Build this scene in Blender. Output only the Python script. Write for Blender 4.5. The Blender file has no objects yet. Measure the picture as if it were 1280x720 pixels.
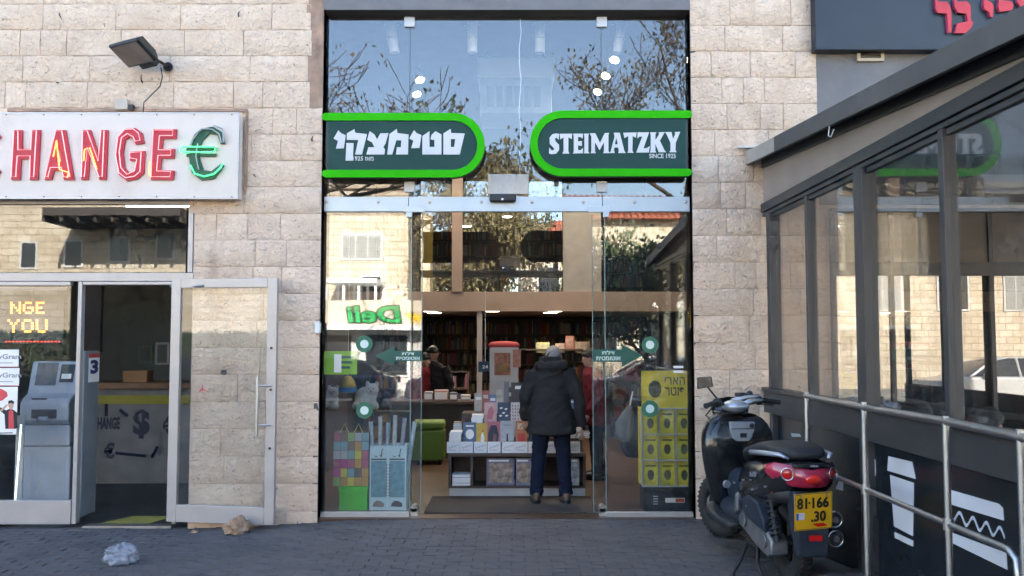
import bpy, bmesh, math, random
from mathutils import Vector, Matrix, Euler
random.seed(7)
R = math.radians
sc = bpy.context.scene
COL = sc.collection

# ------------------------------------------------------------------ camera
FPX, CAMY, CAMZ, PITCH = 1100.0, -8.46, 1.69, R(3.4)
cd = bpy.data.cameras.new("camera"); cam = bpy.data.objects.new("camera", cd); COL.objects.link(cam)
cam.location = (0, CAMY, CAMZ); cam.rotation_euler = (R(90) + PITCH, 0, 0)
cd.sensor_width = 36; cd.lens = FPX / 1280 * 36; cd.clip_start = .05; cd.clip_end = 3000
sc.camera = cam

# ------------------------------------------------------------------ sky, sun, exposure
SUN_EL, SUN_AZ = R(32), R(14)
w = bpy.data.worlds.new("World"); sc.world = w; w.use_nodes = True
nt = w.node_tree; nt.nodes.clear()
sky = nt.nodes.new("ShaderNodeTexSky"); sky.sky_type = 'NISHITA'; sky.sun_disc = False
sky.sun_elevation = SUN_EL; sky.sun_rotation = SUN_AZ; sky.air_density = 1.0; sky.dust_density = 1.2; sky.ozone_density = 1.0
bg = nt.nodes.new("ShaderNodeBackground"); bg.inputs[1].default_value = 0.13
wo = nt.nodes.new("ShaderNodeOutputWorld")
nt.links.new(sky.outputs[0], bg.inputs[0]); nt.links.new(bg.outputs[0], wo.inputs[0])
sl = bpy.data.lights.new("sun", 'SUN'); sl.energy = 5.0; sl.angle = R(.5); sl.color = (1, .94, .85)
so = bpy.data.objects.new("sun", sl); COL.objects.link(so)
sd = Vector((-math.sin(SUN_AZ) * math.cos(SUN_EL), -math.cos(SUN_AZ) * math.cos(SUN_EL), -math.sin(SUN_EL)))
so.rotation_euler = sd.to_track_quat('-Z', 'Y').to_euler(); so.location = (3, 20, 20)
vs = sc.view_settings; vs.view_transform = 'Standard'; vs.look = 'None'; vs.gamma = 1; vs.use_curve_mapping = False
vs.exposure = 2.93
sc.render.engine = 'CYCLES'
cy = sc.cycles; cy.use_denoising = True; cy.max_bounces = 7; cy.transparent_max_bounces = 20; cy.glossy_bounces = 5; cy.diffuse_bounces = 3
cy.use_adaptive_sampling = True; cy.adaptive_threshold = .03; cy.adaptive_min_samples = 12; cy.sample_clamp_indirect = 6; cy.blur_glossy = .3; cy.caustics_reflective = False; cy.caustics_refractive = False

# ------------------------------------------------------------------ geometry helpers
def P(x, y, Y=0.0):
    "the point at depth Y that a photo pixel (1280x720) shows"
    dx, dy = (x - 640) / FPX, (360 - y) / FPX
    d = Vector((dx, math.cos(PITCH) - dy * math.sin(PITCH), math.sin(PITCH) + dy * math.cos(PITCH)))
    return Vector((0, CAMY, CAMZ)) + d * ((Y - CAMY) / d.y)

WL = {}
def tag(o, label=None, cat=None, group=None, kind=None):
    if label: o["label"] = label
    if cat: o["category"] = cat
    if group: o["group"] = group
    if kind: o["kind"] = kind
    return o

def thing(name, label, cat, loc=(0, 0, 0), rz=0.0, group=None, kind=None):
    o = bpy.data.objects.new(name, None); o.empty_display_size = .1; COL.objects.link(o)
    o.location = loc; o.rotation_euler = (0, 0, rz); WL[o] = Vector(loc)
    return tag(o, label, cat, group, kind)

def copy_tree(o, parent=None, loc=None):
    c = o.copy(); COL.objects.link(c); c.parent = parent
    if loc is not None: c.location = loc
    WL[c] = Vector(c.location)
    for ch in list(o.children):
        copy_tree(ch, c)
    return c

class MB:
    def __init__(s): s.v = []; s.f = []; s.m = []
    def add(s, vs, fs, mi=0, M=None):
        n = len(s.v)
        s.v += [tuple(M @ Vector(p)) if M else tuple(p) for p in vs]
        s.f += [tuple(i + n for i in f) for f in fs]; s.m += [mi] * len(fs); return s
    def box(s, a, b, mi=0, M=None):
        (x0, y0, z0), (x1, y1, z1) = a, b
        if x0 > x1: x0, x1 = x1, x0
        if y0 > y1: y0, y1 = y1, y0
        if z0 > z1: z0, z1 = z1, z0
        return s.add([(x0, y0, z0), (x1, y0, z0), (x1, y1, z0), (x0, y1, z0), (x0, y0, z1), (x1, y0, z1), (x1, y1, z1), (x0, y1, z1)],
                     [(0, 3, 2, 1), (4, 5, 6, 7), (0, 1, 5, 4), (1, 2, 6, 5), (2, 3, 7, 6), (3, 0, 4, 7)], mi, M)
    def tube(s, pts, r, n=8, mi=0, M=None, closed=False, flat=1.0):
        pts = [Vector(p) for p in pts]; rs = list(r) if hasattr(r, '__len__') else [r] * len(pts)
        k = len(pts); V = []; up = None
        for i, p in enumerate(pts):
            if closed: t = pts[(i + 1) % k] - pts[i - 1]
            else: t = pts[min(i + 1, k - 1)] - pts[max(i - 1, 0)]
            t = t.normalized() if t.length > 1e-9 else Vector((0, 0, 1))
            if up is None:
                up = Vector((0, 0, 1)) if abs(t.z) < .9 else Vector((1, 0, 0))
            a = t.cross(up)
            if a.length < 1e-6: a = t.orthogonal()
            a.normalize(); b = a.cross(t).normalized(); up = b
            for j in range(n):
                q = 2 * math.pi * j / n
                V.append(p + a * math.cos(q) * rs[i] + b * math.sin(q) * rs[i] * flat)
        F = []
        for i in range(k if closed else k - 1):
            i2 = (i + 1) % k
            for j in range(n): F.append((i * n + j, i * n + (j + 1) % n, i2 * n + (j + 1) % n, i2 * n + j))
        if not closed:
            F.append(tuple(range(n - 1, -1, -1))); F.append(tuple((k - 1) * n + j for j in range(n)))
        return s.add(V, F, mi, M)
    def cyl(s, p0, p1, r, n=16, r1=None, mi=0, M=None):
        return s.tube([p0, p1], [r, r if r1 is None else r1], n, mi, M)
    def loft(s, rings, mi=0, M=None, cap=True, closed=False):
        n = len(rings[0]); V = [p for r in rings for p in r]; F = []
        k = len(rings)
        for i in range(k if closed else k - 1):
            i2 = (i + 1) % k
            for j in range(n): F.append((i * n + j, i * n + (j + 1) % n, i2 * n + (j + 1) % n, i2 * n + j))
        if cap and not closed:
            F.append(tuple(range(n - 1, -1, -1))); F.append(tuple((k - 1) * n + j for j in range(n)))
        return s.add(V, F, mi, M)
    def ell(s, c, r, n=16, m=10, mi=0, M=None):
        V = []; F = []
        for i in range(m + 1):
            t = math.pi * i / m
            for j in range(n):
                q = 2 * math.pi * j / n
                V.append((c[0] + r[0] * math.sin(t) * math.cos(q), c[1] + r[1] * math.sin(t) * math.sin(q), c[2] - r[2] * math.cos(t)))
        for i in range(m):
            for j in range(n): F.append((i * n + j, i * n + (j + 1) % n, (i + 1) * n + (j + 1) % n, (i + 1) * n + j))
        return s.add(V, F, mi, M)
    def prism(s, poly, y0, y1, mi=0, M=None, holes=()):
        "polygon in XZ extruded from y0 to y1 (holes joined by a tessellated cap)"
        loops = [list(poly)] + [list(h) for h in holes]
        from mathutils.geometry import tessellate_polygon
        tri = tessellate_polygon([[Vector((p[0], p[1], 0)) for p in l] for l in loops])
        flat = [p for l in loops for p in l]; n = len(flat)
        V = [(p[0], y0, p[1]) for p in flat] + [(p[0], y1, p[1]) for p in flat]
        F = [tuple(t) for t in tri] + [tuple(i + n for i in reversed(t)) for t in tri]
        b = 0
        for l in loops:
            k = len(l)
            for i in range(k): F.append((b + i, b + (i + 1) % k, n + b + (i + 1) % k, n + b + i))
            b += k
        return s.add(V, F, mi, M)
    def mesh(s, name, mats):
        me = bpy.data.meshes.new(name); me.from_pydata(s.v, [], s.f)
        for m in (mats if isinstance(mats, (list, tuple)) else [mats]): me.materials.append(m)
        me.polygons.foreach_set("material_index", s.m)
        bm = bmesh.new(); bm.from_mesh(me); bmesh.ops.recalc_face_normals(bm, faces=bm.faces); bm.to_mesh(me); bm.free()
        me.update(); return me
    def build(s, name, mats, parent=None, label=None, cat=None, group=None, kind=None, smooth=False, bevel=0, local=False, origin=True, seg=2):
        off = Vector((0, 0, 0))
        if origin and not local and s.v:
            xs, ys, zs = zip(*s.v)
            off = Vector(((min(xs) + max(xs)) / 2, (min(ys) + max(ys)) / 2, min(zs)))
            s.v = [(x - off.x, y - off.y, z - off.z) for x, y, z in s.v]
        me = s.mesh(name, mats); o = bpy.data.objects.new(name, me); COL.objects.link(o)
        WL[o] = off.copy()
        if parent is not None:
            o.parent = parent
            if not local: off = off - WL[parent]
        o.location = off
        if smooth:
            for p in me.polygons: p.use_smooth = True
            if smooth is not True: me.set_sharp_from_angle(angle=R(smooth))
        if bevel:
            b = o.modifiers.new("bevel", 'BEVEL'); b.width = bevel; b.segments = seg; b.limit_method = 'ANGLE'; b.angle_limit = R(35); b.harden_normals = False
        return tag(o, label, cat, group, kind)

TMP = bpy.data.scenes.new("tmp")               # a scratch scene, so that baking one mesh does not re-evaluate everything
def bake(o):
    TMP.collection.objects.link(o); vl = TMP.view_layers[0]; vl.update()
    me = bpy.data.meshes.new_from_object(o.evaluated_get(vl.depsgraph)); TMP.collection.objects.unlink(o); return me

def remesh(o, voxel=.012, smooth=6, sub=0):
    m = o.modifiers.new("r", 'REMESH'); m.mode = 'VOXEL'; m.voxel_size = voxel; m.use_smooth_shade = True
    if smooth:
        m = o.modifiers.new("s", 'SMOOTH'); m.iterations = smooth; m.factor = .5
    par = o.parent; o.parent = None; me = bake(o); o.parent = par; o.modifiers.clear(); o.data = me
    for p in me.polygons: p.use_smooth = True
    return o

def text_mesh(s, bold=0.0, ext=0.0, shear=0.0, spacing=1.0):
    c = bpy.data.curves.new("t", 'FONT'); c.body = s; c.size = 1; c.offset = bold; c.extrude = ext; c.shear = shear; c.space_character = spacing
    c.resolution_u = 3
    o = bpy.data.objects.new("t", c); me = bake(o)
    bpy.data.objects.remove(o)
    return me

def text(name, s, c, wdt, hgt, m, parent=None, bold=0.02, face='-Y', depth=.004, shear=0.0, M=None, local=False, spacing=1.0):
    "lettering fitted into a wdt x hgt box centred at c, facing -Y (or +Y, -X, +X), or placed by matrix M"
    me = text_mesh(s, bold, .5, shear, spacing)
    if not me.vertices: return None
    xs = [v.co.x for v in me.vertices]; ys = [v.co.y for v in me.vertices]
    cx, cyy = (min(xs) + max(xs)) / 2, (min(ys) + max(ys)) / 2
    sx = wdt / max(1e-6, max(xs) - min(xs)); sy = (hgt / max(1e-6, max(ys) - min(ys))) if hgt else sx
    for v in me.vertices:
        v.co = ((v.co.x - cx) * sx, (v.co.y - cyy) * sy, v.co.z * depth)
    rot = {'-Y': Matrix(((1, 0, 0), (0, 0, -1), (0, 1, 0))), '+Y': Matrix(((-1, 0, 0), (0, 0, 1), (0, 1, 0))),
           '-X': Matrix(((0, 0, -1), (-1, 0, 0), (0, 1, 0))), '+X': Matrix(((0, 0, 1), (1, 0, 0), (0, 1, 0)))}[face].to_4x4()
    me.transform(M if M is not None else rot)
    me.materials.clear(); me.materials.append(m)
    for p in me.polygons: p.material_index = 0
    o = bpy.data.objects.new(name, me); COL.objects.link(o)
    c = Vector(c); WL[o] = c.copy()
    if parent is not None:
        o.parent = parent
        o.location = c if local else c - WL[parent]
    else: o.location = c
    return o

def inset(poly, d):
    n = len(poly); A = sum(poly[i][0] * poly[(i + 1) % n][1] - poly[(i + 1) % n][0] * poly[i][1] for i in range(n))
    sg = 1 if A > 0 else -1; out = []
    for i in range(n):
        p0, p1, p2 = Vector(poly[i - 1]), Vector(poly[i]), Vector(poly[(i + 1) % n])
        a, b = (p1 - p0).normalized(), (p2 - p1).normalized()
        na, nb = Vector((-a.y, a.x)) * sg, Vector((-b.y, b.x)) * sg
        m = na + nb
        if m.length < .2: m = na
        m.normalize(); k = d / max(.45, m.dot(na)); out.append((p1.x + m.x * k, p1.y + m.y * k))
    return out

# ------------------------------------------------------------------ materials
def nodes(name):
    m = bpy.data.materials.new(name); m.use_nodes = True; t = m.node_tree; t.nodes.clear()
    o = t.nodes.new("ShaderNodeOutputMaterial"); return m, t, o
MATS = {}
def mat(name, col, rough=.6, metal=0.0, var=.12, vs=5.0, bump=0.0, bs=60.0, rnd=0.0, emit=0.0, ecol=None, spec=.5, coat=0.0, dirt=0.0, dcol=(.12, .1, .08), stretch=(1, 1, 1), world=False):
    m, t, out = nodes(name); L = t.links.new; N = t.nodes.new
    b = N("ShaderNodeBsdfPrincipled"); L(b.outputs[0], out.inputs[0])
    b.inputs["Roughness"].default_value = rough; b.inputs["Metallic"].default_value = metal
    b.inputs["Specular IOR Level"].default_value = spec
    if coat: b.inputs["Coat Weight"].default_value = coat; b.inputs["Coat Roughness"].default_value = .06
    tc = N("ShaderNodeTexCoord"); mp = N("ShaderNodeMapping"); mp.inputs["Scale"].default_value = stretch; L(tc.outputs["Object"], mp.inputs[0])
    n1 = N("ShaderNodeTexNoise"); n1.inputs["Scale"].default_value = vs; n1.inputs["Detail"].default_value = 5; L(mp.outputs[0], n1.inputs[0])
    cr = N("ShaderNodeValToRGB"); cr.color_ramp.elements[0].position = .3; cr.color_ramp.elements[1].position = .7
    cr.color_ramp.elements[0].color = (*[max(0, c * (1 - var)) for c in col], 1); cr.color_ramp.elements[1].color = (*[min(1, c * (1 + var)) for c in col], 1)
    L(n1.outputs[0], cr.inputs[0]); c = cr.outputs[0]
    if dirt:
        n2 = N("ShaderNodeTexNoise"); n2.inputs["Scale"].default_value = vs * .37 + 1; n2.inputs["Detail"].default_value = 8; n2.inputs["Roughness"].default_value = .7; L(N("ShaderNodeNewGeometry").outputs["Position"] if world else mp.outputs[0], n2.inputs[0])
        if world: n2.inputs["Scale"].default_value = 1.7
        r2 = N("ShaderNodeValToRGB"); r2.color_ramp.elements[0].position = .52; r2.color_ramp.elements[1].position = .72
        r2.color_ramp.elements[0].color = (0, 0, 0, 1); r2.color_ramp.elements[1].color = (dirt, dirt, dirt, 1); L(n2.outputs[0], r2.inputs[0])
        mx = N("ShaderNodeMix"); mx.data_type = 'RGBA'; L(r2.outputs[0], mx.inputs[0]); L(c, mx.inputs[6]); mx.inputs[7].default_value = (*dcol, 1); c = mx.outputs[2]
    if rnd:
        oi = N("ShaderNodeObjectInfo"); mr = N("ShaderNodeMapRange"); mr.inputs[3].default_value = 1 - rnd; mr.inputs[4].default_value = 1 + rnd; L(oi.outputs["Random"], mr.inputs[0])
        hs = N("ShaderNodeHueSaturation"); L(mr.outputs[0], hs.inputs["Value"]); L(c, hs.inputs["Color"]); c = hs.outputs[0]
    L(c, b.inputs["Base Color"])
    ro = N("ShaderNodeMapRange"); ro.inputs[3].default_value = max(.02, rough - .08); ro.inputs[4].default_value = min(1, rough + .08); L(n1.outputs[0], ro.inputs[0]); L(ro.outputs[0], b.inputs["Roughness"])
    if bump:
        n3 = N("ShaderNodeTexNoise"); n3.inputs["Scale"].default_value = bs; n3.inputs["Detail"].default_value = 4; L(mp.outputs[0], n3.inputs[0])
        bp = N("ShaderNodeBump"); bp.inputs["Strength"].default_value = bump; bp.inputs["Distance"].default_value = .01; L(n3.outputs[0], bp.inputs["Height"]); L(bp.outputs[0], b.inputs["Normal"])
    if emit:
        b.inputs["Emission Color"].default_value = (*(ecol or col), 1); b.inputs["Emission Strength"].default_value = emit
    MATS[name] = m; return m

def glass(name, tint=(1, 1, 1), r0=.06, rough=0.0, smear=.25, ior=1.5):
    "architectural pane: clear with a mirror reflection that grows towards grazing angles"
    m, t, out = nodes(name); L = t.links.new; N = t.nodes.new
    tr = N("ShaderNodeBsdfTransparent"); tr.inputs[0].default_value = (*tint, 1)
    gl = N("ShaderNodeBsdfGlossy"); gl.inputs["Roughness"].default_value = rough; gl.inputs[0].default_value = (1, 1, 1, 1)
    lw = N("ShaderNodeLayerWeight"); lw.inputs[0].default_value = .5       # Schlick on the facing ratio, the same from both sides
    pw = N("ShaderNodeMath"); pw.operation = 'POWER'; L(lw.outputs["Facing"], pw.inputs[0]); pw.inputs[1].default_value = 5
    ad = N("ShaderNodeMath"); ad.operation = 'MULTIPLY_ADD'; ad.use_clamp = True; L(pw.outputs[0], ad.inputs[0]); ad.inputs[1].default_value = 1 - r0 - .04; ad.inputs[2].default_value = r0 + .04
    mx = N("ShaderNodeMixShader"); L(ad.outputs[0], mx.inputs[0]); L(tr.outputs[0], mx.inputs[1]); L(gl.outputs[0], mx.inputs[2])
    # wavy float glass and a dusty film
    tc = N("ShaderNodeTexCoord"); n1 = N("ShaderNodeTexNoise"); n1.inputs["Scale"].default_value = 1.6; n1.inputs["Detail"].default_value = 1; L(tc.outputs["Object"], n1.inputs[0])
    bp = N("ShaderNodeBump"); bp.inputs["Strength"].default_value = .006; bp.inputs["Distance"].default_value = .05; L(n1.outputs[0], bp.inputs["Height"]); L(bp.outputs[0], gl.inputs["Normal"])
    di = N("ShaderNodeBsdfDiffuse"); di.inputs[0].default_value = (.5, .48, .45, 1)
    n2 = N("ShaderNodeTexNoise"); n2.inputs["Scale"].default_value = 2.5; n2.inputs["Detail"].default_value = 7; n2.inputs["Distortion"].default_value = .6; L(tc.outputs["Object"], n2.inputs[0])
    mr = N("ShaderNodeMapRange"); mr.inputs[1].default_value = .45; mr.inputs[2].default_value = .85; mr.inputs[3].default_value = .004; mr.inputs[4].default_value = .12 * smear; L(n2.outputs[0], mr.inputs[0])
    m2 = N("ShaderNodeMixShader"); L(mr.outputs[0], m2.inputs[0]); L(mx.outputs[0], m2.inputs[1]); L(di.outputs[0], m2.inputs[2]); L(m2.outputs[0], out.inputs[0])
    MATS[name] = m; return m

def stone_mat(name, c1=(.83, .655, .505), c2=(.75, .575, .435), stain=(.37, .25, .18), bump=.9, scale=1.0, rnd=.05, brick=False):
    "rough pecked limestone: pale cream to tan, brown stains, small pits, every stone a little different"
    m, t, out = nodes(name); L = t.links.new; N = t.nodes.new
    b = N("ShaderNodeBsdfPrincipled"); L(b.outputs[0], out.inputs[0]); b.inputs["Roughness"].default_value = .9; b.inputs["Specular IOR Level"].default_value = .2
    tc = N("ShaderNodeTexCoord"); oi = N("ShaderNodeObjectInfo"); ge = N("ShaderNodeNewGeometry")
    ofs = N("ShaderNodeVectorMath"); ofs.operation = 'MULTIPLY_ADD'; L(oi.outputs["Random"], ofs.inputs[0]); ofs.inputs[1].default_value = (37, 19, 53); L(tc.outputs["Object"], ofs.inputs[2]); v = ofs.outputs[0]
    n1 = N("ShaderNodeTexNoise"); n1.inputs["Scale"].default_value = 3.2 * scale; n1.inputs["Detail"].default_value = 6; n1.inputs["Roughness"].default_value = .62; L(v, n1.inputs[0])
    cr = N("ShaderNodeValToRGB"); cr.color_ramp.elements[0].position = .36; cr.color_ramp.elements[1].position = .6; cr.color_ramp.elements[0].color = (*c2, 1); cr.color_ramp.elements[1].color = (*c1, 1); L(n1.outputs[0], cr.inputs[0])
    # stains, running down the wall in world space
    mp = N("ShaderNodeMapping"); mp.inputs["Scale"].default_value = (1.5, 1.5, .55); L(ge.outputs["Position"], mp.inputs[0])
    n2 = N("ShaderNodeTexNoise"); n2.inputs["Scale"].default_value = 1.3; n2.inputs["Detail"].default_value = 8; n2.inputs["Roughness"].default_value = .68; L(mp.outputs[0], n2.inputs[0])
    r2 = N("ShaderNodeValToRGB"); r2.color_ramp.elements[0].position = .555; r2.color_ramp.elements[1].position = .77; r2.color_ramp.elements[0].color = (0, 0, 0, 1); r2.color_ramp.elements[1].color = (.7, .7, .7, 1); L(n2.outputs[0], r2.inputs[0])
    mx = N("ShaderNodeMix"); mx.data_type = 'RGBA'; L(r2.outputs[0], mx.inputs[0]); L(cr.outputs[0], mx.inputs[6]); mx.inputs[7].default_value = (*stain, 1)
    # dark pits
    n4 = N("ShaderNodeTexNoise"); n4.inputs["Scale"].default_value = 38 * scale; n4.inputs["Detail"].default_value = 2; L(v, n4.inputs[0])
    r4 = N("ShaderNodeValToRGB"); r4.color_ramp.elements[0].position = .26; r4.color_ramp.elements[1].position = .34; r4.color_ramp.elements[0].color = (.45, .45, .45, 1); r4.color_ramp.elements[1].color = (1, 1, 1, 1); L(n4.outputs[0], r4.inputs[0])
    mu = N("ShaderNodeMix"); mu.data_type = 'RGBA'; mu.blend_type = 'MULTIPLY'; mu.inputs[0].default_value = 1; L(mx.outputs[2], mu.inputs[6]); L(r4.outputs[0], mu.inputs[7])
    ms = N("ShaderNodeMapping"); ms.inputs["Scale"].default_value = (9, 9, 26); ms.inputs["Rotation"].default_value = (0, .35, 0); L(v, ms.inputs[0])
    n5 = N("ShaderNodeTexNoise"); n5.inputs["Scale"].default_value = scale; n5.inputs["Detail"].default_value = 6; n5.inputs["Roughness"].default_value = .72; n5.inputs["Distortion"].default_value = .5; L(ms.outputs[0], n5.inputs[0])
    r5 = N("ShaderNodeValToRGB"); r5.color_ramp.elements[0].position = .30; r5.color_ramp.elements[1].position = .47; r5.color_ramp.elements[0].color = (.76, .74, .73, 1); r5.color_ramp.elements[1].color = (1, 1, 1, 1); L(n5.outputs[0], r5.inputs[0])
    m5 = N("ShaderNodeMix"); m5.data_type = 'RGBA'; m5.blend_type = 'MULTIPLY'; m5.inputs[0].default_value = 1; L(mu.outputs[2], m5.inputs[6]); L(r5.outputs[0], m5.inputs[7]); mu = m5
    mr = N("ShaderNodeMapRange"); mr.inputs[3].default_value = 1 - rnd; mr.inputs[4].default_value = 1 + rnd * .7; L(oi.outputs["Random"], mr.inputs[0])
    hs = N("ShaderNodeHueSaturation"); L(mr.outputs[0], hs.inputs["Value"]); L(mu.outputs[2], hs.inputs["Color"]); c = hs.outputs[0]
    vo = N("ShaderNodeTexNoise"); vo.inputs["Scale"].default_value = 17 * scale; vo.inputs["Detail"].default_value = 5; vo.inputs["Roughness"].default_value = .7; vo.inputs["Distortion"].default_value = .8; L(v, vo.inputs[0])
    bp = N("ShaderNodeBump"); bp.inputs["Strength"].default_value = bump; bp.inputs["Distance"].default_value = .045; L(vo.outputs[0], bp.inputs["Height"])
    nrm = bp.outputs[0]
    if brick:
        mb = N("ShaderNodeMapping"); mb.inputs["Rotation"].default_value = (R(90), 0, 0); L(ge.outputs["Position"], mb.inputs[0])
        bk = N("ShaderNodeTexBrick"); bk.inputs["Scale"].default_value = 1; bk.inputs["Mortar Size"].default_value = .016; bk.inputs["Brick Width"].default_value = .55; bk.inputs["Row Height"].default_value = .26; L(mb.outputs[0], bk.inputs["Vector"])
        bk.inputs["Color1"].default_value = (1, 1, 1, 1); bk.inputs["Color2"].default_value = (.82, .80, .77, 1); bk.inputs["Mortar"].default_value = (.52, .48, .43, 1)
        m3 = N("ShaderNodeMix"); m3.data_type = 'RGBA'; m3.blend_type = 'MULTIPLY'; m3.inputs[0].default_value = 1; L(c, m3.inputs[6]); L(bk.outputs[0], m3.inputs[7]); c = m3.outputs[2]
    L(c, b.inputs["Base Color"]); L(nrm, b.inputs["Normal"]); MATS[name] = m; return m

STONE = stone_mat("pecked_limestone")
STONE_FAR = stone_mat("far_limestone", (.66, .59, .47), (.58, .49, .37), (.42, .32, .2), .5, .5, .03, brick=True)
MORTAR = mat("mortar", (.60, .49, .41), .95, var=.2, vs=9, bump=.5, bs=50)
PLASTER_BROWN = mat("brown_plaster", (.33, .22, .16), .95, var=.3, vs=9, bump=.8, bs=30)
CEMENT = mat("grey_cement", (.17, .17, .175), .85, var=.15, vs=3, bump=.15, bs=40, dirt=.4, dcol=(.25, .22, .19))
ALU = mat("white_aluminium", (.42, .395, .375), .38, .25, var=.06, vs=4, dirt=.25, dcol=(.38, .34, .3))
STEEL = mat("brushed_steel", (.46, .46, .46), .40, 1.0, var=.08, vs=12)
CHANNEL = mat("satin_channel", (.46, .53, .58), .35, .35, var=.06, vs=2)
WHITE = mat("white_enamel", (.66, .595, .54), .4, var=.03, vs=3, dirt=.35, dcol=(.52, .36, .28), spec=.3)
WHITEP = mat("white_paint", (.78, .78, .77), .5, var=.03)
PAPER = mat("white_paper", (.80, .79, .77), .8, var=.04)
BLACKP = mat("black_plastic", (.022, .022, .024), .5, var=.2, vs=8)
BLACKM = mat("black_metal", (.02, .02, .022), .35, .3, var=.2)
RUBBER = mat("rubber", (.018, .018, .018), .85, var=.3, vs=12, bump=.3, bs=80)
FRAME = mat("graphite_frame", (.055, .055, .058), .45, .2, var=.12, vs=4, dirt=.3, dcol=(.10, .095, .09))
FASCIA = mat("slate_fascia", (.085, .083, .083), .6, var=.12, vs=3, bump=.1, bs=90, dirt=.2, dcol=(.2, .2, .2))
GLASS = glass("shop_glass", (.975, .985, .98), .02)
GLASS_UP = glass("transom_glass", (.96, .97, .98), .022)
GLASS_DARK = glass("patio_glass", (.95, .945, .93), .01, smear=.6)
GLASS_MEZ = glass("mezzanine_glass", (.85, .87, .88), .12)
GLASS_WIN = glass("window_glass", (.9, .92, .92), .025, smear=.4)
GLASS_LOW = glass("clear_window_glass", (.97, .98, .98), .0, smear=.3)
GLASS_DOOR = glass("door_glass", (.95, .96, .96), .0, smear=.6)

# ================================================================== SETTING: ground, pavement, road
XL, XR = P(400, 420).x, P(867, 420).x            # the shop opening in the facade
ZT = P(640, 13).z
GY = .11                                          # shop glazing plane
XE = P(242, 300).x                                # right edge of the exchange opening
ZE = P(100, 252).z                                # top of the exchange frame
def sm(a, b, x):
    t = max(0, min(1, (x - a) / (b - a))); return t * t * (3 - 2 * t)
def gz(x): return -.085 * sm(-1.0, -3.2, x)       # the pavement falls a little towards the exchange

ASPH = mat("asphalt", (.05, .05, .052), .9, var=.25, vs=3, bump=.4, bs=120)
PAVE = mat("paver_concrete", (.083, .077, .078), .85, var=.16, vs=14, bump=.45, bs=90, rnd=.10, dirt=.5, dcol=(.13, .118, .11), world=True)
PAVEBED = mat("paver_bed", (.062, .058, .056), .95, var=.3, vs=20, bump=.4, bs=60)
KERB = mat("kerb_stone", (.32, .31, .29), .85, var=.15, bump=.3)

MB().add([(-120, -150, -.32), (120, -150, -.32), (120, 60, -.32), (-120, 60, -.32)], [(0, 1, 2, 3)]).build("ground", ASPH, kind="structure")
MB().box((-60, -17.6, -.30), (60, -6.6, -.24)).build("road", ASPH, kind="structure")
for y0, y1, h in ((-6.6, -6.42, -.10), (-17.78, -17.6, -.10)):
    MB().box((-60, y0, -.3), (60, y1, h)).build("kerb", KERB, kind="structure", bevel=.015)
MB().box((-60, -24.5, -.3), (60, -17.78, -.11)).build("pavement_opposite", mat("far_pavement", (.24, .23, .21), .9, var=.2, vs=2), kind="structure")
# near pavement bed: one sheet following the fall
mb = MB(); xs = [-60] + [-6 + .25 * i for i in range(27)] + [60]; V = []; F = []
for i, x in enumerate(xs):
    for y in (-6.42, .02): V.append((x, y, gz(x) - .007))
    if i: F.append((2 * i - 2, 2 * i, 2 * i + 1, 2 * i - 1))
mb.add(V, F); bed = mb.build("pavement", PAVEBED, kind="structure")
# pavers: running bond, rows parallel to the facade
PL, PW, PH = .200, .100, .05
def paver_mb(x, y, l, w_, z, mbo, r):
    a, b, c = .004, .007, .0035
    zz = z + r.uniform(-.0022, .0022); t1, t2 = r.uniform(-.0022, .0022), r.uniform(-.0022, .0022)
    x0, x1, y0, y1 = x + .0025, x + l - .0025, y + .0025, y + w_ - .0025
    V = [(x0, y0, zz - PH), (x1, y0, zz - PH), (x1, y1, zz - PH), (x0, y1, zz - PH), (x0, y0, zz - .004), (x1, y0, zz - .004), (x1, y1, zz - .004), (x0, y1, zz - .004),
         (x0 + a, y0 + a, zz + t1), (x1 - a, y0 + a, zz + t2), (x1 - a, y1 - a, zz + t2), (x0 + a, y1 - a, zz + t1)]
    mbo.add(V, [(0, 1, 5, 4), (1, 2, 6, 5), (2, 3, 7, 6), (3, 0, 4, 7), (4, 5, 9, 8), (5, 6, 10, 9), (6, 7, 11, 10), (7, 4, 8, 11), (8, 9, 10, 11)])
pr = random.Random(3); cand = []
row = 0; y = -.02
while y > -4.6:
    y -= PW; x = -7.0 + (PL / 2 if row % 2 else 0)
    while x < 3.2:
        cand.append((x, y)); x += PL
    row += 1
def vis(c):
    d = c[1] - CAMY + .05; px = 640 + FPX * (c[0] + .1) / d; py = 425 + FPX * (CAMZ - gz(c[0])) / d
    return (0 if (-10 < px < 1290 and py < 724 and c[0] < 2.05) else 1, d)
cand.sort(key=vis)
rest = MB()
for i, (x, y) in enumerate(cand):
    if i < 300:
        m_ = MB(); paver_mb(x, y, PL, PW, gz(x + .1), m_, pr); m_.build("paver", PAVE, bed)
    else: paver_mb(x, y, PL, PW, gz(x + .1), rest, pr)
PAVE2 = mat("paver_concrete_far", (.083, .077, .078), .85, var=.28, vs=3.5, bump=.45, bs=90, dirt=.5, dcol=(.13, .118, .11), world=True)
rest.build("pavers", PAVE2, bed, kind="stuff")
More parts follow.
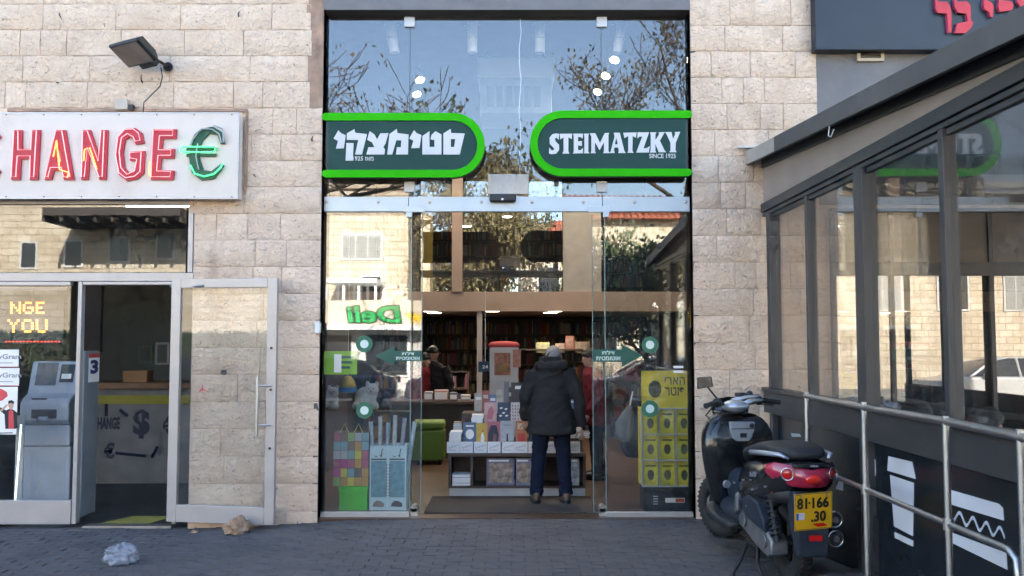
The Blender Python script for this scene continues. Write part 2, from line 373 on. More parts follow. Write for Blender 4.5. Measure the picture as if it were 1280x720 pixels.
# small litter and dead leaves on the pavement
LEAFD = mat("dead_leaf", (.20, .15, .08), .8, var=.3)
lm = MB(); lr = random.Random(12)
for i in range(150):
    x, y = lr.uniform(-4.6, 2.0), -.03 - 2.2 * lr.random() ** 2.2; a = lr.uniform(0, 6.3); s_ = lr.uniform(.007, .02); z = gz(x) + .004
    Mx = Matrix.Translation((x, y, z)) @ Matrix.Rotation(a, 4, 'Z') @ Matrix.Scale(s_, 4)
    lm.add([(-1, 0, 0), (-.3, -.45, .12), (.6, -.35, .1), (1.1, 0, .3), (.6, .35, .15), (-.3, .45, .05)], [(0, 1, 2, 3, 4, 5)], 0, Mx)
lm.build("leaf_litter", LEAFD, label="dead leaves and crumbs scattered on the pavers", kind="stuff")

# ================================================================== OUR BUILDING
BLD = thing("stone_building", "pale pecked limestone building with two shops at street level", "building", (0, 0, 0))
# wall core behind the stone facing
def core(*rects, y0=.006, y1=.30, m=MORTAR, name="wall_core"):
    for a, b, c, d in rects: MB().box((a, y0, c), (b, y1, d)).build(name, m, BLD)
core((XE, XL, -.12, ZT), (-6.6, XE, ZE + .05, ZT), (XR, 5.2, -.05, 3.0))
core((-9, -6.6, -.12, ZT), (5.2, 9, -.05, ZT + 3), m=STONE_FAR)
core((-9, 5.2, ZT, 5.6), m=MORTAR)
MB().box((-16, -.02, 5.6), (16, .3, 12.5)).build("upper_storey_wall", STONE_FAR, BLD)  # unseen upper storey, height and width chosen to shade the street
MB().box((-16, .3, 12.3), (16, 16, 12.5)).build("flat_roof", CEMENT, BLD)
MB().box((-16, 15.7, -.1), (16, 16, 12.3)).build("back_wall", CEMENT, BLD)
for x in (-16, 15.7): MB().box((x, .3, -.1), (x + .3, 15.7, 12.3)).build("end_wall", CEMENT, BLD)
MB().box((-16, .02, -.1), (-9, .3, 5.6)).build("wall_core", STONE_FAR, BLD)
MB().box((9, .02, -.1), (16, .3, 5.6)).build("wall_core", STONE_FAR, BLD)
# grey cement and dark band over the patio roof
XC = P(1020, 60).x
MB().box((XC, -.005, 3.0), (5.2, .30, ZT)).build("cement_wall", CEMENT, BLD)
core((XR, XC, 3.0, ZT))

# stone facing, one object for each stone
CH = .2585
zref = P(930, 32).z
sr = random.Random(21)
def stone(x0, x1, z0, z1, proud=.018, rough=.009):
    g = .0028; x0 += g; x1 -= g; z0 += g; z1 -= g
    n, k = max(3, min(6, int((x1 - x0) / .1))), 3
    V = []; F = []
    base = sr.uniform(.55, 1.0) * proud
    for j in range(k + 1):
        for i in range(n + 1):
            e = (i in (0, n)) or (j in (0, k))
            y = .0 if e else -base - sr.uniform(-rough, rough)
            fx = i / n; fz = j / k
            if not e:
                fx += sr.uniform(-.2, .2) / n; fz += sr.uniform(-.2, .2) / k
            elif 0 < i < n: fx += sr.uniform(-.15, .15) / n
            if e: y = -sr.uniform(.003, .009)
            V.append((x0 + (x1 - x0) * fx, y, z0 + (z1 - z0) * fz + (sr.uniform(-.003, .003) if e else 0)))
    # border of inner vertices pulled towards the margin so that the face is broad
    W = n + 1
    for j in range(1, k):
        for i in range(1, n):
            x, y, z = V[j * W + i]
            if i == 1: x = x0 + sr.uniform(.018, .04)
            if i == n - 1: x = x1 - sr.uniform(.018, .04)
            if j == 1: z = z0 + sr.uniform(.018, .045)
            if j == k - 1: z = z1 - sr.uniform(.018, .045)
            V[j * W + i] = (x, y, z)
    for j in range(k):
        for i in range(n): F.append((j * W + i, j * W + i + 1, (j + 1) * W + i + 1, (j + 1) * W + i))
    b = len(V)
    ring = [i for i in range(W)] + [j * W + n for j in range(1, k + 1)] + [k * W + i for i in range(n - 1, -1, -1)] + [j * W for j in range(k - 1, 0, -1)]
    for r_ in ring: V.append((V[r_][0], .03, V[r_][2]))
    for q in range(len(ring)): F.append((ring[q], b + q, b + (q + 1) % len(ring), ring[(q + 1) % len(ring)]))
    mb = MB(); mb.add(V, F); return mb.build("stone", STONE, BLD, smooth=50)
def course(z0, z1, xa, xb, lo=.38, hi=.72, rag=0):
    x = xa
    while x < xb - .01:
        l = sr.choice((sr.uniform(lo, hi), sr.uniform(lo, hi), sr.uniform(.2, .34)))
        if xb - (x + l) < .2: l = xb - x
        stone(x, x + l, z0, z1); x += l
c0 = zref
zs = [c0 + CH * i for i in range(-20, 3)]
ZSIGN = P(100, 150).z
for z0 in zs:
    z1 = z0 + CH
    if z1 < -.1: continue
    zl0, zl1 = max(z0 - .045, -.1), min(z1 - .045, 5.6)      # the left wall's courses sit a little lower
    xe = XL
    if zl0 > P(390, 150).z: xe = P(386, 100).x + sr.uniform(-.05, .05)
    if zl1 - zl0 > .05:
        if zl1 > ZSIGN + .02: course(zl0, zl1, -5.45, xe, .5, .9)
        else: course(zl0, zl1, XE + .01 if zl1 < ZE + .04 else XE - .05, XL, .42, .8)
    zr0, zr1 = max(z0, -.04), min(z1, 5.6)
    if zr1 - zr0 > .05:
        course(zr0, zr1, XR, XC if zr0 > 2.95 else 4.4, .33, .62)
# brown plaster patch where the facing stops short of the jamb
pl = MB(); zb, zt_ = P(390, 150).z - .1, 5.6; n = 16; pts = []
for i in range(n + 1):
    z = zb + (zt_ - zb) * i / n; pts.append((P(384, 100).x - sr.uniform(.0, .03), z))
poly = pts + [(XL - .002, zt_), (XL - .002, zb)]
pl.prism(poly, -.006, .02); pl.build("plaster_patch", PLASTER_BROWN, BLD)
# mortar repair band round the exchange sign
for a, b in (((-4.9, 0, P(100, 137).z), (P(310, 137).x, .0, P(100, 140.5).z)),):
    MB().box((a[0], -.036, a[2]), (b[0], 0, b[2])).build("mortar_patch", PLASTER_BROWN, BLD)
MB().box((P(307, 200).x, -.034, P(300, 241).z), (P(310, 200).x, 0, P(300, 139).z)).build("mortar_patch", PLASTER_BROWN, BLD)
# shop opening: soffit and reveals
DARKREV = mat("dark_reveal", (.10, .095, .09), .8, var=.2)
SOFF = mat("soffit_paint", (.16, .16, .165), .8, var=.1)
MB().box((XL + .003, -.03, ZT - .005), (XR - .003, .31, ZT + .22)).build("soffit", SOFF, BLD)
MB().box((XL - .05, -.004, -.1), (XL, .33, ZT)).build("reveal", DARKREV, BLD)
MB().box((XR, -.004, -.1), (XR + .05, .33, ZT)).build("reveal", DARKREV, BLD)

# ---- the bookshop room
FLOORM = mat("bookshop_floor", (.085, .048, .03), .35, var=.2, vs=3, bump=.05)
DARKWALL = mat("dark_brown_wall", (.045, .035, .03), .8, var=.2)
BEIGE = mat("beige_board", (.36, .26, .20), .6, var=.06)
CEILM = mat("dark_ceiling", (.10, .10, .105), .9, var=.1)
RX0, RX1, RY1 = -2.7, 2.7, 9.2
MB().box((RX0, .02, -.1), (RX1, RY1, .0)).build("shop_floor", FLOORM, BLD)
MB().box((RX0 - .1, .3, -.1), (RX0, RY1, 5.6)).build("side_wall", DARKWALL, BLD)
MB().box((RX1, .3, -.1), (RX1 + .1, RY1, 5.6)).build("side_wall", DARKWALL, BLD)
MB().box((RX0, RY1, -.1), (RX1, RY1 + .1, 5.6)).build("shop_back_wall", DARKWALL, BLD)
MB().box((RX0, .31, 5.5), (RX1, RY1, 5.6)).build("shop_ceiling", CEILM, BLD)
# mezzanine
MY = 4.6
mz0, mz1 = P(640, 389, MY).z, P(640, 364.5, MY).z
MB().box((RX0, MY, mz0), (RX1, MY + .12, mz1)).build("mezzanine_beam", BEIGE, BLD)
MB().box((RX0, MY + .12, mz0 + .04), (RX1, RY1, mz1 - .02)).build("mezzanine_slab", mat("mezzanine_soffit", (.38, .33, .29), .8, var=.05), BLD)
x0, x1 = P(565, 320, MY).x, P(578, 320, MY).x
MB().box((x0, MY - .02, mz1), (x1, MY + .1, 5.5)).build("column", BEIGE, BLD)
x0, x1 = P(596, 430, MY).x, P(602.5, 430, MY).x
MB().box((x0, MY + .02, 0), (x1, MY + .1, mz0)).build("column", mat("column_paint", (.42, .37, .34), .6), BLD)
MB().box((P(704, 320, MY).x, MY + .05, mz1), (P(752, 320, MY).x, MY + .11, P(640, 262, MY).z)).build("panel", mat("grey_board", (.34, .31, .27), .7), BLD)
MB().box((RX0, MY + .03, mz1), (P(564, 320, MY).x, MY + .04, 4.3)).build("mezzanine_pane", GLASS_MEZ, BLD)
MB().box((P(579, 320, MY).x, MY + .03, mz1), (P(703, 320, MY).x, MY + .04, 4.3)).build("mezzanine_pane", GLASS_MEZ, BLD)
YELW = mat("yellow_wall", (.45, .30, .06), .7)
MB().box((P(527, 300, MY + .6).x, MY + .6, mz1), (P(541, 300, MY + .6).x, MY + .65, 4.0)).build("yellow_panel", YELW, BLD)

# ---- the exchange room
EX0 = -6.9
EDARK = mat("exchange_dark_floor", (.035, .035, .038), .4, var=.3)
EWALL = mat("exchange_wall", (.14, .15, .138), .8, var=.06)
MB().box((EX0, .02, -.2), (XE, 4.3, -.085)).build("exchange_floor", EDARK, BLD)
MB().box((EX0, 4.2, -.1), (XE, 4.3, 3.4)).build("exchange_back_wall", EWALL, BLD)
MB().box((EX0 - .1, .3, -.1), (EX0, 4.3, 3.4)).build("side_wall", EWALL, BLD)
MB().box((XE + .02, .3, -.1), (XE + .1, 4.3, 3.4)).build("side_wall", EWALL, BLD)
MB().box((EX0, .31, 3.3), (XE, 4.3, 3.4)).build("exchange_ceiling", EWALL, BLD)

# ================================================================== SHOPFRONT GLAZING (bookshop)
SF = thing("glass_shopfront", "tall frameless glass shopfront with steel header channel and open glass doors", "shopfront", (0, GY, 0))
xa, xb = XL + .004, XR - .004
j1, j2 = P(512, 150, GY).x, P(752, 150, GY).x
zh0, zh1 = P(640, 265, GY).z, P(640, 246.5, GY).z
for a, b in ((xa, j1 - .004), (j1 + .004, j2 - .004), (j2 + .004, xb)):
    MB().box((a, GY, zh1 + .003), (b, GY + .012, ZT - .008)).build("transom_pane", GLASS_UP, SF)
zs0 = P(640, 640, GY).z
ls, rs = P(513, 450, GY).x, P(757, 450, GY).x
MB().box((xa, GY, .045), (ls, GY + .012, zh0)).build("side_pane", GLASS, SF)
MB().box((rs, GY, .045), (xb, GY + .012, zh0)).build("side_pane", GLASS, SF)
# glass edges are greenish
EDGE = mat("glass_edge", (.18, .26, .24), .15, var=.05)
for x in (ls, rs): MB().box((x - .002 if x < 0 else x - .007, GY - .001, .045), (x + .007 if x < 0 else x + .002, GY + .013, zh0)).build("glass_edge", EDGE, SF)
for x in (j1, j2): MB().box((x - .004, GY + .002, zh1), (x + .004, GY + .010, ZT - .01)).build("silicone_joint", mat("silicone", (.08, .09, .10), .5), SF)
# sliding leaves standing open behind the side panes
D2 = GY + .07
la, lb = P(404, 450, D2).x, P(527, 450, D2).x
ra, rb = P(741, 450, D2).x, P(862, 450, D2).x
for a, b, ed in ((la, lb, lb), (ra, rb, ra)):
    dl = MB().box((a, D2, .02), (b, D2 + .010, zh0 - .02)).build("sliding_leaf", GLASS, SF)
    MB().box((ed - .004, D2 - .001, .02), (ed + .004, D2 + .011, zh0 - .02)).build("glass_edge", EDGE, dl)
# sill strips, floor guides, header channel with bolts
for a, b in ((xa, ls), (rs, xb)): MB().box((a, GY - .02, -.02), (b, GY + .03, .045)).build("sill", ALU, SF, bevel=.004)
for a, b in ((xa, j1 - .003), (j1 + .003, j2 - .003), (j2 + .003, xb)):
    MB().box((a, GY - .03, zh0), (b, GY + .03, zh1)).build("header_channel", CHANNEL, SF, bevel=.004)
for x in (408, 473, 537, 602, 665, 729, 793, 857):
    p = P(x, 252.5, GY - .03); m_ = MB(); m_.cyl((p.x, GY - .034, p.z), (p.x, GY - .03, p.z), .021, 16); m_.ell((p.x, GY - .034, p.z), (.015, .008, .015), 12, 6)
    m_.build("bolt", STEEL, SF, smooth=40)
for x, y in ((512, 28), (752, 28), (512, 234), (752, 234)):
    p = P(x, y, GY); MB().box((p.x - .052, GY - .02, p.z - .052), (p.x + .052, GY + .03, p.z + .052)).build("clamp_plate", mat("clamp_white", (.5, .5, .5), .4, .3), SF, bevel=.006)
for x in (518, 753):
    p = P(x, 640, GY + .06); m_ = MB(); m_.box((p.x - .035, GY + .02, 0), (p.x + .035, GY + .12, .07)); m_.cyl((p.x, GY + .02, .07), (p.x, GY + .12, .07), .035, 14)
    m_.build("floor_guide", STEEL, SF, smooth=40)
for x0_, x1_ in ((505, 531), (735, 763)):
    a, b = P(x0_, 262, GY - .035), P(x1_, 262, GY - .035)
    m_ = MB(); m_.box((a.x, GY - .045, P(640, 266, GY).z), (b.x, GY - .0305, P(640, 258.5, GY).z))
    c_ = P(512 if x0_ < 600 else 757, 270, GY).x; m_.box((c_ - .03, GY - .046, P(640, 272, GY).z), (c_ + .03, GY - .03, P(640, 266, GY).z)); m_.build("patch_fitting", CHANNEL, SF, bevel=.003)
# door sensor and the pale drive cover behind the transom
p0, p1 = P(612, 253, GY - .05), P(645, 243, GY - .05)
o = MB().box((p0.x, GY - .10, p0.z), (p1.x, GY - .031, p1.z)).build("door_sensor", BLACKP, bevel=.02, seg=3, label="small black motion sensor above the bookshop doorway", cat="sensor")
q = P(628, 249, GY - .1); MB().cyl((q.x, GY - .105, q.z), (q.x, GY - .098, q.z), .012, 12).build("lens", STEEL, o)
p0, p1 = P(610, 243, .3), P(661, 218, .3)
MB().box((p0.x, .28, p0.z), (p1.x, .42, p1.z)).build("drive_box", WHITEP, label="white box hung inside the glass over the doorway", cat="box", bevel=.008)
# grey wall fitting beside the left pane
p0, p1 = P(394.5, 417, 0), P(401, 403, 0)
MB().box((p0.x, -.05, p0.z), (p1.x, .02, p1.z)).build("door_bell", WHITEP, label="small pale bell box on the jamb left of the bookshop", cat="bell", bevel=.005)

# stickers on the glass
GREEN = mat("sticker_green", (.03, .14, .08), .5, var=.05)
TEAL = mat("arrow_green", (.015, .09, .065), .5, var=.05)
LIME = mat("lime_paper", (.22, .42, .03), .6, var=.05)
MINT = mat("sticker_white", (.62, .74, .68), .5, var=.03)
def disc(name, x, y, r, label, Y):
    p = P(x, y, Y); rr = r / 128.5; o = MB().cyl((p.x, Y, p.z), (p.x, Y - .002, p.z), rr, 32).build(name, GREEN, label=label, cat="sticker", group="round green stickers on the glass")
    MB().cyl((p.x, Y - .002, p.z), (p.x, Y - .004, p.z), rr * .5, 24).build("white_centre", MINT, o)
disc("round_sticker", 455.5, 430, 10.5, "round green sticker above the lime notice on the left pane", GY - .001)
disc("round_sticker", 455.5, 513, 10.5, "round green sticker over the plush toys on the left pane", GY - .001)
disc("round_sticker", 812.5, 431, 10.5, "round green sticker above the yellow poster on the right pane", GY - .001)
disc("round_sticker", 812.5, 511, 10.5, "round green sticker over the lower corner of the yellow poster", GY - .001)
def heb(s): return s[::-1]
def arrow(x0, x1, y0, y1, left, Y, label):
    a, b = P(x0, y1, Y), P(x1, y0, Y); cz = (a.z + b.z) / 2; h = b.z - a.z; L_ = b.x - a.x
    pts = [(0, cz), (.42 * L_, cz + h / 2), (.42 * L_, cz + h * .27), (L_, cz + h * .27), (L_, cz - h * .27), (.42 * L_, cz - h * .27), (.42 * L_, cz - h / 2)]
    pts = [(a.x + px, z) if left else (b.x - px, z) for px, z in pts]
    o = MB().prism(pts, Y - .002, Y).build("arrow_sticker", TEAL, label=label, cat="sticker", group="arrow stickers for the automatic door")
    cx = a.x + L_ * (.70 if left else .30)
    text("lettering", heb("דלת"), (cx, Y - .0035, cz + h * .13), L_ * .26, h * .17, MINT, o, .02, depth=.002)
    text("lettering", heb("אוטומטית"), (cx, Y - .0035, cz - h * .12), L_ * .5, h * .17, MINT, o, .02, depth=.002)
arrow(468, 528, 433, 457, True, GY - .001, "dark green arrow sticker pointing left on the glass")
arrow(742, 803, 430, 459, False, GY - .001, "dark green arrow sticker pointing right on the glass")
a, b = P(405, 468, GY + .03), P(447, 439, GY + .03)
o = MB().box((a.x, GY + .02, a.z), (b.x, GY + .024, b.z)).build("lime_notice", LIME, label="lime green notice taped inside the left pane", cat="notice")
for k in range(3): MB().box((a.x * .5 + b.x * .5, GY + .017, b.z - .07 - .05 * k), (b.x - .03 - .02 * k, GY + .019, b.z - .045 - .05 * k)).build("print_line", TEAL, o)
MB().box((a.x + .1, GY + .016, a.z + .02), (a.x + .17, GY + .019, b.z - .03)).build("white_strip", PAPER, o)
a, b = P(842, 466, GY), P(854, 460, GY)
for k in range(2): MB().box((a.x, GY - .003, a.z + k * .045), (b.x, GY - .001, a.z + k * .045 + .022)).build("price_strip", PAPER, label=("lower" if k == 0 else "upper") + " of two small pale strips on the right pane", cat="sticker")

# ================================================================== the two shop signs
LIMEG = mat("sign_lime", (.03, .42, .003), .6, var=.03, vs=3, spec=.1)
FIELD = mat("sign_dark_green", (.016, .058, .05), .6, var=.08, vs=2, spec=.2)
LETT = mat("sign_letter_white", (.58, .59, .60), .5, var=.03)
SIGNSIDE = mat("sign_side", (.03, .05, .05), .5)
SY = -.06                                          # front of the signs; they stand on brackets before the glass
def capsule(x0, x1, y0, y1, right, n=20, pad=0):
    "outline of a bar with one round end, in photo pixels"
    r_ = (y1 - y0) / 2; cyy = (y0 + y1) / 2; pts = []
    cx = x1 - r_ if right else x0 + r_
    for i in range(n + 1):
        t = -math.pi / 2 + math.pi * i / n
        pts.append((cx + (math.cos(t) if right else -math.cos(t)) * r_, cyy + math.sin(t) * r_))
    ex = x0 if right else x1
    pts += [(ex, y1), (ex, y0)]
    return pts
def px(pts, Y): return [(P(x, y, Y).x, P(x, y, Y).z) for x, y in pts]
def shop_sign(name, label, x0, x1, y0, y1, right, letters, origin, scale, tilt=0):
    c = P((x0 + x1) / 2, y1, SY); root = thing(name, label, "sign", (c.x, SY, c.z))
    MB().prism(px(capsule(x0, x1, y0, y1, right), SY), SY + .012, SY + .075).build("sign_body", SIGNSIDE, root)
    MB().prism(px(capsule(x0 + (3 if right else 8), x1 - (8 if right else 3), y0 + 8, y1 - 8, right), SY), SY - .001, SY + .011).build("sign_field", FIELD, root)
    # lime band: a thick U along the outline
    outer = capsule(x0, x1, y0, y1, right); r_ = (y1 - y0) / 2; t = 9.4
    inner = capsule(x0, x1 - (t if right else 0), y0 + t, y1 - t, right) if right else capsule(x0 + t, x1, y0 + t, y1 - t, right)
    n = 21; arc_o, arc_i = outer[:n], inner[:n]
    ex = x0 if right else x1; s_ = -1 if right else 1
    def cap(yc):   # rounded bar end
        return [(ex + s_ * math.sin(a) * t / 2, yc - math.cos(a) * t / 2) for a in [math.pi * i / 8 for i in range(1, 8)]]
    band = [(ex, y0)] + arc_o + [(ex, y1)] + cap(y1 - t / 2)[::-1] + [(ex, y1 - t)] + arc_i[::-1] + [(ex, y0 + t)] + cap(y0 + t / 2)[::-1]
    MB().prism(px(band, SY), SY - .014, SY + .011).build("lime_band", LIMEG, root)
    for L_ in letters:
        outl, holes = (L_[0], L_[1:]) if isinstance(L_[0][0], (tuple, list)) else (L_, [])
        f = lambda q: px([(origin[0] + a / scale, origin[1] + b / scale) for a, b in q], SY)
        MB().prism(f(outl), SY - .008, SY - .0012, holes=[f(h) for h in holes]).build("letter", LETT, root)
    for bx in (.22, .78):
        for by in (y0 + 14, y1 - 14):
            p = P(x0 + (x1 - x0) * bx, by, SY); MB().cyl((p.x, SY + .07, p.z), (p.x, GY, p.z), .012, 10).build("bracket", STEEL, root)
    return root
HEBL = [[(110, 170), (130, 192), (166, 208), (152, 308), (92, 310), (108, 252), (74, 234), (100, 190)],
        [(232, 162), (240, 190), (328, 200), (290, 355), (238, 355), (262, 245), (175, 243), (175, 195)],
        [(172, 268), (226, 268), (220, 402), (165, 402)],
        [(350, 178), (385, 203), (405, 240), (430, 195), (492, 192), (470, 270), (452, 300), (466, 315), (460, 355), (323, 355), (340, 300), (385, 300), (366, 262), (330, 243), (340, 205)],
        [(555, 160), (560, 192), (645, 203), (640, 355), (550, 355), (556, 300), (586, 300), (590, 248), (552, 246), (520, 355), (483, 355), (500, 200)],
        [(687, 170), (705, 192), (743, 208), (728, 305), (665, 307), (682, 250), (650, 234), (675, 190)],
        [(750, 215), (804, 178), (804, 298), (842, 298), (842, 245), (812, 240), (820, 205), (850, 178), (895, 203), (895, 355), (750, 355)],
        [[(965, 160), (970, 192), (1072, 195), (1035, 355), (910, 355), (910, 195)], [(967, 237), (1000, 237), (992, 298), (967, 298)]]]
s1 = shop_sign("shop_sign", "dark green sign with Hebrew lettering and rounded right end", 407.5, 606, 141.5, 222, True, HEBL, (405, 135), 6.095)
p = P(454, 198.2, SY); text("since_lettering", "1925 " + heb("מאז"), (p.x, SY - .0035, p.z), .20, .042, LETT, s1, .012, depth=.004)
LATL = [[(262, 224), (258, 268), (242, 250), (230, 258), (234, 278), (260, 305), (262, 342), (240, 370), (205, 375), (186, 368), (188, 325), (206, 347), (222, 345), (222, 328), (192, 298), (190, 252), (210, 226), (240, 220)],
        [(266, 223), (358, 222), (355, 262), (330, 248), (330, 352), (338, 370), (285, 370), (294, 352), (294, 248), (270, 265)],
        [(365, 222), (438, 222), (436, 258), (418, 246), (402, 246), (402, 280), (430, 276), (430, 314), (402, 308), (402, 344), (420, 344), (440, 328), (438, 368), (362, 370), (370, 355), (370, 235)],
        [(443, 222), (484, 222), (478, 235), (478, 355), (486, 368), (443, 368), (449, 355), (449, 235)],
        [(488, 220), (530, 218), (565, 290), (600, 218), (635, 216), (628, 230), (628, 350), (638, 367), (588, 367), (595, 352), (595, 285), (562, 345), (528, 285), (528, 352), (534, 367), (494, 367), (501, 352), (501, 240)],
        [[(668, 215), (712, 215), (746, 350), (757, 366), (700, 366), (706, 345), (700, 325), (672, 325), (668, 345), (676, 366), (636, 366), (646, 350), (674, 240)], [(686, 252), (697, 300), (676, 300)]],
        [(738, 215), (838, 213), (832, 252), (808, 238), (806, 350), (815, 364), (768, 364), (775, 350), (775, 238), (748, 255)],
        [(845, 212), (930, 212), (888, 332), (915, 328), (936, 314), (928, 362), (835, 362), (880, 242), (858, 244), (844, 258)],
        [(938, 212), (985, 212), (977, 228), (977, 270), (1006, 225), (1000, 212), (1047, 210), (1010, 275), (1046, 348), (1058, 360), (1002, 360), (977, 295), (977, 348), (984, 362), (934, 362), (942, 348), (942, 228)],
        [(1050, 210), (1096, 210), (1108, 262), (1125, 225), (1121, 210), (1162, 208), (1128, 290), (1126, 345), (1136, 360), (1080, 360), (1090, 345), (1090, 290), (1060, 224)]]
s2 = shop_sign("shop_sign", "dark green sign with Latin lettering and rounded left end", 662.5, 860, 138.5, 220.5, False, LATL, (655, 130), 5.953)
p = P(828, 195, SY); text("since_lettering", "SINCE 1925", (p.x, SY - .0035, p.z), .255, .044, LETT, s2, .012, depth=.004)

# ================================================================== EXCHANGE: neon sign
NY = -.16
a, b = P(297, 248, NY), P(297, 141, NY)
NSX0 = -6.3
NS = thing("exchange_sign", "white sign panel with red neon letters and a green euro mark", "sign", ((NSX0 + a.x) / 2, NY, a.z))
MB().box((NSX0, NY, a.z), (a.x, -.03, b.z)).build("sign_box", WHITE, NS, bevel=.006)
RIM = mat("sign_rim", (.45, .45, .46), .4, .5)
MB().box((NSX0, NY - .004, a.z - .004), (a.x + .004, NY + .02, a.z + .008)).build("rim", RIM, NS)
MB().box((NSX0, NY - .004, b.z - .008), (a.x + .004, NY + .02, b.z + .004)).build("rim", RIM, NS)
MB().box((a.x - .008, NY - .004, a.z + .009), (a.x + .004, NY + .02, b.z - .009)).build("rim", RIM, NS)
REDL = mat("letter_red", (.42, .02, .04), .5, var=.08)
REDS = mat("letter_red_side", (.30, .02, .03), .6)
GRNL = mat("letter_green", (.004, .075, .035), .5)
NEONP = mat("neon_pink", (.9, .35, .38), .3, emit=.17, ecol=(1, .40, .40))
NEONO = mat("neon_orange", (.9, .4, .1), .3, emit=.5, ecol=(1, .42, .08))
NEONG = mat("neon_green", (.1, .9, .3), .3, emit=.3, ecol=(.08, 1, .22))
TUBEOFF = mat("unlit_tube", (.35, .37, .36), .2)
SC = 2.77
def arcs(cx, cyy, rx, ry, t0, t1, n): return [(cx + rx * math.cos(t0 + (t1 - t0) * i / n), cyy + ry * math.sin(t0 + (t1 - t0) * i / n)) for i in range(n + 1)]
Cpoly = arcs(-38, 534, 55, 92, R(-40), R(-320), 20) + arcs(-38, 534, 24, 58, R(-320), R(-40), 20)
NEON = [("C", Cpoly, []),
        ("H", [(50, 450), (78, 450), (78, 515), (108, 515), (112, 450), (142, 450), (132, 622), (104, 622), (106, 550), (75, 550), (70, 622), (40, 622)], []),
        ("A", [(195, 450), (228, 450), (258, 622), (222, 622), (215, 590), (188, 590), (180, 622), (155, 622)], [[(205, 500), (212, 560), (195, 560)]]),
        ("N", [(287, 450), (315, 450), (345, 545), (350, 450), (375, 450), (368, 622), (345, 622), (312, 530), (306, 622), (282, 622)], []),
        ("G", [(500, 495), (470, 500), (462, 482), (448, 474), (434, 484), (427, 530), (432, 580), (448, 598), (466, 590), (472, 560), (450, 556), (450, 525), (503, 522), (498, 600), (475, 620), (440, 626), (412, 605), (400, 540), (408, 475), (435, 445), (470, 443), (492, 460)], []),
        ("E", [(530, 447), (612, 447), (610, 480), (565, 480), (562, 515), (605, 515), (603, 548), (560, 548), (556, 588), (605, 590), (600, 622), (522, 622)], [])]
def npx(q, Y=NY, ox=0, oy=0): return [(P((x + ox) / SC, (y + oy) / SC, Y).x, P((x + ox) / SC, (y + oy) / SC, Y).z) for x, y in q]
for ch, poly, holes in NEON:
    L_ = MB().prism(npx(poly, ox=3, oy=2), NY - .022, NY - .001, holes=[npx(h, ox=3, oy=2) for h in holes]).build("letter", REDL, NS)
    tp = npx(inset(poly, 7)) if ch != "C" else npx(inset(poly, 6))
    tube_m = NEONP
    MB().tube([(x, NY - .045, z) for x, z in tp], .0045, 6, closed=True).build("neon_tube", tube_m, L_)
    for k in range(0, len(tp), max(1, len(tp) // 4)):
        x, z = tp[k]; MB().cyl((x, NY - .045, z), (x, NY - .02, z), .004, 6).build("tube_holder", TUBEOFF, L_)
    if ch == "A": MB().tube([(x, NY - .04, z) for x, z in npx([(192, 545), (203, 490), (214, 590), (245, 600), (240, 618)])], .0058, 6).build("neon_tube", NEONO, L_)
    if ch == "N": MB().tube([(x, NY - .04, z) for x, z in npx([(296, 560), (300, 520), (318, 515), (342, 590)])], .0058, 6).build("neon_tube", NEONO, L_)
    if ch == "E": MB().tube([(x, NY - .04, z) for x, z in npx([(526, 565), (522, 605), (530, 615)])], .0058, 6).build("neon_tube", NEONO, L_)
eu = [(782, 500), (772, 460), (740, 440), (700, 447), (670, 490), (657, 545), (667, 600), (700, 626), (745, 620), (778, 575), (770, 566), (735, 594), (707, 590), (692, 545), (702, 490), (727, 464), (755, 468), (766, 500)]
E_ = MB().prism(npx(eu), NY - .022, NY - .001).build("euro_mark", GRNL, NS)
MB().prism(npx([(650, 513), (752, 513), (750, 522), (648, 522)]), NY - .024, NY - .001).build("euro_bar", GRNL, E_)
MB().prism(npx([(650, 534), (752, 534), (750, 543), (648, 543)]), NY - .024, NY - .001).build("euro_bar", GRNL, E_)
MB().tube([(x, NY - .045, z) for x, z in npx([(632, 520), (640, 512), (750, 512), (752, 520), (745, 530), (640, 530), (630, 526)])], .008, 6, closed=True).build("neon_tube", NEONG, E_)
MB().tube([(x, NY - .045, z) for x, z in npx([(665, 575), (680, 604), (712, 614), (745, 606), (768, 585), (776, 570)])], .008, 6).build("neon_tube", NEONG, E_)
MB().tube([(x, NY - .045, z) for x, z in npx([(664, 510), (680, 470), (705, 450), (740, 452), (764, 468), (772, 498), (780, 496), (776, 450), (745, 438)])], .008, 6).build("neon_tube", TUBEOFF, E_)
MB().tube([(x, NY - .045, z) for x, z in npx([(690, 500), (684, 545), (694, 590)])], .007, 6).build("neon_tube", TUBEOFF, E_)
for i in range(7):      # screws along both edges
    for yy in (143.5, 246):
        p = P(8 + 47 * i, yy, NY); MB().cyl((p.x, NY - .006, p.z), (p.x, NY, p.z), .006, 8).build("screw", BLACKM, NS)

# floodlight with cable, junction box and wall scraps
fl = P(178, 70, -.3)
FLT = thing("floodlight", "black floodlight tilted down from a wall bracket over the neon sign", "floodlight", (fl.x, -.03, P(178, 82, 0).z))
Mf = Matrix.Translation(P(169, 63, -.30)) @ Matrix.Rotation(R(-30), 4, 'Z') @ Matrix.Rotation(R(58), 4, 'X')
hb = MB(); hb.loft([[(-.20, -.055, -.13), (.20, -.055, -.13), (.20, -.055, .13), (-.20, -.055, .13)], [(-.21, -.03, -.14), (.21, -.03, -.14), (.21, -.03, .14), (-.21, -.03, .14)], [(-.17, .045, -.10), (.17, .045, -.10), (.17, .045, .10), (-.17, .045, .10)]], 0, Mf)
hb.build("housing", BLACKM, FLT, bevel=.008)
MB().box((-.185, -.058, -.118), (.185, -.0555, .118), 0, Mf).build("front_glass", mat("lamp_glass", (.16, .13, .11), .2, var=.2), FLT)
